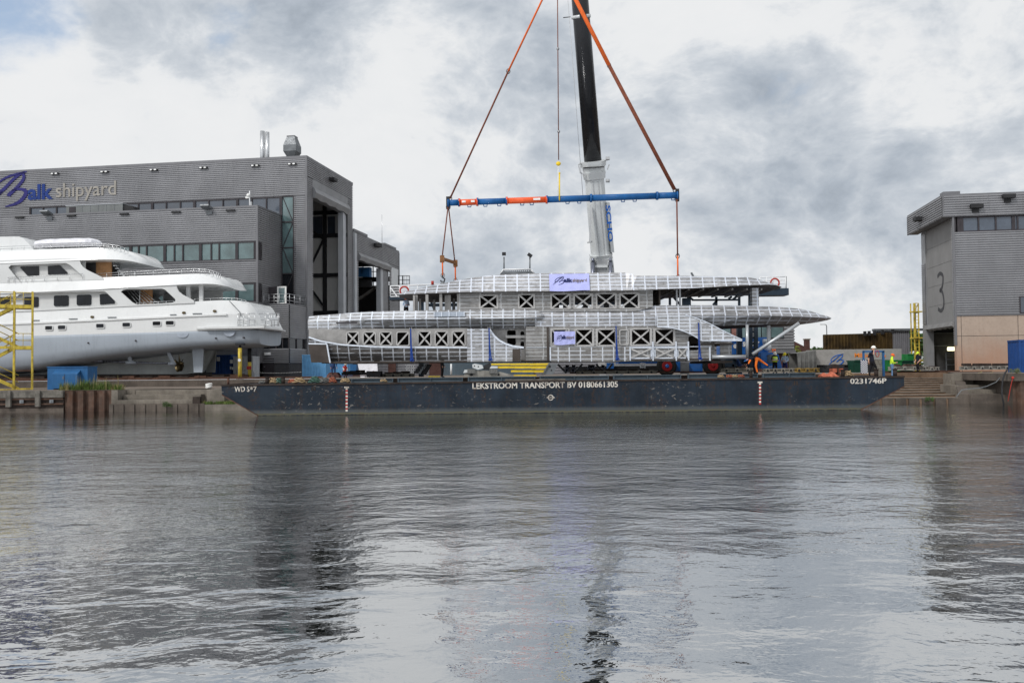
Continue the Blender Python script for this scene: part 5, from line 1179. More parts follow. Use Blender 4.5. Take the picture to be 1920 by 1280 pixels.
# recess behind the cut: dark doorway and slotted column
lo = [A2([(878, 614), (990, 614), (990, 677), (878, 677)], 1.2), win(951, 967, 619, 647, 1.2)[::-1], win(976, 983, 621, 636, 1.2)[::-1], win(976, 983, 640, 655, 1.2)[::-1]]
mb = MB(AF.M); mb.plate(lo, 1.2, 1.28); mb.build('inner_wall', 'alu_plain', S)
strip([(948, 631), (986, 631)], 1.0, .1, .17, 'cross_bar', 'alu_brace', S, AF)
# right lower walls
RW = [(1035, 1064, 618, 646), (1080, 1110, 618, 646.5), (1121, 1153, 618, 646.5), (1185, 1218, 617.5, 645.5), (1229, 1262, 617.5, 645)]
wall_pair('lower_house_wall', [(986, 612), (1240, 611), (1262, 614), (1292, 622), (1318, 637), (1334, 639), (1334, 676), (986, 678)], RW+[(1291, 1309, 630, 657)], .45, 'alu_wall')
for w_ in RW:
    brace(*w_, .45, 'x'); a = AF.hy(w_[0]-4, w_[3]+3, .45); b = AF.hy(w_[1]+4, w_[2]-3, .45); mb = MB(AF.M); mb.plate([rr(a[0], b[0], a[1], b[1], .1), win(*w_, .45)[::-1]], .41, .449); mb.build('window_frame', 'alu_brace', S)
a = AF.hy(1161, 647, .4); b = AF.hy(1179, 617, .4); mb = MB(AF.M); mb.plate([rr(a[0], b[0], a[1], b[1], .12), rr(a[0]+.08, b[0]-.08, a[1]+.08, b[1]-.08, .08)[::-1]], .38, .449); mb.build('door_frame', 'alu_brace', S)
mb = MB(AF.M); mb.plate([A2([(1033, 651), (1180, 650.5), (1180, 677), (1033, 678)], .35)], .33, .42); mb.build('lower_bulwark', 'alu_skirt2', S)
for (x0, x1) in ((1181, 1222), (1227, 1266), (1270, 1289)):
    w_ = (x0+1, x1-1, 653, 671); brace(*w_, .36, 'x', 'alu_brace', .11)
    a = AF.hy(x0, 673, .4); b = AF.hy(x1, 651, .4); mb = MB(AF.M); mb.plate([rr(a[0], b[0], a[1], b[1], .03), rr(a[0]+.07, b[0]-.07, a[1]+.09, b[1]-.05, .03)[::-1]], .37, .448); mb.build('panel_frame', 'alu_edge', S)
mb = MB(AF.M)
for px in (1032, 1181.5, 1224.5, 1268, 1291, 1312, 1331):
    a = AF.hy(px, 676, .35); b = AF.hy(px, 640 if px < 1300 else 650, .35); mb.box(a[0]-.04, a[0]+.04, .30, .449, a[1], b[1]-(.35 if px < 1200 else 0))
mb.build('wall_stiffener', 'alu_edge', S)
mb = MB(AF.M); a = AF.hy(1027, 613, .3); b = AF.hy(1027, 676, .3); mb.box(a[0]-.06, a[0]+.06, .28, .44, b[1], a[1]); mb.build('post', 'alu_dark', S)
for (px0, px1, py, w_) in ((986, 1292, 651, .03), (1180, 1334, 650, .04)): strip([(px0, py), (px1, py-.5)], .42, .05, w_, 'rail_strip', 'alu_edge', S, AF)
# sill girder under the whole section and inside decks
mb = MB(AF.M); a = AF.hy(604, 679, .5); b = AF.hy(1334, 675.5, .5); mb.box(a[0], b[0], .35, 7.6, a[1]-.07, a[1]+.02); mb.build('base_frame', 'alu_dark', S)
mb = MB(AF.M); a = AF.hy(700, 650, 3); b = AF.hy(1334, 617, 3); mb.box(a[0]-2, b[0], 3.6, 3.68, AF.hy(900, 678, 3)[1], AF.hy(900, 616, 3)[1]); mb.build('centre_bulkhead', 'alu_dark', S)
mb = MB(AF.M)
for px in (640, 676, 708, 740, 776, 812, 845, 876, 1000, 1030, 1072, 1115, 1157, 1223, 1268):
    x = AF.hy(px, 640, 1.5)[0]; mb.box(x-.04, x+.04, .6, 1.0, AF.hy(px, 678, 1)[1], AF.hy(px, 616, 1)[1])
mb.build('inner_frames', 'alu_dark', S)
# swoop panel on the right
def cr2(pts, k=5):
    out = []
    for i in range(len(pts)-1):
        p = pts[max(0, i-1)]; a = pts[i]; b = pts[i+1]; q = pts[min(len(pts)-1, i+2)]
        for j in range(k):
            t = j/k; out.append(tuple(.5*((2*B)+(-A+C)*t+(2*A-5*B+4*C-D_)*t*t+(-A+3*B-3*C+D_)*t**3) for A, B, C, D_ in zip(p, a, b, q)))
    out.append(pts[-1]); return out
sw = cr2([(1232, 612.8), (1255, 614), (1275, 618.5), (1292, 625), (1305, 632), (1314, 638.5)], 3)+[(1391, 638.5)]+cr2([(1391, 636.5), (1370, 627), (1350, 617), (1330, 606.5), (1312, 599), (1297, 593.5), (1285, 590.5)], 3)+[(1232, 590.5)]
mb = MB(AF.M); mb.plate([A2(sw, .1)], .02, .12); mb.build('wing_panel', 'alu_band2', S)
strip(cr2([(1232, 612.8), (1255, 614), (1275, 618.5), (1292, 625), (1305, 632), (1314, 638.5)], 3)+[(1391, 638.5)], .05, .14, .05, 'wing_edge', 'alu_edge', S, AF)
strip(cr2([(1391, 636.5), (1370, 627), (1350, 617), (1330, 606.5), (1312, 599), (1297, 593.5), (1285, 590.5)], 3), .05, .14, .05, 'wing_edge', 'alu_edge', S, AF)
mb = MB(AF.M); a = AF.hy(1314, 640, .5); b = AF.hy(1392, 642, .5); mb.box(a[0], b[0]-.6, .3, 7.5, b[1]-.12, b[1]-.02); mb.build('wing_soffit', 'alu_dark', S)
# aft lower end
lo = [A2([(1334, 640), (1372, 640), (1372, 668), (1334, 668)], 1.0), win(1340, 1350, 642, 667, 1.0, .03)[::-1]]
for u_, v_ in ((1.0, 1.08), (6.9, 7.0)): mb = MB(AF.M); mb.plate(lo, u_, v_); mb.build('aft_wall', 'alu_wall', S)
mb = MB(AF.M); a = AF.hy(1334, 679, .5); b = AF.hy(1374, 672, .5); mb.box(a[0]+.01, b[0], .6, 7.4, a[1]-.05, a[1]+.10); mb.build('base_frame', 'alu_dark', S)
def tub(pts, y, r, name='strut', m='alu_tube'):
    mb = MB(AF.M); mb.tube([(*(lambda h: (h[0], y, h[1]))(AF.hy(a, b, y)),) for a, b in pts], r, 10); return mb.build(name, m, S)
tub([(1335, 669), (1398, 669)], .3, .13, 'boom_tube'); tub([(1401, 609), (1401, 673)], .6, .10, 'pole'); tub([(1411, 664), (1498, 606)], .0, .11, 'diagonal_strut')
mb = MB(AF.M); a = AF.hy(1439, 612, 3); b = AF.hy(1445, 634, 3); mb.box(a[0], b[0], 3, 3.2, b[1]-.3, a[1]+.2); mb.build('hanger', 'alu_tube', S)
# upper deck house
UW = [(901, 931, 554.5, 577), (974, 1000, 553, 577), (1035, 1067, 552, 577.5), (1078, 1109, 552, 577.5), (1120, 1153, 551, 577), (1164, 1196, 551, 577)]
yu = .55
wall_pair('upper_house_wall', [(861, 547), (1224, 543), (1224, 575), (1190, 584), (861, 584)], UW, yu, 'alu_wall')
for w_ in UW:
    brace(*w_, yu, 'x'); a = AF.hy(w_[0]-3, w_[3]+2, yu); b = AF.hy(w_[1]+3, w_[2]-2, yu); mb = MB(AF.M); mb.plate([rr(a[0], b[0], a[1], b[1], .06), win(*w_, yu)[::-1]], yu-.035, yu-.001); mb.build('window_frame', 'alu_brace', S)
for (x0, x1, yy, t_) in ((774.5, 778, .6, 553), (779, 783, .9, 553), (798, 803, .5, 552), (824, 829, .5, 550), (834, 845, 1.0, 549), (857, 861, .56, 549), (786, 789, 3, 553), (812, 816, 4, 551), (850, 853, 4, 551)):
    a = AF.hy(x0, 583, yy); b = AF.hy(x1, t_, yy); mb = MB(AF.M); mb.box(a[0], b[0], yy, yy+.25, a[1], b[1]); mb.build('deck_pillar', 'alu_plain', S)
mb = MB(AF.M); a = AF.hy(1405.5, 577, 1.0); b = AF.hy(1422.5, 540, 1.0); mb.box(a[0]+.18, b[0], 1.0, 1.5, a[1], b[1]); mb.build('roof_pillar', 'alu_band', S)
for px in (1269.5, 1275.5):
    a = AF.hy(px, 576, 1.2); b = AF.hy(px, 540, 1.2); mb = MB(AF.M); mb.box(a[0]-.05, a[0]+.05, 1.2, 1.3, a[1], b[1]); mb.build('roof_prop', 'trim_light', S)
mb = MB(AF.M); a = AF.hy(862, 583, 5); b = AF.hy(1222, 547, 5); q0_, q1_ = a, b; mb.box(a[0], a[0]+4.2, 4.0, 4.08, a[1], b[1]); mb.build('inner_bulkhead', 'alu_dark', S); mb = MB(AF.M); mb.box(q1_[0]-10, q1_[0]-6.3, 4.0, 4.08, q0_[1], q1_[1]); mb.build('inner_bulkhead', 'alu_dark', S); mb = MB(AF.M); mb.box(q1_[0]-.2, q1_[0]-.1, .8, 7.2, q0_[1], q1_[1])
mb.build('inner_bulkhead', 'alu_dark', S)
# flush window strip in the shell and roof fittings
a = AF.hy(814, 593.5, -.02); b = AF.hy(870.5, 584.5, .2); mb = MB(AF.M)
mb.plate([[(a[0], a[1]), (b[0], a[1]), (b[0], b[1]), (a[0], b[1])]], .03, .30)
sw_ = mb.build('shell_window', 'patch_grey', S); mb = MB(AF.M)
for i in range(5): x = a[0]+(b[0]-a[0])*i/4; mb.box(x-.03, x+.03, .0, .05, a[1], b[1])
mb.build('mullion', 'alu_edge', sw_)
a = AF.hy(631, 606.5, .3); b = AF.hy(670, 604, .3); mb = MB(AF.M); mb.box(a[0], b[0], .12, .3, a[1], b[1]); mb.build('fairlead_slot', 'frame_dark', S)
for px, py in ((770, 615), (917, 613), (1155, 609), (1310, 603)):
    p = AF.hy(px, py, -.1); mb = MB(AF.M); mb.tube([(p[0]-.06, -.1, p[1]+.02), (p[0]-.07, -.1, p[1]-.12), (p[0]+.07, -.1, p[1]-.12), (p[0]+.06, -.1, p[1]+.02), (p[0]+.02, .5, p[1]+.12)], .025, 6); mb.build('lifting_eye', 'shackle', S)
# blue ratchet straps
for (px, y0_, y1_, lab) in ((770, 616, 677, 'blue webbing strap at the left end of the aluminium section beside the half braced window'), (917, 615, 676, 'blue webbing strap in front of the concave cut of the lower side'),
                           (1155, 611, 675, 'blue webbing strap between the lower braced windows and the rounded door frame'), (1310, 605, 674, 'blue webbing strap hanging over the pointed wing panel at the right')):
    p = [AF.hy(px, y0_, -.12), AF.hy(px+1.0, (y0_+y1_)/2, -.12), AF.hy(px+4, y1_-1, -.12)]; q = [AF.hy(px, y0_, -.05), AF.hy(px+.5, y1_-6, -.05), AF.hy(px+1, y1_, -.05)]
    mb = MB(AF.M)
    for P, y in ((p, -.12), (q, -.07)):
        for a, b in zip(P[:-1], P[1:]): mb.bar((a[0], y, a[1]), (b[0], y, b[1]), .075, .015, up=(0, 1, 0))
    e = p[-1]; mb.tube([(e[0]-.07, -.14, e[1]+.05), (e[0], -.14, e[1]-.06), (e[0]+.09, -.14, e[1]+.0), (e[0], -.14, e[1]+.12)], .035, 6, closed=True)
    e = q[-1]; mb.sphere((e[0], -.1, e[1]+.06), .08, 8, 6, (1, .6, 1.2))
    tag(mb.build('lashing_strap', 'sling_blue'), lab, 'strap', 'blue straps on the aluminium section')
# banners
def banner(px0, px1, py0, py1, y, lab, small=False):
    a = AF.hy(px0, py1, y); b = AF.hy(px1, py0, y); W, Hh = b[0]-a[0], b[1]-a[1]
    mb = MB(AF.M); nx, nz = 16, 8; vs = []
    for k in (0, 1):
        for j in range(nz+1):
            for i in range(nx+1):
                u, v = i/nx, j/nz; vs.append((a[0]+W*u, y-.03+.025*math.sin(u*9+v*4)+.012*math.sin(u*23-v*6)-k*.012-(.55*(1-v)**1.0*0 if small else .0)+(0 if small else .50*v), a[1]+Hh*v-.03*math.sin(u*5)*(1-v)))
    m = (nx+1)*(nz+1); fs = []
    for k in (0, 1):
        for j in range(nz):
            for i in range(nx): q = k*m+j*(nx+1)+i; fs.append((q, q+1, q+nx+2, q+nx+1))
    mb.add(vs, fs, True)
    o = mb.build('banner', 'banner_blue'); tag(o, lab, 'banner')
    sl = Vector((0, 0 if small else .50/Hh, 1)).normalized()
    org = AF.M @ Vector((a[0]+W*.09, y-.07+(0 if small else .5*.36), a[1]+Hh*(.36 if not small else .28)))
    l = MB(); tw = lambda tx, sz: (lambda q: (text_mesh(q, tx, sz, (0, 0, 0), (1, 0, 0), (0, 0, 1), 0, .01), max(v.x for v in q.v))[1])(MB())
    logo_b(l, org, Vector((1, 0, 0)), sl, W*.28, Hh*(.52 if not small else .45), .012, .8); text_mesh(l, 'alk', Hh*.33, org+Vector((W*.27, 0, 0))+sl*(Hh*.17), (1, 0, 0), sl, .014, .012, W*.20/tw('alk', Hh*.33)); l.build('script_mark', 'ink_navy', o)
    l = MB(); text_mesh(l, 'shipyard', Hh*.29, org+Vector((W*.485, 0, 0))+sl*(Hh*.18), (1, 0, 0), sl, .004, .012, W*.36/tw('shipyard', Hh*.29)); l.build('tan_lettering', 'ink_tan', o)
    # anchor loc at the cloth
banner(1030.5, 1105.5, 511.5, 545.5, -.08, 'large pale blue banner with dark script lettering hung on the roof edge of the section')
banner(1039, 1078, 621, 646, .3, 'small pale blue banner in the leftmost lower window of the right half', True)

# ================================================================ RIGGING
RY = 60.0
def sling(name, pts, r, m, lab, grp=None, fl=.45, ends=True):
    mb = MB(); P = [at(a, b, y) for a, b, y in pts]; mb.tube(P, r, 8, flat=fl)
    if len(P) == 2:
        pass
    o = mb.build(name, m); tag(o, lab, 'sling', grp)
    if ends:
        for P_ in (P[0], P[-1]):
            e = MB(); e.tube([P_+Vector((.12*math.cos(t), .0, .16*math.sin(t))) for t in [i*math.pi/4 for i in range(8)]], .035, 6, closed=True); e.build('shackle', 'shackle', o)
    return o
g = 'lifting slings above the spreader beam'
sling('lifting_sling', [(1050, -70, RY), (953, 134, RY)], .14, 'sling_orange', 'bright orange sling running up and out of the photo on the left', g)
sling('lifting_sling', [(953, 134, RY), (844, 372, RY)], .13, 'sling_brown', 'brown sling from the orange one down to the left end of the spreader beam', g)
sling('lifting_sling', [(1044, -70, RY), (1142, 123, RY)], .14, 'sling_orange', 'bright orange sling crossing in front of the black crane boom', g)
sling('lifting_sling', [(1142, 123, RY), (1265, 356, RY)], .13, 'sling_brown', 'brown sling down to the right end of the spreader beam', g)
g = 'slings hanging below the spreader beam'
sling('lifting_sling', [(840, 388, RY), (829, 482, RY-1)], .09, 'sling_brown', 'brown sling hanging down left from the beam end to the small yoke', g)
sling('lifting_sling', [(841, 388, RY), (853, 492, RY+1.5)], .09, 'sling_brown', 'brown sling hanging down right from the beam end to the small yoke', g)
sling('lifting_sling', [(829.5, 487, RY-1), (830, 516, RY-1)], .11, 'sling_orange', 'short orange sling with hook under the left end of the small yoke', g)
sling('lifting_sling', [(853.5, 497, RY+1.5), (854, 525, RY+1.5)], .11, 'sling_orange', 'short orange sling under the right end of the small yoke', g)
sling('lifting_sling', [(1269, 374, RY), (1270.5, 480, RY)], .11, 'sling_brown', 'brown sling hanging from the right end of the spreader beam', g)
sling('lifting_sling', [(1270.5, 480, RY), (1271, 519, RY)], .12, 'sling_orange', 'orange sling reaching down to the roof at the right', g)
t = thing('yoke', 'small rusty yellow yoke bar joining the two left slings', 'yoke', at(841, 490, RY))
p, q = at(829, 485, RY-1), at(854, 493, RY+1.5); mb = MB(); mb.bar(p, q, .18, .18); mb.build('bar', 'rust_orange', t)
for e in (p, q): mb = MB(); mb.box(e.x-.14, e.x+.14, e.y-.12, e.y+.12, e.z-.24, e.z+.2); mb.build('end_block', 'rust_orange', t)
t = thing('crane_hook', 'small steel hook hanging from the short orange sling at the left', 'hook', at(830, 520, RY-1))
p = at(830, 518, RY-1); mb = MB(); mb.tube([p+Vector((.0, 0, .1)), p+Vector((0, 0, -.08)), p+Vector((.14, 0, -.18)), p+Vector((.10, 0, -.34)), p+Vector((-.08, 0, -.36)), p+Vector((-.14, 0, -.26))], .05, 8); mb.build('hook', 'dark_steel', t)
mb = MB(); mb.tube([p+Vector((0, 0, -.35)), p+Vector((0, 0, -.65))], [.10, .22], 10); mb.build('lifting_lug', 'mid_steel', t)
# spreader beam
SB = thing('spreader_beam', 'blue and orange tubular spreader beam slung below the crane', 'spreader beam', at(1055, 373, RY))
segb = [(840, 861, 'blue_pipe'), (861, 895, 'orange_pipe'), (895, 950, 'blue_pipe'), (950, 1025, 'orange_pipe'), (1025, 1108, 'blue_pipe'), (1108, 1232, 'blue_pipe'), (1232, 1270, 'blue_pipe')]
by = lambda px: 380.5-(px-840)*(14.5/430)
for a, b, m in segb:
    k = .205+.0*a; mb = MB(); mb.tube([at(a, by(a), RY), at(b, by(b), RY)], k if a < 1020 else .215, 14); s_ = mb.build('tube_section', m, SB)
    mb = MB()
    for e in (a+.6, b-.6): p = at(e, by(e), RY); mb.tube([p-Vector((.05, 0, 0)), p+Vector((.05, 0, 0))], .28, 14)
    mb.build('flange', m, s_)
for px in (880, 910, 936, 979, 997, 1064, 1086, 1168, 1190, 1262):
    p = at(px, by(px), RY); mb = MB(); mb.tube([p+Vector((-.12, 0, -.18)), p+Vector((-.10, 0, -.32)), p+Vector((.10, 0, -.32)), p+Vector((.12, 0, -.18))], .035, 6); mb.build('eyelet', 'blue_pipe', SB)
for px in (840, 1270):
    p = at(px, by(px), RY); mb = MB(); mb.box(p.x-.12, p.x+.12, p.y-.06, p.y+.06, p.z-.42, p.z+.42); mb.tube([p+Vector((0, -.15, .3)), p+Vector((0, .15, .3))], .1, 8); mb.build('end_lug', 'dark_steel', SB)
for px0, px1 in ((866, 873), (883, 890), (1000, 1013)):
    a, b = at(px0, by(px0), RY-.22), at(px1, by(px1), RY-.22); mb = MB(); mb.bar(a+Vector((0, 0, .06)), b+Vector((0, 0, .06)), .02, .13); mb.build('white_sticker', 'paint_white2', SB)
# thin centre line with tackle
t = thing('hoist_line', 'thin dark hoist rope hanging straight down to the middle of the spreader beam', 'hoist rope', at(1048, 300, RY))
mb = MB(); mb.tube([at(1045, -60, RY), at(1046, 92, RY), at(1047.5, 300, RY)], .035, 6); mb.build('rope', 'sling_brown', t)
for px, py in ((1046, 92), (1047.5, 247)): mb = MB(); mb.sphere(at(px, py, RY), .1, 8, 6); mb.build('coupling', 'shackle', t)
mb = MB(); mb.sphere(at(1047, 307, RY), .15, 10, 8, (1.1, .7, 1)); mb.build('pulley', 'yellow_clean', t)
mb = MB(); mb.sphere(at(1049, 325, RY), .07, 8, 6); mb.build('pulley', 'yellow_clean', t)
mb = MB(); mb.tube([at(1046.5, 309, RY), at(1046.5, 372, RY)], .02, 5); mb.build('fall_line', 'paint_white2', t)
mb = MB(); mb.tube([at(1049, 325, RY), at(1049, 376, RY-.25)], .05, 6); mb.build('yellow_strap', 'yellow_clean', t)

# ================================================================ MOBILE CRANE
CR = thing('mobile_crane', 'blue mobile crane behind the barge, its telescopic boom black above and white below', 'crane', (11, 72, YARD))
def bp(py): # boom centreline in the photo with its distance
    f = (520-py)/520; return at(1130.5-f*43.5-2.5*f*(1-f), py, 73-6*f)
def boom_sec(py0, py1, w0, w1, m, name, par=CR, n=14, flat=1.0):
    a, b = bp(py0), bp(py1); mb = MB(); mb.tube([a, b], [w0, w1], n); return mb.build(name, m, par)
k = lambda wpx, py: wpx/2*(73-6*(520-py)/520)/F
boom_sec(302, -160, k(33, 300), k(31, 0), 'boom_black', 'upper_boom', n=24)
for py in (32,):
    p = bp(py+3), bp(py-3); mb = MB(); mb.tube(list(p), [k(37, py)]*2, 20); c = mb.build('boom_collar', 'boom_white', CR); q = bp(py); mb = MB(); mb.bar(q+Vector((-.8, 0, 0)), q+Vector((-1.35, 0, -.05)), .05); mb.build('cable_guide', 'dark_steel', c)
def octo(py, w, d, nn=None):
    c = bp(py); hw = w/2*(c.y)/F; ax = (bp(py-10)-bp(py+10)).normalized(); s = Vector((1, 0, 0)); s = (s-ax*s.dot(ax)).normalized(); o = ax.cross(s)
    return [c+s*(a*hw)+o*(b*hw*d) for a, b in ((-1, -.35), (-.55, -1), (.55, -1), (1, -.35), (1, .6), (.4, 1), (-.4, 1), (-1, .6))]
mb = MB(); mb.loft([octo(478, 36, 1.2), octo(335, 35, 1.2)]); lowb = mb.build('white_boom', 'boom_white', CR)
mb = MB(); mb.loft([octo(335, 40, 1.2), octo(322, 43, 1.25)]); mb.loft([octo(312, 46, 1.25), octo(302, 48, 1.25)]); mb.loft([octo(322, 40, 1.2), octo(312, 42, 1.2)]); mb.build('boom_head_collar', 'boom_white', CR)
mb = MB()
for (x0, y0_, x1, y1_) in ((1099, 312, 1092, 305), (1092, 305, 1085, 309), (1085, 309, 1088, 324), (1088, 324, 1098, 328), (1137, 301, 1143, 298), (1139, 318, 1142, 309)):
    mb.bar(at(x0, y0_, 70), at(x1, y1_, 70), .09)
mb.box(at(1136, 305, 69.6).x, at(1143, 305, 69.6).x, 69.4, 69.7, at(1136, 300, 69.6).z, at(1136, 295, 69.6).z); mb.tube([at(1136, 339, 70), at(1143, 339, 70)], .14, 8); mb.build('boom_bracket', 'boom_grey', CR)
mb = MB(); mb.bar(at(1094, 315, 69.3), at(1132, 313, 69.3), .08); mb.build('cross_rod', 'dark_steel', CR)
for fx in (-.30, .28):
    a, b = octo(476, 36, 1.22), octo(338, 35, 1.22); pa = a[1].lerp(a[2], .5+fx*.9); pb = b[1].lerp(b[2], .5+fx*.9); mb = MB(); mb.bar(pa, pb, .06, .04); mb.build('boom_seam', 'boom_grey', lowb)
mb = MB()
a = at(1110, 362, 69.0)
for x0, x1 in ((1106, 1108.5), (1112, 1121), (1126, 1129)): mb.box(at(x0, 0, 69.05).x, at(x1, 0, 69.05).x, 69.9, 70.02, at(1110, 364, 69).z, at(1110, 361, 69).z)
mb.build('vent_slots', 'dark_steel', CR)
mb = MB(); mb.loft([octo(483, 40, 1.25), octo(476, 42, 1.3)]); mb.build('boom_band', 'boom_white', CR)
# base section: grey ram housing with two cylinders
mb = MB(); mb.loft([octo(700, 46, 1.3), octo(483, 42, 1.25)]); mb.build('boom_base', 'boom_grey', CR)
def zaft(px, py): return at(px, py, 71.6)
mb = MB()
for (x0, x1, y0_, y1_) in ((1108, 1113, 484, 560), (1140, 1149, 484, 560), (1108, 1149, 497, 502)):
    a, b = zaft(x0, y1_), zaft(x1, y0_); mb.box(a.x, b.x, 71.5, 71.8, a.z, b.z)
mb.build('ram_frame', 'boom_white', CR)
for px in (1111.5, 1144.5):
    a, b = at(px, 488, 71.3), at(px+.5, 560, 71.3); mb = MB(); mb.tube([at(px, 484, 71.3), at(px, 492, 71.3)], .12, 10); mb.tube([at(px, 492, 71.3), b], .16, 12); mb.build('boom_ram', 'cylinder_steel', CR)
mb = MB(); mb.bar(at(1101, 458-3, 70.5), at(1111, 456-3, 70.5), .1); mb.bar(at(1106, 455, 70.4), at(1108, 385, 70.4), .12, .2); mb.box(at(1144, 0, 70).x, at(1148.5, 0, 70).x, 70, 71, at(0, 470, 70).z, at(0, 380, 70).z) if False else None; mb.build('side_rail', 'boom_grey', CR)
# letters run down the right flank of the boom
up = (bp(380)-bp(460)).normalized(); a = bp(380); lab_o = at(1136.5, 377, 70.6)
sg = MB(); ex_ = -up; ez_ = Vector((1, 0, 0)); ez_ = (ez_-ex_*ez_.dot(ex_)).normalized()
text_mesh(sg, 'SCHO', .50, at(1135.5, 385, 69.2), ex_, ez_, .015, .02, 2.1); 
sg.build('boom_lettering', 'paint_blue', CR)
mb = MB(); fl = [octo(475, 36, 1.2), octo(382, 35, 1.2)]; mb.loft([[r_[3]+Vector((-.02, -.4, 0)), r_[3]+Vector((.26, -.2, 0)), r_[4]+Vector((.26, .0, 0)), r_[4]] for r_ in fl]); mb.build('boom_flank', 'boom_white', CR)
# wire along the boom
mb = MB(); mb.tube([at(1064, -10, 66), at(1093, 368, 69)], .018, 5); mb.tube([at(1093, 368, 69), at(1094, 372, 69)], .06, 5); mb.build('luffing_wire', 'boom_grey', CR)
# carrier
def cb(px0, px1, py0, py1, y0, y1, m, name, par=CR):
    a = at(px0, py1, y0); b = at(px1, py0, y0); mb = MB(); mb.box(a.x, b.x, y0, y1, a.z, b.z); return mb.build(name, m, par)
cb(1060, 1372, 684, 698, 69.5, 72.0, 'dark_steel', 'chassis'); cb(1293, 1317, 679, 699, 69.1, 69.44, 'blue_crane', 'tool_locker'); cb(1262, 1276, 678, 696, 69.1, 69.44, 'blue_crane', 'tool_locker'); cb(1138, 1151, 680, 692, 69.1, 69.44, 'blue_crane', 'tool_locker'); cb(1160, 1266, 665, 681.8, 70, 72, 'blue_crane', 'deck_locker'); cb(1318, 1332, 680, 696, 69.0, 69.45, 'beam_grey', 'outrigger_box')
cb(1277, 1292, 679, 701, 68.6, 68.95, 'mid_steel', 'outrigger_leg')
cb(1372, 1440, 632, 664, 68.0, 71.5, 'blue_crane', 'engine_house'); cb(1374, 1428, 664.2, 668, 67.9, 71.4, 'logo_grey', 'cream_stripe'); cb(1361, 1372, 646, 664, 68.3, 71.4, 'blue_crane', 'counterweight')
cb(1360, 1432, 668.3, 690, 68.6, 71, 'navy_steel', 'under_deck')
l = fit_text('SCHOT', 1393, 649, 1424, 8, 67.97, 'paint_white2', 'door_lettering', CR, bold=.03)
mb = MB(); c = at(1379, 649, 67.95); mb.tube([c, c+Vector((0, .06, 0))], .16, 14); mb.build('round_emblem', 'paint_white2', CR)
# driver cab
t0 = at(1428, 690, 66.5); 
cab = MB(); pts = [(1427, 691), (1427, 661), (1452, 660.5), (1460, 665), (1467, 691)]; P = [(at(a, b, 66).x, at(a, b, 66).z) for a, b in pts]; cab.plate([P], 66.0, 68.4); cb_ = cab.build('cab', 'blue_crane', CR)
pts = [(1438.5, 678), (1438.5, 666), (1441, 664.5), (1452, 664.5), (1456, 669), (1458, 679), (1452, 680.5), (1441, 680)]; P = [(at(a, b, 66).x, at(a, b, 66).z) for a, b in pts]; mb = MB(); mb.plate([P], 65.95, 66.0); mb.build('cab_window', 'glass_blue', cb_)
fit_text('ACH', 1441, 689, 1449, 3, 65.97, 'paint_white2', 'cab_lettering', cb_)
for px in (1449, 1453): mb = MB(); c = at(px, 656, 66.8); mb.sphere(c, .075, 8, 6); mb.tube([c, c-Vector((0, 0, .25))], .03, 5); mb.build('beacon', 'sling_orange', CR)
mb = MB(); mb.tube([at(1431, 641, 67.5), at(1438, 640, 67.5), at(1441, 650, 67.5), at(1438, 657, 67.5)], .22, 8); mb.build('exhaust_duct', 'boom_white', CR)
for px in (1250, 1336, 1373):
    c = at(px, 692, 68.9); cz = YARD+.72
    w_ = MB(); w_.tube([(c.x, 68.7, cz), (c.x, 68.72, cz), (c.x, 69.12, cz), (c.x, 69.14, cz)], [.62, .74, .74, .62], 22); wh = w_.build('wheel', 'tyre', CR)
    w_ = MB(); w_.tube([(c.x, 68.66, cz), (c.x, 68.69, cz)], [.38, .40], 18); w_.build('rim', 'rim_red', wh)
    w_ = MB(); w_.tube([(c.x, 68.60, cz), (c.x, 68.655, cz)], [.10, .16], 10); w_.build('hub', 'blue_crane' if px == 1250 else 'rim_red', wh)
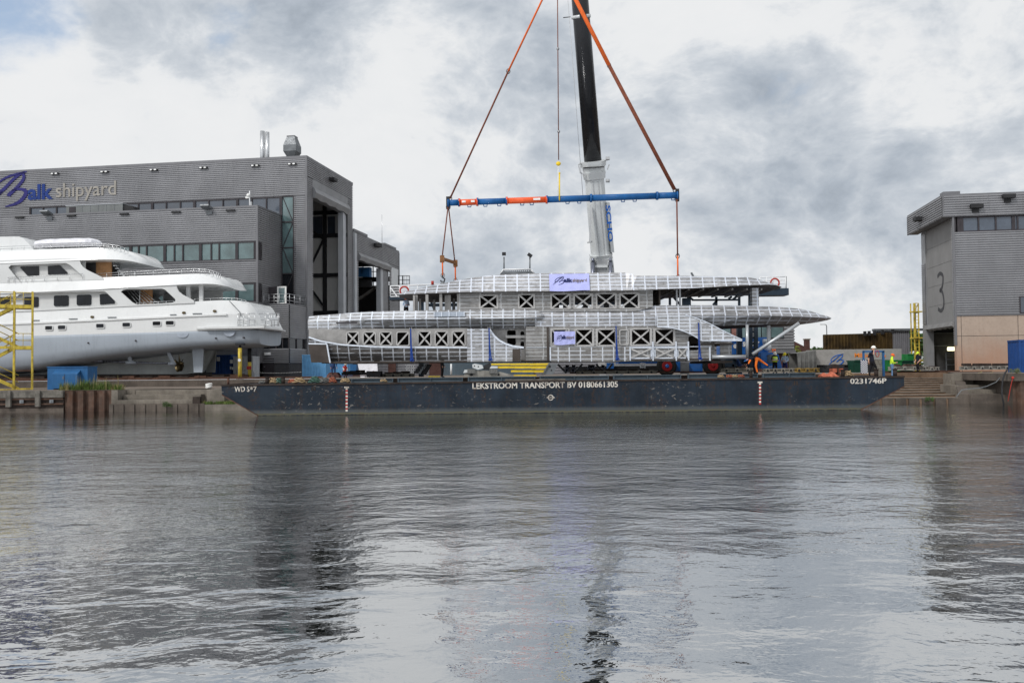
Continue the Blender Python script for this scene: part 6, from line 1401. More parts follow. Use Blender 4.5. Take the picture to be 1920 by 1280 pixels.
# ================================================================ CONTAINERS, CABINET, STAIR TOWER
def container(px0, px1, py0, py1, Yc, m, lab, ang=0.0, depth=2.4, doors=False, grp=None, name='shipping_container'):
    a = at(px0, py1, Yc); b = at(px1, py0, Yc); W = b.x-a.x; z0 = YARD-.01 if Yc > 61 and py1 > 690 else a.z; z1 = b.z
    FR = Frame((a.x, Yc, 0), ang); W = W/math.cos(ang)
    t = thing(name, lab, 'container', (a.x, Yc, z0), grp)
    mb = MB(FR.M)
    # corrugated sides: vertical folds
    def folds(p, q, out):
        p = Vector(p); q = Vector(q); L_ = (q-p).length; d = (q-p)/L_; o = Vector(out); n = max(4, int(L_/.28)); pts = []
        for i in range(n):
            for f, k in ((.0, 0), (.35, 0), (.5, 1), (.85, 1)): pts.append(p+d*(L_*(i+f)/n)-o*(.035*k))
        pts.append(q); m_ = len(pts)
        mb.add([(v.x, v.y, z0+.14) for v in pts]+[(v.x, v.y, z1-.1) for v in pts], [(i, i+1, m_+i+1, m_+i) for i in range(m_-1)])
    if not doors: folds((0, 0), (W, 0), (0, -1))
    folds((W, 0), (W, depth), (1, 0)); folds((0, depth), (0, 0), (-1, 0)); folds((W, depth), (0, depth), (0, 1))
    mb.box(0, W, 0.0, depth, z1-.09, z1-.05)
    mb.build('side_panel', m, t)
    mb = MB(FR.M)
    for z in ((z0, z0+.15), (z1-.12, z1)):
        mb.box(-.02, W+.02, -.03, .06, *z); mb.box(-.02, W+.02, depth-.06, depth+.03, *z); mb.box(-.03, .06, .06, depth-.06, *z); mb.box(W-.06, W+.03, .06, depth-.06, *z)
    for x in (0, W-.12):
        for y in (-.02, depth-.10): mb.box(x, x+.12, y, y+.12, z0+.15, z1-.12)
    mb.build('frame', m, t)
    if doors:
        for i in (0, 1):
            mb = MB(FR.M); x0 = .12+i*(W-.24)/2; x1 = x0+(W-.24)/2-.02; mb.box(x0, x1, -.0, .06, z0+.15, z1-.12)
            for k in range(1, 4): z = z0+.15+(z1-z0-.3)*k/4; mb.box(x0+.05, x1-.05, -.02, -.001, z-.03, z+.03)
            d = mb.build('door', m, t)
            mb = MB(FR.M)
            for f in (.3, .75): x = x0+(x1-x0)*f; mb.tube([(x, -.06, z0+.2), (x, -.06, z1-.15)], .025, 6)
            mb.build('lock_rod', 'steel_rail', d)
    return t
container(398, 432.5, 665, 707, 84.0, 'blue_cont', 'bright blue shipping container under the stern of the white yacht', 0.0)
t = container(437.5, 473, 667.5, 707, 84.0, 'white_cont', 'pale grey container with shut doors behind the yellow steel props', 0, doors=True)
for (x0, x1, y0_, y1_) in ((406, 412, 669, 677), (431, 436.5, 674, 681), (431, 434, 687, 692), (435, 437, 688, 693)):
    a, b = at(x0, y1_, 83.9), at(x1, y0_, 83.9); mb = MB(); mb.box(a.x, b.x, 83.90, 83.93, a.z, b.z); tag(mb.build('notice', 'paint_white2'), {406: 'white notice sheet high on the blue container side', 431: 'upper white notice on the blue container edge' if y0_ < 680 else 'lower left white notice on the blue container edge', 435: 'lower right small white notice on the blue container edge'}[x0], 'notice')
container(566.5, 611, 664.5, 708.5, 86.0, 'blue_light', 'light blue shipping container at the left end of the aluminium section', rad(2))
container(612, 652, 664, 698, 92, 'blue_light', 'light blue container farther back, half hidden by the aluminium section', rad(2))
container(1912, 1985, 636, 697, 66.0, 'blue_cont', 'dark blue container on the quay at the right edge of the photo', rad(11))
a = at(476, 704, 84); b = at(566, 702, 84)
t = thing('barrier_chain', 'low dotted white chain strung in front of the dark office door', 'chain', (a.x, 84, YARD)); mb = MB()
n = 30
for i in range(n): p = a.lerp(b, i/n); q = a.lerp(b, (i+.55)/n); z = at(500, 697.8, 84).z-.08*math.sin(math.pi*i/n); mb.tube([(p.x, 84, z), (q.x, 84, z)], .03, 5)
mb.build('chain', 'paint_white2', t); t['label'] = 'low dotted white chain strung in front of the dark office door'
mb = MB(); mb.tube([(a.x, 84, YARD), (a.x, 84, YARD+.6)], .03, 6); mb.build('post', 'mid_steel', t)
# blue cabinet
Yc = 64.3; t = thing('generator_cabinet', 'blue steel cabinet with smaller sloping hatch on the left quay', 'cabinet', (at(120, 730, Yc).x, Yc, APRON))
a = at(82, 730, Yc); b = at(158, 688, Yc); mb = MB(); mb.box(a.x, b.x, Yc+.5, Yc+2.0, APRON, b.z); mb.build('casing', 'blue_box', t)
mb = MB(); mb.box(a.x-.03, b.x+.03, Yc+.44, Yc+2.05, b.z+.001, b.z+.06); mb.build('lid', 'blue_box', t)
c = at(97, 727, Yc); d = at(145, 694, Yc); zf = at(97, 701, Yc).z
mb = MB(); mb.plate([[(Yc+.49, APRON+.1), (Yc, APRON+.1), (Yc, zf), (Yc+.49, d.z)]], c.x, d.x, 'yz'); h = mb.build('hatch_box', 'blue_box', t)
mb = MB(); m_ = (c.x+d.x)/2; mb.box(m_-.012, m_+.012, Yc-.012, Yc-.001, APRON+.15, zf-.03); mb.build('door_gap', 'frame_dark', h)
mb = MB(); mb.box(m_-.12, m_-.06, Yc-.03, Yc-.001, APRON+.75, APRON+.95); mb.build('handle', 'mid_steel', h)
mb = MB(); mb.box(c.x+.1, d.x-.1, Yc+.05, Yc+.4, APRON+.0, APRON+.095); mb.build('skid', 'dark_steel', t)
# yellow stair tower
TO = at(25.5, 700, 65.6); TF = Frame((TO.x, 65.6, 0), rad(-27)); Y0, Y1 = 0.0, 1.4; XA, XB = 0.0, TF.hy(60, 700, 0)[0]; XC = XA-2.5
ZG = APRON; ZM = at(30, 651, 65.8).z; ZT = at(30, 574, 65.8).z; ZH = at(30, 546, 65.8).z
T = thing('stair_tower', 'rusty yellow steel stair tower beside the white yacht at the left edge', 'stair tower', (TO.x, 65.6, ZG))
for x in (XA, XB, XC-.9):
    for y in (Y0, Y1): mb = MB(TF.M); mb.box(x-.065, x+.065, y-.065, y+.065, ZG, ZH if x > XC else ZT+1.0); mb.build('post', 'yellow', T)
for z in (ZM, ZT):
    mb = MB(TF.M); x0_ = XA+.08 if z == ZM else XC-.8; mb.box(x0_, XB-.08, Y0-.06, Y1+.06, z-.15, z+.10); mb.build('landing', 'yellow', T)
    mb = MB(TF.M); mb.box(XC-.82, XA-.08, Y0-.05, Y0+.0, z-.12, z+.08) ; mb.build('edge_beam', 'yellow', T)
mb = MB(TF.M); mb.box(XA, XB, Y0-.05, Y0+.05, ZG, ZG+.12); mb.box(XC-.9, XA, Y0-.05, Y0+.05, ZG, ZG+.08); mb.build('foot_beam', 'yellow', T)
def stair(x0, z0_, x1, z1_, y):
    n = max(5, int(abs(z1_-z0_)/.21)); mb = MB(TF.M)
    for yy in (y, y+1.1): mb.bar((x0, yy, z0_), (x1, yy, z1_), .06, .22)
    st_ = mb.build('stair_stringer', 'yellow', T); mb = MB(TF.M)
    for i in range(1, n): f = i/n; x, z = x0+(x1-x0)*f, z0_+(z1_-z0_)*f; mb.box(x-.11, x+.11, y+.03, y+1.07, z-.015, z+.015)
    mb.build('treads', 'yellow', st_); mb = MB(TF.M)
    for yy in (y-.0, y+1.1):
        for k in (.5, 1.0): mb.tube([(x0, yy, z0_+k), (x1, yy, z1_+k)], .022, 6)
        for f in (.1, .5, .9): x, z = x0+(x1-x0)*f, z0_+(z1_-z0_)*f; mb.tube([(x, yy, z), (x, yy, z+1.0)], .02, 6)
    mb.build('handrail', 'yellow', st_)
ZL1 = (ZM+ZT)/2; ZL0 = (ZG+ZM)/2
stair(XA, ZT-.05, XC, ZL1, Y0+.1); stair(XC, ZL1, XA+.3, ZM, Y0+.12); stair(XA, ZM-.05, XC, ZL0, Y0+.1); stair(XC, ZL0, XA+.3, ZG+.05, Y0+.12)
for z in (ZL1, ZL0): mb = MB(TF.M); mb.box(XC-.85, XC+.1, Y0, Y1, z-.06, z+.02); mb.build('landing', 'yellow', T)
mb = MB(TF.M)
for z in (ZT, ZM):
    for k in (.5, 1.0): mb.tube([(XA, Y0, z+k), (XB, Y0, z+k), (XB, Y1, z+k)], .025, 6)
    for x in ((XA+XB)/2,): mb.tube([(x, Y0, z), (x, Y0, z+1.0)], .022, 6)
for k in (.5, 1.0): mb.tube([(XC-.8, Y0, ZT+k), (XA, Y0, ZT+k)], .025, 6)
for i in range(3): x = XC-.4+i*1.0; mb.tube([(x, Y0, ZT), (x, Y0, ZT+1)], .022, 6)
mb.build('guard_rail', 'yellow', T)
mb = MB(TF.M)
for k in (.55, 1.1): mb.box(XA+.1, XB-.1, Y0-.03, Y0+.02, ZG+k+.25, ZG+k+.33)
mb.build('lower_rail', 'rust', T)
# mooring bollard with rope
t = thing('mooring_bollard', 'small quay bollard wrapped in thick white mooring rope left of the barge', 'bollard', at(380, 727, 63.5))
p = Vector((at(380, 727, 63.5).x, 64.8, 1.43)); mb = MB(); mb.tube([p, p+Vector((0, 0, .3))], .12, 10); mb.build('post', 'rust_dark', t)
for k in range(4): mb = MB(); mb.tube([p+Vector(((.17+.03*(k % 2))*math.cos(i*.7), (.17)*math.sin(i*.7), .07+.08*k+.03*math.sin(i))) for i in range(9)], .055, 7, closed=True); mb.build('rope_turn', 'paint_white2', t)
# ================================================================ PLANTS
def blades(mb, x, y, z, n, h, spread, lean=.35):
    for i in range(n):
        a = random.uniform(0, 6.28); r = random.random()**.5*spread; bx, by_ = x+r*math.cos(a), y+r*.5*math.sin(a)
        hh = h*random.uniform(.45, 1.0); l = random.uniform(0, lean)*hh; d = random.uniform(0, 6.28); w_ = random.uniform(.008, .018)
        tip = Vector((bx+l*math.cos(d), by_+l*math.sin(d), z+hh)); md = Vector((bx+l*.35*math.cos(d), by_+l*.35*math.sin(d), z+hh*.6)); e = Vector((-math.sin(d), math.cos(d), 0))*w_
        b0 = Vector((bx, by_, z)); mb.add([b0-e, b0+e, md+e*.8, md-e*.8, tip], [(0, 1, 2, 3), (3, 2, 4)])
mb = MB()
for i in range(26):
    px = 118+i*4.2; p = at(px, 730, 62.6); mb.k = 0 if random.random() < .75 else 1
    f = 1-abs(i/26-.45)*1.1
    blades(mb, p.x+random.uniform(-.25, .25), 62.3+random.random()*1.0, APRON-.02, 60, (.28+.75*max(.1, f)*random.random()), .30, .75)
    if random.random() < .5: mb.k = 1; blades(mb, p.x, 62.5, APRON, 3, 1.25, .2, .15)
tag(mb.build('grass', ['grass', 'grass_dry']), 'tall ragged green grass on the quay edge by the blue cabinet', 'grass', kind='stuff')
mb = MB()
for i in range(60):
    px = random.uniform(385, 440); p = at(px, 748, 62.0); mb.k = 0 if random.random() < .7 else 1; blades(mb, p.x, 61.4+random.random()*.7, .41, 26, .18+.15*random.random(), .2)
tag(mb.build('grass', ['grass', 'grass_dry']), 'short grass and weeds on the steps behind the barge bow', 'grass', kind='stuff')
def bush(name, c, r, h, n, m, label, cat='bush', leaf=.09):
    t = thing(name, label, cat, (c[0], c[1], c[2])); c = Vector(c)
    tr = MB(); 
    for i in range(5):
        a = i*1.3; tip = c+Vector((r*.5*math.cos(a), r*.5*math.sin(a), h*.7)); tr.tube([c, c.lerp(tip, .5)+Vector((0, 0, .1*h)), tip], [.05*h/2, .035*h/2, .012*h/2], 6)
    tr.build('trunk', 'bark', t); mb = MB()
    clumps = [c+Vector((random.uniform(-r, r)*.75, random.uniform(-r, r)*.6, h*random.uniform(.2, .9))) for _ in range(max(8, n//110))]
    for i in range(n):
        q = random.choice(clumps); d = Vector((random.gauss(0, 1), random.gauss(0, 1), random.gauss(0, 1))).normalized()*random.random()**.4*r*.42
        p = q+d
        if p.z < c.z: p.z = c.z+.05
        u = Vector((random.gauss(0, 1), random.gauss(0, 1), random.gauss(0, 1))).normalized(); v = u.orthogonal().normalized(); s = leaf*random.uniform(.6, 1.4)
        mb.k = 0; mb.add([p-u*s, p+v*s*.5, p+u*s, p-v*s*.5], [(0, 1, 2, 3)])
    mb.build('crown', m, t); return t
p = at(1741, 750, 61.35); bush('weed', (p.x, 61.3, .10), .38, .3, 500, 'leaf_green', 'small green weed growing on the toe of the brown slipway steps', 'plant', .04)
p = at(424, 758, 61.3); bush('weed', (at(313, 748, 61.1).x, 61.1, .30), .4, .3, 350, 'leaf_green', 'small green weed on the toe of the left landing steps', 'plant', .035)
p = at(1862, 700, 66); bush('weed', (p.x-1.3, 64.5, 1.5), .6, .5, 500, 'grass_dry', 'dry yellowish weed on the right quay wall', 'plant', .04)
p = at(1903, 697, 62); bush('weed', (at(1903, 697, 60).x, 59.8, 1.98), .45, .3, 350, 'leaf_yellow', 'yellow green weed on the quay coping before the blue container', 'plant', .035)
# ================================================================ BARGE DECK CLUTTER
def coil(px, py, r, m, lab, n=3, Yd=54.7, tube=.035):
    p = at(px, py, Yd); z = deckz(p.x)+.02; o = None; mb = MB()
    pts = []
    for i in range(n*12):
        a = i*2*math.pi/12; rr_ = r*(1-.15*(i/12)+.12*math.sin(i*1.9)); pts.append((p.x+rr_*1.3*math.cos(a), Yd+.05+rr_*.6*math.sin(a), z+.05+.075*(i/12)+.03*math.sin(i*2.3)))
    mb.tube(pts, tube, 6); tag(mb.build('rope_heap', m), lab, 'rope', 'rope heaps on the barge')
coil(491, 713, .16, 'rope_grey', 'grey rope heap left of the two thick bollards on the barge', 2)
coil(511, 713, .26, 'rope_tan', 'tan rope heap just right of the left thick bollard', 4)
coil(523, 714, .2, 'rope_green', 'green rope heap between the two thick bollards', 4)
coil(548, 716, .22, 'rope_orange', 'orange rope heap right of the second thick bollard', 3)
coil(560, 715, .35, 'rope_tan', 'yellowish rope heap under the light blue container', 4)
coil(590, 715, .34, 'rope_green', 'green and grey rope heap at the left end of the deck beams', 5)
coil(607, 714, .28, 'rope_grey', 'dark grey rope coil standing near the deck beams', 4)
coil(623, 714, .2, 'rope_orange', 'red orange rope heap below the pink rusty shoe', 4)
coil(647, 716, .24, 'rope_tan', 'flat tan rope heap above the left draught marks', 3, Yd=54.5)
coil(719, 716.5, .16, 'rope_tan', 'tiny tan rope heap on the barge edge under the house windows', 2, Yd=54.3)
for i, px in enumerate((1352, 1368, 1378, 1390)): coil(px, 709, .16, 'rope_orange' if i % 2 else 'rope_tan', ['first', 'second', 'third', 'last'][i]+' of four small rope bits left of the worker in orange', 2, Yd=54.6, tube=.03)
coil(1590, 703, .28, 'rope_tan', 'tan rope coil between the orange canvas and the man on the phone', 4)
def lump(name, px0, px1, py0, py1, Yd, m, lab, cat, seed=1):
    a = at(px0, py1, Yd); b = at(px1, py0, Yd); random.seed(seed); mb = MB(); nx = 14; r = []
    z0 = deckz(a.x)+.01
    for i in range(nx+1):
        f = i/nx; x = a.x+(b.x-a.x)*f; h = (b.z-z0)*(.35+.65*abs(math.sin(f*5.3+seed)))*math.sin(math.pi*min(1, max(.05, f*.95+.03)))**.5+.05
        r.append([(x, Yd+.5*math.cos(t)*(.8+.2*random.random()), z0+h*max(0, math.sin(t))*(.8+.25*random.random())) for t in [math.pi*k/8 for k in range(9)]])
    mb.loft(r, closed=True); o = mb.build(name, m); tag(o, lab, cat); return o
lump('canvas_heap', 1538, 1570, 697, 707, 55.0, 'canvas_orange', 'crumpled orange canvas heap lying on the barge deck at the right', 'canvas')
lump('chain_heap', 1345, 1398, 703, 710, 56.5, 'rust_dark', 'low dark heap of chain on the barge behind the rope bits', 'chain', 3)
# pink rusty shoe, grey block
def blk(name, poly, y0, y1, m, lab, cat, holes=(), par=None, hole_m='dark_steel', tagit=True):
    P = [(at(a, b, y0).x, at(a, b, y0).z) for a, b in poly]; mb = MB(); mb.plate([P], y0, y1); o = mb.build(name, m, par)
    if par is None: tag(o, lab, cat)
    for (a, b, r) in holes:
        c = at(a, b, y0); h = MB(); h.tube([(c.x, y0-.012, c.z), (c.x, y0-.002, c.z)], r, 10); h.build('bolt_hole', hole_m, o)
    return o
blk('support_shoe', [(612, 708), (613, 703), (618, 698), (631, 698), (635, 703), (636, 708)], 57.5, 58.3, 'rust_pink', 'pinkish rusty steel shoe at the left end of the long rail track', 'shoe', ((619, 705, .05), (628, 705, .05), (624, 700.5, .05)))
blk('rail_bar', [(636, 703.5), (686, 703), (686, 705), (636, 705.5)], 57.6, 57.9, 'rust_pink', 'thin pinkish bar right of the pink rusty shoe', 'bar')
blk('block', [(687, 695.5), (713, 695.5), (713, 707), (687, 707)], 57.4, 58.4, 'dark_steel', 'dark square steel block on the track below the white sheets', 'block', ((700, 697.5, .09), (694, 704, .04), (708, 704, .04)), hole_m='rust_dark')
def track(px0, px1, pyt, pyb, Yd, m, lab, nh, name='slipway_beam', grp='slipway beams behind the barge', rollers=True):
    a = at(px0, pyb, Yd); b = at(px1, pyt, Yd); t = thing(name, lab, 'beam', ((a.x+b.x)/2, Yd, a.z), grp)
    mb = MB(); mb.box(a.x, b.x, Yd, Yd+.5, a.z, a.z+.05); mb.box(a.x, b.x, Yd+.1, Yd+.4, a.z+.05, b.z-.05); mb.box(a.x, b.x, Yd, Yd+.5, b.z-.05, b.z); mb.build('girder', m, t)
    for i in range(nh):
        x = a.x+(b.x-a.x)*(i+.5)/nh; zc = (a.z+b.z)/2
        mb = MB(); mb.box(x-.13, x+.13, Yd-.02, Yd+.09, a.z+.04, b.z+.02); s_ = mb.build('stiffener', m, t)
        mb = MB(); mb.tube([(x, Yd-.06, zc), (x, Yd-.02, zc)], .075, 8); mb.build('pin', 'dark_steel', s_)
    if rollers:
        for i in range(max(1, nh-1)):
            x = a.x+(b.x-a.x)*(i+1)/nh; mb = MB(); mb.box(x-.3, x+.22, Yd+.05, Yd+.5, b.z+.003, b.z+.09+.07*((i*7) % 3)/2); mb.build('packing', 'rust_dark', t)
    return t
track(714, 776, 700, 707, 58.5, 'beam_grey', 'dim grey beam left of the tilted black winch', 4)
track(640, 688, 698, 703, 59.2, 'dark_steel', 'dark beam behind the pink rusty bar', 4)
track(1081, 1232, 694.5, 701.5, 58.5, 'beam_grey', 'long pale beam under the middle of the aluminium section', 7)
track(1352, 1412, 690, 698, 58.0, 'beam_grey', 'grey beam left of the worker in orange trousers', 3)
track(1432, 1490, 690.5, 698, 58.0, 'beam_grey', 'grey beam in front of the man in the light shirt', 4, rollers=False)
track(1490.5, 1537, 690, 697.5, 58.0, 'beam_yellow', 'yellowish stained beam end left of the orange boxes', 3, rollers=False)
track(1669, 1742, 686.5, 694.5, 76.5, 'bogie', 'grey slipway beam on which the man in the yellow helmet leans', 4)
track(1742.5, 1762, 688, 694, 76.3, 'bogie', 'short grey beam end below the hall 3 doorway', 2)
track(1803, 1896, 686, 693.5, 74.5, 'bogie', 'pale bogie beam along the pink hall wall', 6)
for i, px in enumerate((1814, 1835, 1852, 1872, 1888)):
    a = at(px-6, 685.5, 74.6); b = at(px+7, 681, 74.6); mb = MB(); mb.box(a.x, b.x, 74.6, 75.1, a.z, b.z); tag(mb.build('timber_pad', 'rust_dark'), ['leftmost', 'second', 'middle', 'fourth', 'rightmost'][i]+' of five dark timber pads on the pale bogie beam by the pink wall', 'pad', 'pads on the bogie beam')
for i, px in enumerate((1683, 1702, 1716)):
    a = at(px-7, 686.5, 76.7); b = at(px+6, 682.5, 76.7); mb = MB(); mb.plate([[(a.x, a.z), (b.x, a.z), (b.x-.1, b.z), (a.x+.15, b.z)]], 76.7, 77.1); tag(mb.build('timber_pad', 'rust'), ['left', 'middle', 'right'][i]+' one of three rusty pads on the grey beam left of the standing man', 'pad', 'pads on the slipway beam')
mb = MB(); mb.box(at(1740, 0, 80).x, at(1800, 0, 80).x, 76.2, 76.5, YARD+.0, YARD+.06); tag(mb.build('slipway_rail', 'rust'), 'short rusty rail in front of the hall 3 doorway', 'rail')
mb = MB(); mb.box(at(1655, 0, 75).x, 38, 77.0, 77.15, YARD+.0, YARD+.13); tag(mb.build('slipway_rail', 'rust'), 'long rusty rail at the top of the brown slipway steps', 'rail')
# tilted black winch tray
t = thing('tilted_tray', 'black steel tray tilted on the deck right of the grey beam', 'steel tray', at(788, 700, 57.5))
blk('tray', [(775, 699), (786, 682), (799, 682), (788, 701)], 57.3, 57.9, 'mid_steel', '', '', par=t); blk('side_plate', [(790, 702), (801, 682), (808, 683), (797, 702)], 57.6, 58.4, 'dark_steel', '', '', par=t)
mb = MB()
for i in range(4): a = at(780+i*3.2, 697-i*4.2, 57.25); mb.box(a.x-.12, a.x+.14, 57.22, 57.29, a.z-.1, a.z+.06)
mb.build('lugs', 'dark_steel', t)
blk('yellow_block', [(803, 707), (803, 704.5), (825, 704.5), (825, 707)], 57.2, 57.6, 'yellow_clean', 'low yellow block on the deck below the tilted black tray', 'block')
# white tracked machine and the yellow telescopic tubes
t = thing('deck_crawler', 'white and grey hydraulic machine on dark tracks left of the yellow tubes', 'machine', at(888, 704, 55.8))
blk('track', [(869, 706), (872, 699), (885, 694), (905, 694), (938, 697), (962, 703), (962, 706)], 55.7, 56.3, 'bogie', '', '', ((884, 702, .09), (935, 702, .07)), par=t)
blk('arm', [(885.5, 683), (890, 681.5), (904, 684), (906.5, 690), (896, 693), (886, 689)], 55.6, 56.0, 'boom_white', '', '', ((889.5, 686, .04), (897, 687, .04)), par=t)
blk('front_box', [(868.5, 699), (871, 693), (880, 692.5), (880, 698)], 55.6, 56.0, 'boom_white', '', '', par=t)
blk('rear_box', [(918, 690.5), (921, 686), (933, 686.5), (933, 690)], 55.6, 56.0, 'boom_white', '', '', par=t)
blk('motor', [(906, 693), (907, 685), (918, 680), (921, 687), (918, 694)], 55.7, 56.2, 'dark_steel', '', '', par=t)
for px in (884, 925): c = at(px, 695.5, 55.65); mb = MB(); mb.box(c.x-.25, c.x+.25, 55.55, 55.7, c.z-.13, c.z+.13); mb.build('cable_block', 'rope_grey', t)
for i, (x0, x1, y0_, y1_, lab) in enumerate(((921, 1029, 681, 684.5, 'topmost'), (933, 1027, 685.5, 691, 'second'), (958, 1023, 693, 698, 'third'), (963, 1006, 702, 705, 'lowest'))):
    a = at(x0, (y0_+y1_)/2, 55.75+.1*i); b = at(x1, (y0_+y1_)/2, 55.75+.1*i); h = at(0, y0_, 55.8).z-at(0, y1_, 55.8).z
    tt = thing('yellow_tube', lab+' of the stacked yellow telescopic tubes on the barge', 'tube', a, 'yellow tubes on the barge')
    for k in range(3): p, q = a.lerp(b, k/3), a.lerp(b, (k+1)/3-.002); mb = MB(); hh = h*(.8+.1*k); mb.box(p.x, q.x, p.y-hh/2, p.y+hh/2, p.z-hh/2, p.z+hh/2); mb.build('section', 'yellow_clean', tt)
t = thing('tilted_bracket', 'dark grey slanted steel bracket at the right end of the yellow tubes', 'bracket', at(1035, 703, 55.7))
blk('plate', [(1019, 702), (1029, 682), (1046, 681), (1037, 702)], 55.6, 56.1, 'mid_steel', '', '', ((1031, 687, .07), (1034, 694, .05)), par=t); blk('flange', [(1016, 703), (1028, 681), (1030, 681), (1019, 703)], 55.5, 56.2, 'tarp_grey', '', '', par=t)
# crane underpinnings seen under the section
for i, (x0, y0_, x1, y1_) in enumerate(((1046, 683, 1062, 699), (1078, 699, 1092, 682), (1118, 682, 1128, 698), (1136, 698, 1148, 682))):
    mb = MB(); mb.bar(at(x0, y0_, 64), at(x1, y1_, 64), .14); tag(mb.build('raking_brace', 'mid_steel'), ['first', 'second', 'third', 'fourth'][i]+' slanting grey brace from the left under the section, right of the yellow tubes', 'brace', 'braces under the section')
for i, px in enumerate((1062, 1074, 1104, 1110, 1129)):
    mb = MB(); a, b = at(px, 697, 63), at(px+2, 684, 63); mb.tube([a, b], .14, 10); tag(mb.build('hydraulic_cylinder', 'cylinder_steel'), ['first', 'second', 'third', 'fourth', 'fifth'][i]+' upright grey cylinder from the left in the dark gap under the section', 'cylinder', 'cylinders under the section')
mb = MB(); a, b = at(1201, 693, 60), at(1209, 680, 60); 
for x in (a.x, b.x): mb.box(x-.03, x+.03, 60, 60.06, a.z, b.z)
for k in range(4): z = a.z+(b.z-a.z)*k/3.3; mb.box(a.x, b.x, 60, 60.05, z, z+.05)
tag(mb.build('ladder', 'steel_rail'), 'short silver ladder leaning in the gap left of the red crane wheel', 'ladder')
mb = MB(); a, b = at(1288, 699, 58.8), at(1279, 0, 58.8); mb.box(at(1060, 0, 58.8).x, at(1345, 0, 58.8).x, 58.7, 58.8, at(1200, 697.5, 58.8).z-.06, at(1200, 697.5, 58.8).z+.03); tag(mb.build('steel_strip', 'rust'), 'long thin dark red strip along the base of the crane wheels', 'strip')
blk('orange_box', [(1561, 698), (1561, 690.5), (1569, 690.5), (1569, 698)], 58.0, 58.6, 'canvas_orange', 'left small orange box beside the dark machine on the barge', 'box')
blk('orange_box', [(1576, 698), (1575, 690.5), (1581, 690.5), (1581, 696)], 58.0, 58.6, 'canvas_orange', 'right small orange box beside the dark machine on the barge', 'box')
t = thing('deck_winch', 'small dark winch between the two orange boxes on the barge', 'winch', at(1566, 700, 58.8)); blk('bed', [(1550, 691), (1550, 684), (1583, 683), (1583, 691)], 58.7, 59.3, 'dark_steel', '', '', par=t)
mb = MB(); c = at(1566, 688, 58.6); mb.tube([c, c+Vector((0, .6, 0))], .2, 12); mb.build('drum', 'rust_dark', t); blk('leg', [(1570, 705), (1570, 690), (1575, 690), (1575, 705)], 58.2, 58.6, 'rust', '', '', par=t)
# gangway frame with chequered board
t = thing('gangway_frame', 'dark blue portal frame with a chequered board on the right end of the barge', 'frame', at(1636, 704, 56))
for (x0, x1, y0_, y1_) in ((1618.5, 1621, 658, 690), (1655.5, 1658.5, 658, 705), (1618.5, 1658.5, 657, 660.5)):
    a, b = at(x0, y1_, 56), at(x1, y0_, 56); mb = MB(); mb.box(a.x, b.x, 56, 56.1 if y1_ > 665 else 56.11, a.z if y1_ < 700 else deckz(a.x), b.z); mb.build('frame_bar', 'blue_box', t)
a, b = at(1614, 700, 55.9), at(1626.5, 675, 55.9); nx, nz = 6, 12; mb = MB(); mb.box(a.x, b.x, 55.9, 55.93, a.z, b.z); bd = mb.build('chequer_board', 'ink_navy', t); mb = MB()
for i in range(nx):
    for j in range(nz):
        if (i+j) % 2: mb.box(a.x+(b.x-a.x)*i/nx, a.x+(b.x-a.x)*(i+1)/nx-.004, 55.885, 55.899, a.z+(b.z-a.z)*j/nz, a.z+(b.z-a.z)*(j+1)/nz-.004)
mb.build('white_squares', 'paint_white2', bd)
a, b = at(1641, 705, 56.3), at(1655.3, 675, 56.3); mb = MB()
for i in range(9): z = deckz(a.x)+(b.z-deckz(a.x))*i/9; mb.box(a.x, b.x, 56.3, 56.38, z, z+(b.z-a.z)/9-.02)
mb.build('slatted_panel', 'beam_grey', t)
mb = MB(); c = at(1645, 663, 55.9); mb.tube([c+Vector((.11*math.cos(k*.52), 0, .2*math.sin(k*.52))) for k in range(12)], .022, 6, closed=True); tag(mb.build('cable_loop', 'red'), 'thin red hose loop hung behind the man on the phone', 'hose')

# ================================================================ BEHIND THE SECTION
GY = 66.0
G = thing('access_gantry', 'dark navy steel gantry platform with white railings rising behind the aluminium section', 'gantry', at(1100, 700, GY))
def gb(px0, py0, px1, py1, w=.3, h=None, m='navy_steel', name='beam', y=GY): mb = MB(); mb.bar(at(px0, py0, y), at(px1, py1, y), w, h or w); return mb.build(name, m, G)
gb(732, 559.5, 800, 558.5, 1.2, .30); gb(800, 558.5, 1474, 549, 1.0, .26); gb(1412, 549, 1474, 548, 1.3, .5)
gb(1225, 566, 1250, 556, .14); gb(1262, 556, 1275, 571, .14); gb(1292, 556, 1300, 563, .14); gb(1298, 562.5, 1388, 562, .1, .13)
for x0, y0_, x1, y1_ in ((1231, 572, 1231, 556), (1256, 572, 1256, 556), (1290, 575, 1290, 556), (1343, 572, 1343, 556), (1386, 574, 1386, 554), (1337, 572, 1345, 562), (1374, 562, 1384, 553), (1366, 560, 1372, 556), (790, 584, 790, 560), (815, 582, 806, 560), (850, 583, 850, 560), (895, 582, 880, 560), (1090, 580, 1108, 560), (1180, 580, 1168, 560)): gb(x0, y0_, x1, y1_, .16)
gb(1287, 559, 1287, 577, .6, .35); gb(800, 572, 1225, 567, .2, .22)
for px in (1407, 1417): gb(px, 553, px, 706, .26, .3, name='column')
for k in range(7): gb(1407, 622+k*11, 1417, 622+k*11, .12, .16, name='rung')
gb(790, 560, 790, 706, .35, name='column'); gb(1386, 575, 1386, 706, .35, name='column')
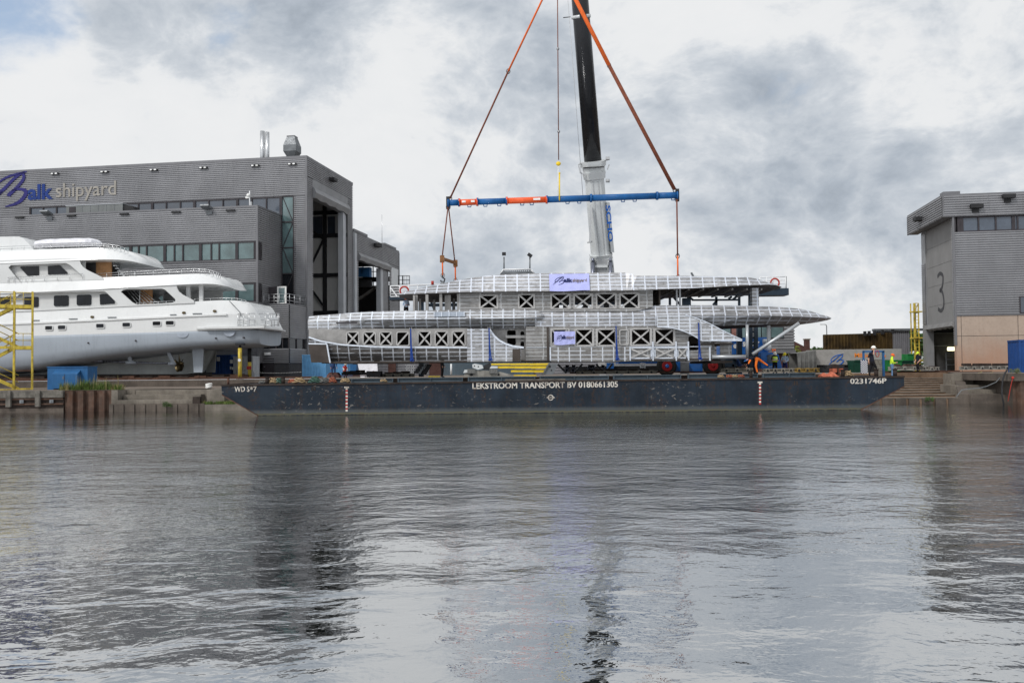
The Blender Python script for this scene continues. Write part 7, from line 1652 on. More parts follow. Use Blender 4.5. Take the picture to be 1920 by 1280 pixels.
def grail(x0, y0t, x1, y1t, h, n, y=GY-.6):
    mb = MB()
    for k in range(5): f = k/4; mb.tube([at(x0, y0t+h*f, y), at(x1, y1t+h*f, y)], .035 if k in (0, 4) else .02, 6)
    for i in range(n+1): f = i/n; mb.tube([at(x0+(x1-x0)*f, y0t+(y1t-y0t)*f, y), at(x0+(x1-x0)*f, y0t+(y1t-y0t)*f+h, y)], .035, 6)
    return mb
mb = grail(732, 536, 800, 535, 20, 4); mb.bar(at(733, 540, GY-.6), at(745, 556, GY-.6), .08); mb.build('white_railing', 'white_steel', G)
mb = grail(1425, 520, 1473, 518.5, 27, 4); mb.build('white_railing', 'white_steel', G)
gb(1474, 518, 1474, 546, .06, m='mid_steel', name='post'); mb = MB(); mb.tube([at(765, 534, GY-.6), at(880, 531, GY-.6)], .03, 6); mb.build('white_railing', 'white_steel', G)
for px, py in ((758, 545), (1453, 530)):
    c = at(px, py, GY-.8); mb = MB(); n = 16; mb.tube([c+Vector(((.30*math.cos(2*math.pi*i/n)), 0, .30*math.sin(2*math.pi*i/n))) for i in range(n)], .06, 8, closed=True)
    o = mb.build('life_ring', 'red'); tag(o, 'red life ring on the '+('right' if px > 1000 else 'left')+' white gantry railing', 'life ring', 'life rings on the gantry')
mb = MB(); c = at(811, 534, GY-.6); mb.tube([c, c+Vector((0, 0, .28))], .10, 10); tag(mb.build('red_lamp', 'red'), 'small red lamp on the left gantry railing', 'lamp')
mb = MB()
for px in (747, 754.5, 755.8, 768): mb.bar(at(px, 517, 92), at(px, 534, 92), .06)
for k in range(5): mb.bar(at(756+k*3, 517, 92), at(756+k*3, 534, 92), .03)
for py in (517, 525, 533): mb.bar(at(747, py, 92), at(768, py, 92), .06)
tag(mb.build('roof_cage', 'dark_steel'), 'small dark railing cage sticking out beside the annex hall', 'railing')
# floodlight masts on a small deck
t = thing('floodlight_rack', 'pair of floodlights on posts over a small grey deck behind the roof', 'floodlights', at(968, 512, 66))
mb = MB(); mb.bar(at(938, 513, 66), at(1000, 512, 66), .8, .2); mb.build('deck', 'mid_steel', t)
mb = MB(); mb.tube([at(944, 505.5, 65.6), at(996, 505, 65.6)], .06, 6)
for px in (944, 996): mb.tube([at(px, 505.5, 65.6), at(px+(6 if px > 970 else -6), 513, 65.6)], .05, 6)
mb.build('railing', 'white_steel', t)
mb = MB()
for k in range(14): px = 945+k*3.7; mb.bar(at(px, 506, 65.9), at(px, 512, 65.9), .07)
mb.build('screen', 'mid_steel', t)
for px, d in ((945, -1), (993.5, 1)):
    mb = MB(); mb.tube([at(px, 509, 66), at(px, 482, 66)], .05, 8); q = mb.build('post', 'mid_steel', t)
    c = at(px-1.5*0, 478.5, 65.8); mb = MB(); mb.bar(c+Vector((-.14, 0, .1)), c+Vector((.14, 0, -.1*d)), .25, .22); mb.build('lamp_head', 'dark_steel', q)
mb = MB(); mb.bar(at(1296, 511, 64), at(1300, 518, 64), .12); tag(mb.build('roof_peg', 'mid_steel'), 'short grey peg on the roof edge right of the right sling', 'peg')
# distant low yard shed seen through the gap under the section
def shed(px0, px1, pyt, Yd, m, lab, name='yard_shed', lightm=None):
    a = at(px0, 700, Yd); b = at(px1, pyt, Yd); t = thing(name, lab, 'building', ((a.x+b.x)/2, Yd, YARD))
    mb = MB(); clad(mb, (a.x, Yd), (b.x, Yd), YARD, b.z, (0, -1), .3, .05); mb.box(a.x, b.x, Yd+.02, Yd+8, YARD, b.z); mb.build('wall', m, t)
    mb = MB(); mb.box(a.x-.2, b.x+.2, Yd-.2, Yd+8.2, b.z+.002, b.z+.3); mb.build('roof', 'trim', t)
    return t
t = shed(655, 1365, 655, 100, 'shed_grey', 'long low grey shed glimpsed through the gap under the aluminium section')
for (x0, x1, y0_, m) in ((728, 742, 668, 'brick_dark'), (805, 829, 668, 'brick_dark'), (829, 905, 660, 'beam_blue'), (905, 1000, 660, 'beam_blue')):
    a, b = at(x0, 700, 99.8), at(x1, y0_, 99.8); mb = MB(); mb.box(a.x, b.x, 99.7, 99.93, YARD, b.z); mb.build('sliding_door', m, t)
for i, (x0, x1, y0_) in enumerate(((676, 684, 680), (686, 692, 679), (694, 701, 681), (702, 709, 680))):
    a, b = at(x0, 702, 80), at(x1, y0_-4, 80); mb = MB(); mb.add([(a.x, 80, YARD), (b.x, 80, YARD), (b.x-.15, 80.3, b.z), (a.x-.35, 80.3, b.z), (a.x, 80.06, YARD), (b.x, 80.06, YARD), (b.x-.15, 80.36, b.z), (a.x-.35, 80.36, b.z)], [(0, 1, 2, 3), (4, 5, 6, 7), (0, 1, 5, 4), (1, 2, 6, 5), (2, 3, 7, 6), (3, 0, 4, 7)])
    tag(mb.build('white_sheet', 'tarp'), ['leftmost', 'second', 'third', 'rightmost'][i]+' of the white sheets leaning behind the barge beams', 'sheet', 'white sheets leaning in the yard')
blk('blue_crate', [(657, 700), (657, 683), (668, 683), (668, 700)], 82, 83, 'blue_box', 'dark blue crate seen under the left part of the section', 'crate')
mb = MB(); 
for k in range(4): mb.bar(at(763+k*4, 683, 85), at(763+k*4, 702, 85), .06)
for py in (684, 690, 696): mb.bar(at(760, py, 85), at(778, py, 85), .06)
tag(mb.build('guard_fence', 'steel_rail'), 'small silver guard fence seen under the section beside the tilted tray', 'fence')
mb = MB(); mb.tube([at(846, 682, 78), at(846, 702, 78)], .08, 8); tag(mb.build('white_post', 'white_steel'), 'thin white post standing in front of the dark blue doors', 'post')
# office building on the right
t = thing('office_building', 'dark brick office with grey ribbed upper floor and windows behind the crane cab', 'building', (at(1420, 700, 108).x, 108, YARD))
YO_ = 108; a = at(1250, 700, YO_); b = at(1489, 655.5, YO_); zt = at(1489, 596, YO_).z; xr = b.x; xm = at(1478, 0, YO_).x
mb = MB(); mb.box(a.x, at(1479.5, 660, YO_).x, YO_+.5, YO_+14, YARD, b.z); mb.build('brick_wall', 'brick_dark', t)
mb = MB(); clad(mb, (a.x, YO_), (xr, YO_), b.z, zt, (0, -1), .34, .10); clad(mb, (xr, YO_), (xr, YO_+14), b.z, zt, (1, 0), .34, .1); mb.box(a.x, xr-.05, YO_+.15, YO_+14, b.z, zt); mb.build('upper_floor', 'clad_light', t)
mb = MB(); mb.box(a.x, xr+.15, YO_-.15, YO_+14, zt, zt+.3); mb.box(a.x, xr+.15, YO_-.12, YO_+14, b.z-.4, b.z-.02); mb.build('roof', 'trim', t)
for x0, x1, m in ((1355, 1369, 'glass_teal'), (1372, 1388, 'rust_pink'), (1392, 1407, 'glass_teal'), (1417, 1426.5, 'glass_teal'), (1428.5, 1439, 'glass_teal'), (1446, 1468, 'glass_teal')):
    p, q = at(x0, 633, YO_-.15), at(x1, 613.5, YO_-.15); mb = MB(); mb.box(p.x-.1, q.x+.1, YO_-.16, YO_+.1, p.z-.12, q.z+.12); f_ = mb.build('window_frame', 'frame_dark', t); mb = MB(); mb.box(p.x, q.x, YO_-.2, YO_-.165, p.z, q.z); mb.build('pane', m, f_)
for px in (1445, 1462): c = at(px, 656, YO_+.4); mb = MB(); mb.box(c.x-.25, c.x+.25, YO_+.36, YO_+.47, c.z-.3, c.z+.2); mb.build('wall_lamp', 'led', t)
# red roofed house
YH = 150; t = thing('red_roof_house', 'brick house with orange red tiled roof and chimney beyond the office', 'house', (at(1515, 690, YH).x, YH, YARD))
g0, g1, r0, e0 = at(1450, 690, YH), at(1549, 682, YH), at(1484, 638, YH), at(1549, 678, YH)
zr_ = at(1487, 643, YH).z; ze = at(1549, 681, YH).z
mb = MB(); mb.box(g0.x, g1.x, YH, YH+9, YARD, ze); mb.build('wall', 'brick_red', t)
mb = MB(); xr0, xr1 = at(1462, 0, YH).x, at(1537, 0, YH).x
mb.add([(g0.x-1, YH-.6, ze-.1), (g1.x+.5, YH-.6, ze-.1), (at(1541, 0, YH).x, YH+3.5, at(1541, 659, YH).z), (g0.x, YH+3.5, at(1486, 650, YH).z), (g1.x+.5, YH+9.5, ze-.1), (g0.x-1, YH+9.5, ze-.1)],
       [(0, 1, 2, 3), (1, 4, 2), (4, 5, 3, 2), (5, 0, 3), (0, 5, 4, 1)]); rf = mb.build('roof', 'rooftile', t)
mb = MB(); p = at(1484, 637, YH-.8); q = at(1519, 655, YH-.8); s_ = at(1484, 672, YH-.8); mb.plate([[(p.x-3, p.z+.8), (p.x, p.z), (q.x, q.z), (q.x, q.z-.35), (p.x, q.z-.1), (p.x-3, q.z+.3)]], YH-.9, YH+1.5); mb.build('gable', 'brick_dark', t)
a, b = at(1510, 655, YH+3.4), at(1517, 637, YH+3.4); mb = MB(); mb.box(a.x, b.x, YH+3, YH+4.2, a.z-1, b.z); ch = mb.build('chimney', 'brick_dark', rf)
mb = MB(); mb.box(a.x-.1, b.x+.1, YH+2.9, YH+4.3, b.z+.002, b.z+.2); mb.build('chimney_cap', 'concrete', ch)
# trees and bushes
p = at(1483, 700, 120); bush('bush', (at(1482, 700, 122).x, 122, YARD), 1.5, 3.1, 5000, 'leaf_yellow', 'tall yellow green bush between the dark office and the grey covered stack', 'bush', .16)
def tree(px, pyb, pyt, Yd, wpx, n, m, lab, leaf=.28):
    b = at(px, pyb, Yd); top = at(px, pyt, Yd).z; h = top-YARD; r = wpx/2*Yd/F; c = Vector((b.x, Yd, YARD)); t = thing('tree', lab, 'tree', c, 'trees beyond the yard')
    tr = MB(); tr.tube([c, c+Vector((.05*h, 0, h*.4)), c+Vector((0, 0, h*.8))], [.035*h, .025*h, .008*h], 8)
    cl_ = []
    for i in range(9):
        a = i*2.4; s0 = c+Vector((0, 0, h*(.3+.05*i))); tip = c+Vector((r*.8*math.cos(a), r*.6*math.sin(a), h*(.5+.05*i))); tr.tube([s0, s0.lerp(tip, .6)+Vector((0, 0, .04*h)), tip], [.014*h, .009*h, .003*h], 5); cl_.append(tip)
    tr.build('trunk', 'bark', t); mb = MB()
    for _ in range(26): cl_.append(c+Vector((random.gauss(0, .42)*r, random.gauss(0, .4)*r, h*random.uniform(.45, .95))))
    for i in range(n):
        q = random.choice(cl_); p = q+Vector((random.gauss(0, 1), random.gauss(0, 1), random.gauss(0, .8)))*r*.15
        if p.z > top: p.z = top-random.random()*.4*h*.2
        u = Vector((random.gauss(0, 1), random.gauss(0, 1), random.gauss(0, 1))).normalized(); v = u.orthogonal().normalized(); s = leaf*random.uniform(.6, 1.4)
        mb.add([p-u*s, p+v*s*.55, p+u*s, p-v*s*.55], [(0, 1, 2, 3)])
    mb.build('crown', m, t)
tree(1538, 690, 650, 190, 22, 1600, 'leaf_green', 'small round tree just right of the red tiled roof')
tree(1558, 690, 640, 210, 14, 900, 'leaf_yellow', 'thin tree top showing left of the rusty curved plates')
tree(1706, 690, 614, 180, 30, 3000, 'leaf_green', 'leafy tree behind the grey wall left of the yellow ladder')
tree(1724, 690, 622, 170, 26, 2600, 'leaf_green', 'leafy tree directly behind the yellow ladder tower')
tree(1598, 690, 636, 230, 40, 1500, 'leaf_green', 'low wide tree mostly hidden behind the rusty curved plates')
# far hedge line so the horizon is not bare
mb = MB(); random.seed(5)
for i in range(26000):
    x = random.uniform(-420, 420); yy = 330+random.gauss(0, 6); top = 5.5+3*noise.noise(Vector((x*.03, 0, 0)))+2*noise.noise(Vector((x*.15, 3, 0))); z = YARD+random.random()**.6*top
    u = Vector((random.gauss(0, 1), random.gauss(0, 1), random.gauss(0, 1))).normalized(); v = u.orthogonal().normalized(); s = random.uniform(.5, 1.1)
    mb.add([(x-u.x*s, yy-u.y*s, z-u.z*s), (x+v.x*s, yy+v.y*s, z+v.z*s), (x+u.x*s, yy+u.y*s, z+u.z*s)], [(0, 1, 2)])
tag(mb.build('far_woods', 'leaf_green'), 'far off line of woods on the horizon', 'woods', kind='stuff')
# street lamp
p = at(1551.5, 690, 140); t = thing('street_lamp', 'slim grey street lamp standing beyond the rusty curved plates', 'street lamp', (p.x, 140, YARD)); zt = at(1551, 608.5, 140).z
mb = MB(); mb.tube([(p.x, 140, YARD), (p.x, 140, zt-.2), (p.x-.1, 140, zt), (p.x-.45, 140, zt+.05)], [.1, .07, .06, .05], 8); mb.build('pole', 'mid_steel', t); mb = MB(); mb.box(p.x-.95, p.x-.4, 139.85, 140.15, zt-.02, zt+.1); mb.build('lamp_head', 'boom_grey', t)
# rusty curved plates
YR = 96; P0 = [(1546, 655), (1547.5, 627), (1580, 625.5), (1620, 624.5), (1655, 623), (1675, 623), (1672, 653), (1600, 655)]
t = thing('plate_stack', 'leaning stack of rusty yellow brown ribbed hull plates above the pale block wall', 'plates', at(1610, 690, YR)); P = [(at(a, b, YR).x, at(a, b, YR).z) for a, b in P0]
mb = MB(); n = 40; pr = []
xl_, xr_ = P[0][0], P[5][0]
for i in range(n):
    f0, f1 = i/n, (i+1)/n; x0_, x1_ = xl_+(xr_-xl_)*f0, xl_+(xr_-xl_)*f1; zt0 = P[1][1]+(P[5][1]-P[1][1])*f0; zb0 = YARD+.5
    o = .12*(i % 2); mb.box(x0_+.01, x1_-.01, YR+o+.6*math.sin(f0*3.1), YR+.5+o+.6*math.sin(f0*3.1), zb0, zt0)
mb.build('ribbed_plate', 'hull_rust', t)
for px, py in ((1622, 624), (1630, 623.5), (1640, 623), (1655, 621.5), (1674, 620)): c = at(px, py, YR+.2); mb = MB(); mb.box(c.x-.12, c.x+.12, YR+.1, YR+.4, c.z-.3, c.z+.18); mb.build('lug', 'dark_steel', t)
# grey wall / shed behind
t = thing('sheet_wall', 'tall grey vertical sheet wall between the rusty plates and the yellow ladder', 'wall', at(1690, 690, 99)); a, b = at(1640, 700, 99), at(1706, 620, 99); mb = MB(); n = 36
for i in range(n): x0_ = a.x+(b.x-a.x)*i/n; x1_ = a.x+(b.x-a.x)*(i+1)/n; mb.box(x0_, x1_-.02, 99+.06*(i % 2), 99.3, YARD, b.z)
mb.build('sheet', 'shed_grey', t); mb = MB(); mb.box(a.x, b.x+2.4, 98.8, 99.5, b.z+.002, b.z+.25); mb.build('cap_beam', 'mid_steel', t)
# pale block wall with marks, covered stack
YB = 84; t = thing('block_wall', 'pale grey concrete box with blue script mark and orange lettering', 'concrete box', at(1610, 690, YB)); a, b = at(1531, 683, YB), at(1690.5, 655, YB)
mb = MB(); P = [(at(x_, y_, YB).x, at(x_, y_, YB).z) for x_, y_ in ((1531, 684), (1603, 683.5), (1603, 674.5), (1690.5, 674.5), (1690.5, 653.5), (1531, 655.5))]; mb.plate([P], YB, YB+3); mb.build('wall', 'block_grey', t)
mb = MB(); logo_b(mb, at(1553, 685, YB-.02), Vector((1, 0, 0)), Vector((0, 0, 1)), 29*YB/F, 21.5*YB/F, .03, .8); mb.build('script_mark', 'paint_blue', t)
fit_text('Millou', 1602, 669.5, 1630, 7.5, YB-.01, 'orange_text', 'orange_lettering', t, bold=.015)
fit_text('e', 1657, 669, 1661, 5, YB-.01, 'orange_text', 'orange_lettering', t, bold=.015)
mb = MB(); mb.box(a.x+.2, b.x-.2, YB+.2, YB+2.8, YARD, a.z-.02); mb.build('base', 'dark_steel', t)
t = thing('covered_stack', 'stack wrapped in dark ribbed tarpaulin left of the pale concrete box', 'covered stack', at(1515, 690, YB-1)); mb = MB(); r = []
x0_, x1_ = at(1495, 690, YB-1).x, at(1531, 690, YB-1).x; zt = at(1510, 657, YB-1).z; n = 24
for i in range(n+1):
    f = i/n; x = x0_+(x1_-x0_)*f; o = .10*math.sin(f*28)+.05*math.sin(f*61); zz = zt-.25*(1-f)
    r.append([(x, YB-1+o, YARD+.3), (x, YB-1+o*.6-.05, (zt+YARD)/2), (x, YB-.9, zz), (x, YB+1.5, zz+.02), (x, YB+1.6, YARD+.3)])
mb.loft(r, closed=False); mb.build('tarpaulin', 'tarp_grey', t); mb = MB(); mb.box(x0_, x1_, YB-.7, YB+1.4, YARD, YARD+.32); mb.build('pallet', 'timber', t)
mb = MB(); mb.box(at(1488, 0, 90).x, at(1497, 0, 90).x, 90, 91, YARD, at(1490, 691, 90).z+.3); tag(mb.build('low_hedge_box', 'green_dark'), 'low dark green planter left of the tarpaulin stack', 'planter')
# green skips
def skip(px0, px1, pyt, Yd, m, lab, dz=0):
    a, b = at(px0, 690, Yd), at(px1, pyt, Yd); z0 = YARD+dz; t = thing('skip', lab, 'skip', ((a.x+b.x)/2, Yd, z0)); mb = MB(); w = (b.x-a.x); f = .12*w
    lo = [(a.x+f, Yd+.2, z0), (b.x-f, Yd+.2, z0), (b.x-f, Yd+1.6, z0), (a.x+f, Yd+1.6, z0)]; hi = [(a.x, Yd, b.z), (b.x, Yd, b.z), (b.x, Yd+1.8, b.z), (a.x, Yd+1.8, b.z)]; inn = [(x, y, z-.1) for x, y, z in [(a.x+.08, Yd+.08, b.z), (b.x-.08, Yd+.08, b.z), (b.x-.08, Yd+1.72, b.z), (a.x+.08, Yd+1.72, b.z)]]
    mb.loft([lo, hi]); mb.build('bin', m, t); mb = MB(); mb.bar((a.x-.03, Yd-.03, b.z), (b.x+.03, Yd-.03, b.z), .08); mb.bar((a.x-.03, Yd+1.83, b.z), (b.x+.03, Yd+1.83, b.z), .08); mb.build('rim', m, t)
skip(1666, 1692, 675.5, 82, 'green', 'bright green skip behind the man in the yellow jacket'); skip(1690.5, 1714, 676, 83, 'green_dark', 'dark green skip right of the bright green one'); skip(1703, 1713.5, 664, 88, 'green', 'tall green bin standing against the grey sheet wall'); skip(1602, 1620, 676, 81.5, 'green_dark', 'dark green skip under the orange lettering')
# yellow ladder tower by hall 3
YT = 88; t = thing('ladder_tower', 'tall narrow yellow ladder tower at the corner of hall 3', 'ladder tower', at(1720, 695, YT))
xa_, xb_ = at(1716, 690, YT).x, at(1724.5, 690, YT).x; zt = at(1720, 568, YT).z
for x in (xa_, xb_):
    for y in (YT, YT+.7): mb = MB(); mb.box(x-.045, x+.045, y-.045, y+.045, YARD, zt); mb.build('post', 'yellow', t)
n = 20
for i in range(1, n): z = YARD+(zt-YARD)*i/n; mb = MB(); mb.box(xa_+.06, xb_-.06, YT-.02, YT+.02, z, z+.05); mb.build('rung', 'yellow', t)
for z in (zt-.9, YARD+3.2, YARD+1.0): mb = MB(); mb.box(xa_-.1, xb_+.35, YT-.1, YT+.8, z, z+.12); mb.build('platform', 'yellow', t)
mb = MB(); mb.bar((xa_, YT, zt-1), (xb_, YT, zt-.02), .05); mb.bar((xa_, YT, zt-.02), (xb_, YT, zt-.02), .05); mb.build('guard', 'yellow', t)
# ================================================================ PEOPLE
BONES = [('pelvis', 'spine', 'top'), ('spine', 'chest', 'top'), ('chest', 'neck', 'top'), ('neck', 'head', 'skin'), ('head', 'crown', 'skin'), ('chest', 'shL', 'top'), ('shL', 'elL', 'sleeve'), ('elL', 'wrL', 'fore'), ('wrL', 'haL', 'skin'), ('chest', 'shR', 'top'), ('shR', 'elR', 'sleeve'), ('elR', 'wrR', 'fore'), ('wrR', 'haR', 'skin'),
         ('pelvis', 'hiL', 'leg'), ('hiL', 'knL', 'leg'), ('knL', 'anL', 'leg'), ('anL', 'toL', 'boot'), ('pelvis', 'hiR', 'leg'), ('hiR', 'knR', 'leg'), ('knR', 'anR', 'leg'), ('anR', 'toR', 'boot')]
RAD = dict(pelvis=.155, spine=.14, chest=.165, neck=.058, head=.092, crown=.075, shL=.075, shR=.075, elL=.050, elR=.050, wrL=.033, wrR=.033, haL=.036, haR=.036, hiL=.105, hiR=.105, knL=.068, knR=.068, anL=.048, anR=.048, toL=.042, toR=.042)
def pick(seg, outfit): return outfit.get(seg, outfit['top'])
def person(J, label, outfit, helmet=None, look=(0, -1, 0), group=None, vest=None, hair=False, slim=1.0):
    J = {k: Vector(v) for k, v in J.items()}
    basep = min((J['anL'], J['anR']), key=lambda v: v.z)
    t = thing('person', label, 'person', (basep.x, basep.y, basep.z-.06), group)
    names = list(RAD); idx = {n: i for i, n in enumerate(names)}
    me = bpy.data.meshes.new('body'); off = t.location
    me.from_pydata([tuple(J[n]-off) for n in names], [(idx[a], idx[b]) for a, b, _ in BONES], [])
    ob = bpy.data.objects.new('tmp', me); COL.objects.link(ob)
    ob.modifiers.new('s', 'SKIN').use_smooth_shade = True; sub = ob.modifiers.new('u', 'SUBSURF'); sub.levels = sub.render_levels = 2
    for n in names:
        sv = me.skin_vertices[0].data[idx[n]]; r = RAD[n]*slim
        sv.radius = (r, r*(.8 if n in ('pelvis', 'spine', 'chest') else 1)); sv.use_root = n == 'pelvis'
    dg = bpy.context.evaluated_depsgraph_get(); dg.update()
    nm = bpy.data.meshes.new_from_object(ob.evaluated_get(dg)); bpy.data.objects.remove(ob)
    segs = ['top', 'sleeve', 'fore', 'leg', 'boot', 'skin']; mats_ = [pick(s_, outfit) for s_ in segs]
    mats_[5] = 'skin'
    vs = [v.co.copy() for v in nm.vertices]; mbb = MB()
    def seg_of(c):
        best, bs = 1e9, 'top'
        for a, b, s_ in BONES:
            p, q = J[a]-off, J[b]-off; d = q-p; tt = max(0, min(1, (c-p).dot(d)/max(d.length_squared, 1e-9))); dist = (c-(p+d*tt)).length-.5*RAD[a]
            if dist < best: best, bs = dist, s_
        return bs
    mbb.v = [v+off for v in vs]
    for p in nm.polygons:
        c = sum((vs[i] for i in p.vertices), Vector())/len(p.vertices); mbb.smooth.add(len(mbb.f)); mbb.f.append(list(p.vertices)); mbb.mi.append(segs.index(seg_of(c)))
    # face and fingers in the same skin
    look = Vector(look).normalized(); hd = J['head'].lerp(J['crown'], .35); upv = (J['crown']-J['neck']).normalized(); side = look.cross(upv).normalized()
    mbb.k = 5
    mbb.add([hd+look*.075+upv*.02, hd+look*.115-upv*.03, hd+look*.078-upv*.045+side*.018, hd+look*.078-upv*.045-side*.018], [(0, 1, 2), (0, 3, 1), (1, 3, 2)])
    for s_ in (-1, 1): mbb.sphere(hd+side*(s_*.088)-upv*.005, .028, 8, 6, (.5, 1, 1.2))
    for w_, h_ in (('wrL', 'haL'), ('wrR', 'haR')):
        d = (J[h_]-J[w_]).normalized(); sd = d.orthogonal().normalized(); nn = d.cross(sd)
        for k, (o_, ln) in enumerate(((-.026, .062), (-.009, .074), (.009, .070), (.025, .055))):
            b0 = J[h_]+sd*o_+d*.022; mbb.tube([b0, b0+d*ln*.55+nn*.008, b0+d*ln*.9+nn*.028], [.0095, .009, .007], 6)
        b0 = J[h_]-d*.01-sd*.030; mbb.tube([b0, b0-sd*.022+d*.028, b0-sd*.024+d*.05], [.011, .010, .008], 6)
    mbb.build('body', mats_, t)
    e = MB()
    for s_ in (-1, 1): e.sphere(hd+look*.088+side*(s_*.032)+upv*.018, .011, 6, 5)
    e.build('eyes', 'ink_navy', t)
    if helmet:
        c = J['head'].lerp(J['crown'], .62); m_ = MB(); n1, n2 = 16, 6; vs_ = []; fs_ = []
        for i in range(n2+1):
            th = math.pi/2*i/n2
            for j in range(n1): ph = 2*math.pi*j/n1; vs_.append(c+upv*(.135*math.cos(th))+look*(.135*math.sin(th)*math.cos(ph))+side*(.118*math.sin(th)*math.sin(ph)))
        for i in range(n2):
            for j in range(n1): k = (j+1) % n1; fs_.append((i*n1+j, (i+1)*n1+j, (i+1)*n1+k, i*n1+k))
        m_.add(vs_, fs_, True); h_ = m_.build('helmet', helmet, t); m_ = MB(); lp = []
        for j in range(n1): ph = 2*math.pi*j/n1; k = .145+.05*max(0, math.cos(ph))**2; lp.append((k*math.cos(ph), .128*math.sin(ph)))
        m_.loft([[c+look*a_+side*b_+upv*.0 for a_, b_ in lp], [c+look*a_+side*b_-upv*.014 for a_, b_ in lp]]); m_.build('brim', helmet, h_)
    elif hair:
        m_ = MB(); m_.sphere(J['head'].lerp(J['crown'], .6)-look*.02, .11, 12, 8, (1, 1, .95)); m_.build('hair', 'hair', t)
    if vest:
        r = []; ax_ = (J['shR']-J['shL']); ax_.z *= .2; ax_.normalize(); fw = ax_.cross(Vector((0, 0, 1))).normalized()
        for a_, b_, f_, w2, d2 in (('pelvis', 'spine', .3, .185, .15), ('spine', 'chest', .2, .18, .15), ('spine', 'chest', .8, .20, .16), ('chest', 'neck', .25, .20, .15), ('chest', 'neck', .6, .15, .12)):
            c = J[a_].lerp(J[b_], f_); r.append([c+ax_*(w2*math.cos(q*.5236))+fw*(d2*math.sin(q*.5236)) for q in range(12)])
        m_ = MB(); m_.loft(r, smooth=True); v_ = m_.build('vest', vest, t)
        for f_ in (.25, .75):
            c = J['spine'].lerp(J['chest'], f_); m_ = MB(); m_.loft([[c+Vector((0, 0, dz))+ax_*(.205*math.cos(q*.5236))+fw*(.168*math.sin(q*.5236)) for q in range(12)] for dz in (-.022, .022)]); m_.build('reflective_band', 'reflective', v_)
    return t
def pxJ(Yd, pts): return {k: at(v[0], v[1], Yd+(v[2] if len(v) > 2 else 0)) for k, v in pts.items()}
def standing(x, y, z, ang=0, h=1.75, **ov):
    s = h/1.78; c, sn = math.cos(ang), math.sin(ang)
    B_ = dict(pelvis=(0, 0, .96), spine=(0, .0, 1.14), chest=(0, 0, 1.34), neck=(0, -.01, 1.50), head=(0, -.03, 1.62), crown=(0, -.03, 1.72), shL=(-.19, 0, 1.43), elL=(-.25, .03, 1.15), wrL=(-.24, -.08, .90), haL=(-.24, -.11, .83), shR=(.19, 0, 1.43), elR=(.25, .03, 1.15), wrR=(.24, -.08, .90), haR=(.24, -.11, .83),
              hiL=(-.10, 0, .90), knL=(-.12, -.02, .50), anL=(-.13, .02, .09), toL=(-.14, -.15, .04), hiR=(.10, 0, .90), knR=(.12, -.02, .50), anR=(.13, .02, .09), toR=(.14, -.15, .04))
    B_.update(ov); return {k: Vector((x+(v[0]*c-v[1]*sn)*s, y+(v[0]*sn+v[1]*c)*s, z+v[2]*s)) for k, v in B_.items()}
phone = dict(wrL=(-.15, -.22, 1.12), haL=(-.09, -.29, 1.14), elL=(-.26, -.02, 1.14), wrR=(.13, -.22, 1.12), haR=(.06, -.29, 1.14), elR=(.26, -.02, 1.14), head=(0, -.07, 1.60), crown=(0, -.06, 1.70))
# worker in orange trousers, bent over and leaning on one leg
J = pxJ(56.4, dict(pelvis=(1420.5, 671.5), spine=(1415, 671), chest=(1409, 672.5), neck=(1404.5, 674), head=(1401, 674.5, -.05), crown=(1398.5, 675.5, -.05), shL=(1407, 670, .18), elL=(1402.5, 676, .25), wrL=(1400, 682, .2), haL=(1399, 684.5, .2), shR=(1408, 673, -.18), elR=(1404, 680.5, -.25), wrR=(1401, 687, -.2), haR=(1400, 689.5, -.2),
     hiL=(1421.5, 673, .1), knL=(1430, 678.5, .12), anL=(1438.5, 684.5, .15), toL=(1441, 687.5, .1), hiR=(1419, 674, -.1), knR=(1417, 686, -.12), anR=(1420, 697.5, -.1), toR=(1416.5, 699, -.12)))
person(J, 'person in bright orange trousers bending over below the slanting tube', dict(top='cloth_navy', sleeve='cloth_orange', fore='cloth_navy', leg='cloth_orange', boot='boots'), 'helmet_blue', (-.8, -.2, -.5))
for a_, b_ in ((('knR', 'anR')), (('knL', 'anL'))):
    pass
J = standing(at(1453, 690, 64).x, 64, at(1453, 703, 64).z, .15, 1.62, **phone)
person(J, 'person in yellow green safety vest and white helmet, hands together before the crane cab', dict(top='cloth_black', sleeve='cloth_black', fore='skin', leg='cloth_black', boot='boots'), 'helmet_white', (.1, -.8, -.4), vest='hiviz')
J = standing(at(1472, 690, 64).x, 64, at(1472, 703, 64).z, -.6, 1.56, **phone)
person(J, 'person in light blue shirt and yellow helmet looking down right of the safety vest', dict(top='cloth_light', sleeve='cloth_light', fore='cloth_light', leg='ink_navy', boot='boots'), 'helmet_yellow', (-.6, -.6, -.4))
J = pxJ(54.9, dict(pelvis=(1636, 679), spine=(1634.5, 672.5), chest=(1633.5, 665), neck=(1636, 659), head=(1637.3, 654, -.02), crown=(1637.6, 650.5, -.02), shL=(1632, 661.5, .18), elL=(1628, 670, .2), wrL=(1629, 678, .1), haL=(1629.5, 681, .08), shR=(1634.5, 661.5, -.2), elR=(1637, 666, -.32), wrR=(1638.6, 659, -.22), haR=(1638.8, 655.8, -.16),
     hiL=(1635, 681, .08), knL=(1632, 691, .1), anL=(1630, 702.5, .1), toL=(1633.5, 705, .08), hiR=(1637.5, 680.5, -.08), knR=(1642.5, 688, -.1), anR=(1643.5, 693.2, -.1), toR=(1647.5, 694.5, -.1)))
person(J, 'person in dark work clothes and white helmet holding a phone to the ear', dict(top='cloth_navy', sleeve='cloth_navy', fore='skin', leg='cloth_black', boot='boots'), 'helmet_white', (.9, -.35, -.05))
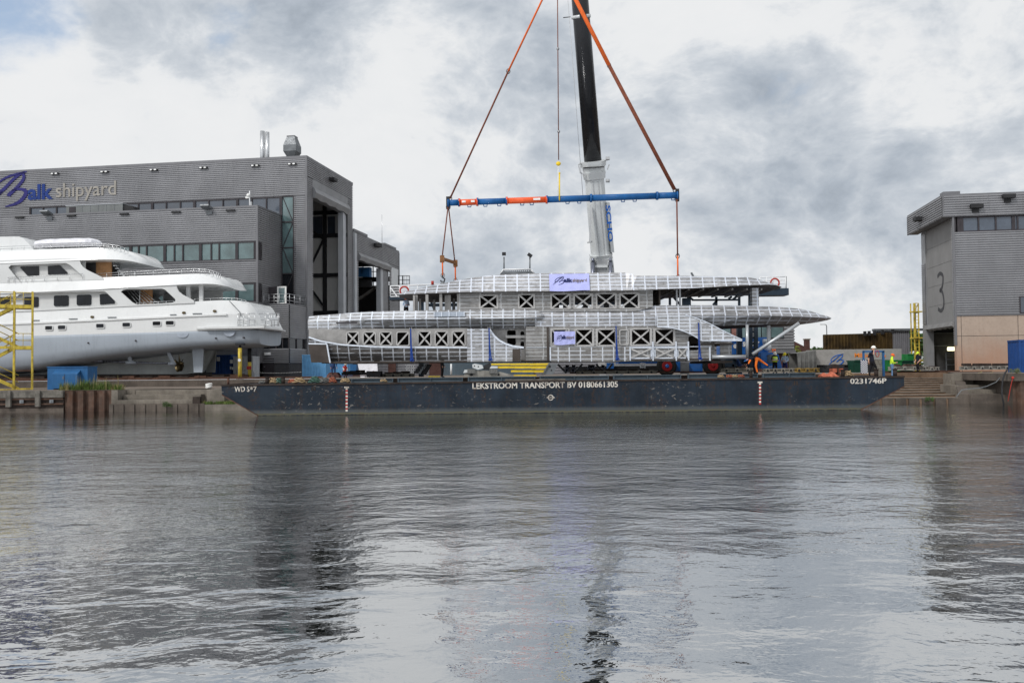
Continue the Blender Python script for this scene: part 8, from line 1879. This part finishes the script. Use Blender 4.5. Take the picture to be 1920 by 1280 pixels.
J = standing(at(1662, 690, 60.5).x, 59.6, at(1662, 709, 59.6).z, 1.2, 1.6, **phone)
person(J, 'person in bright yellow safety jacket and jeans standing right of the blue frame', dict(top='hiviz', sleeve='hiviz', fore='hiviz', leg='jeans', boot='boots'), 'sling_orange', (.8, -.1, -.3))
J = standing(at(1722, 690, 76).x, 76.0, YARD+.0, -1.1, 1.72, knR=(.12, -.22, .58), anR=(.12, -.05, .2), toR=(.12, -.2, .14), wrR=(.16, -.26, .86), haR=(.13, -.3, .80), wrL=(-.16, -.24, .88), haL=(-.13, -.29, .82), head=(0, -.07, 1.61), crown=(0, -.05, 1.71))
person(J, 'person in dark shirt and yellow helmet leaning by the hall 3 doorway', dict(top='cloth_navy', sleeve='cloth_navy', fore='skin', leg='cloth_black', boot='boots'), 'helmet_green', (-.85, -.3, -.35))
J = standing(at(625, 690, 70).x, 70, YARD, .5, 1.8); person(J, 'person in dark blue overalls, head hidden by the section, by the light blue container', dict(top='cloth_blue', sleeve='cloth_blue', leg='cloth_blue', boot='boots', fore='cloth_blue'), 'helmet_white')
J = standing(at(647, 690, 74).x, 74, YARD, .8, 1.35, knL=(-.12, -.3, .45), knR=(.12, -.3, .45), pelvis=(0, .1, .6), hiL=(-.1, .1, .58), hiR=(.1, .1, .58), spine=(0, .05, .85), chest=(0, 0, 1.1), neck=(0, -.05, 1.28), head=(0, -.1, 1.40), crown=(0, -.1, 1.5), shL=(-.19, 0, 1.2), shR=(.19, 0, 1.2))
person(J, 'crouching person in red and white with a white helmet behind the pink rusty shoe', dict(top='cloth_red', sleeve='cloth_red', leg='cloth_black', boot='boots', fore='paint_white2'), 'helmet_white')
J = standing(at(829, 690, 70).x, 70, YARD, 1.3, 1.8); person(J, 'person in black standing before the dark blue doors under the section', dict(top='cloth_black', sleeve='cloth_black', leg='cloth_black', boot='boots', fore='cloth_black'), None, hair=True)
J = standing(at(764, 575, 62).x, 61.2, at(764, 598, 61.2).z, .3, 1.45, **phone); person(J, 'person in pale blue shirt on the middle deck seen left of the deck pillars', dict(top='cloth_light', sleeve='cloth_light', fore='cloth_light', leg='cloth_black', boot='boots'), 'sling_orange')
J = pxJ(60.5, dict(pelvis=(1389, 690), spine=(1386, 685), chest=(1384, 680), neck=(1383.5, 675.5), head=(1383.5, 672), crown=(1383.5, 669), shL=(1381, 678, .15), elL=(1383, 684, .2), wrL=(1390, 685, .1), haL=(1393, 685.5, .1), shR=(1385, 678, -.18), elR=(1388, 684, -.25), wrR=(1394, 683, -.2), haR=(1397, 683, -.2), hiL=(1389, 691, .1), knL=(1382, 692, .1), anL=(1388, 699, .1), toL=(1384, 701, .1), hiR=(1391, 691, -.1), knR=(1384, 692, -.15), anR=(1391, 699, -.1), toR=(1387, 701, -.1)))
person(J, 'crouching person in dark blue left of the worker in orange trousers', dict(top='cloth_blue', sleeve='cloth_blue', leg='cloth_blue', boot='boots', fore='cloth_blue'), None, (1, -.3, -.2), hair=True)
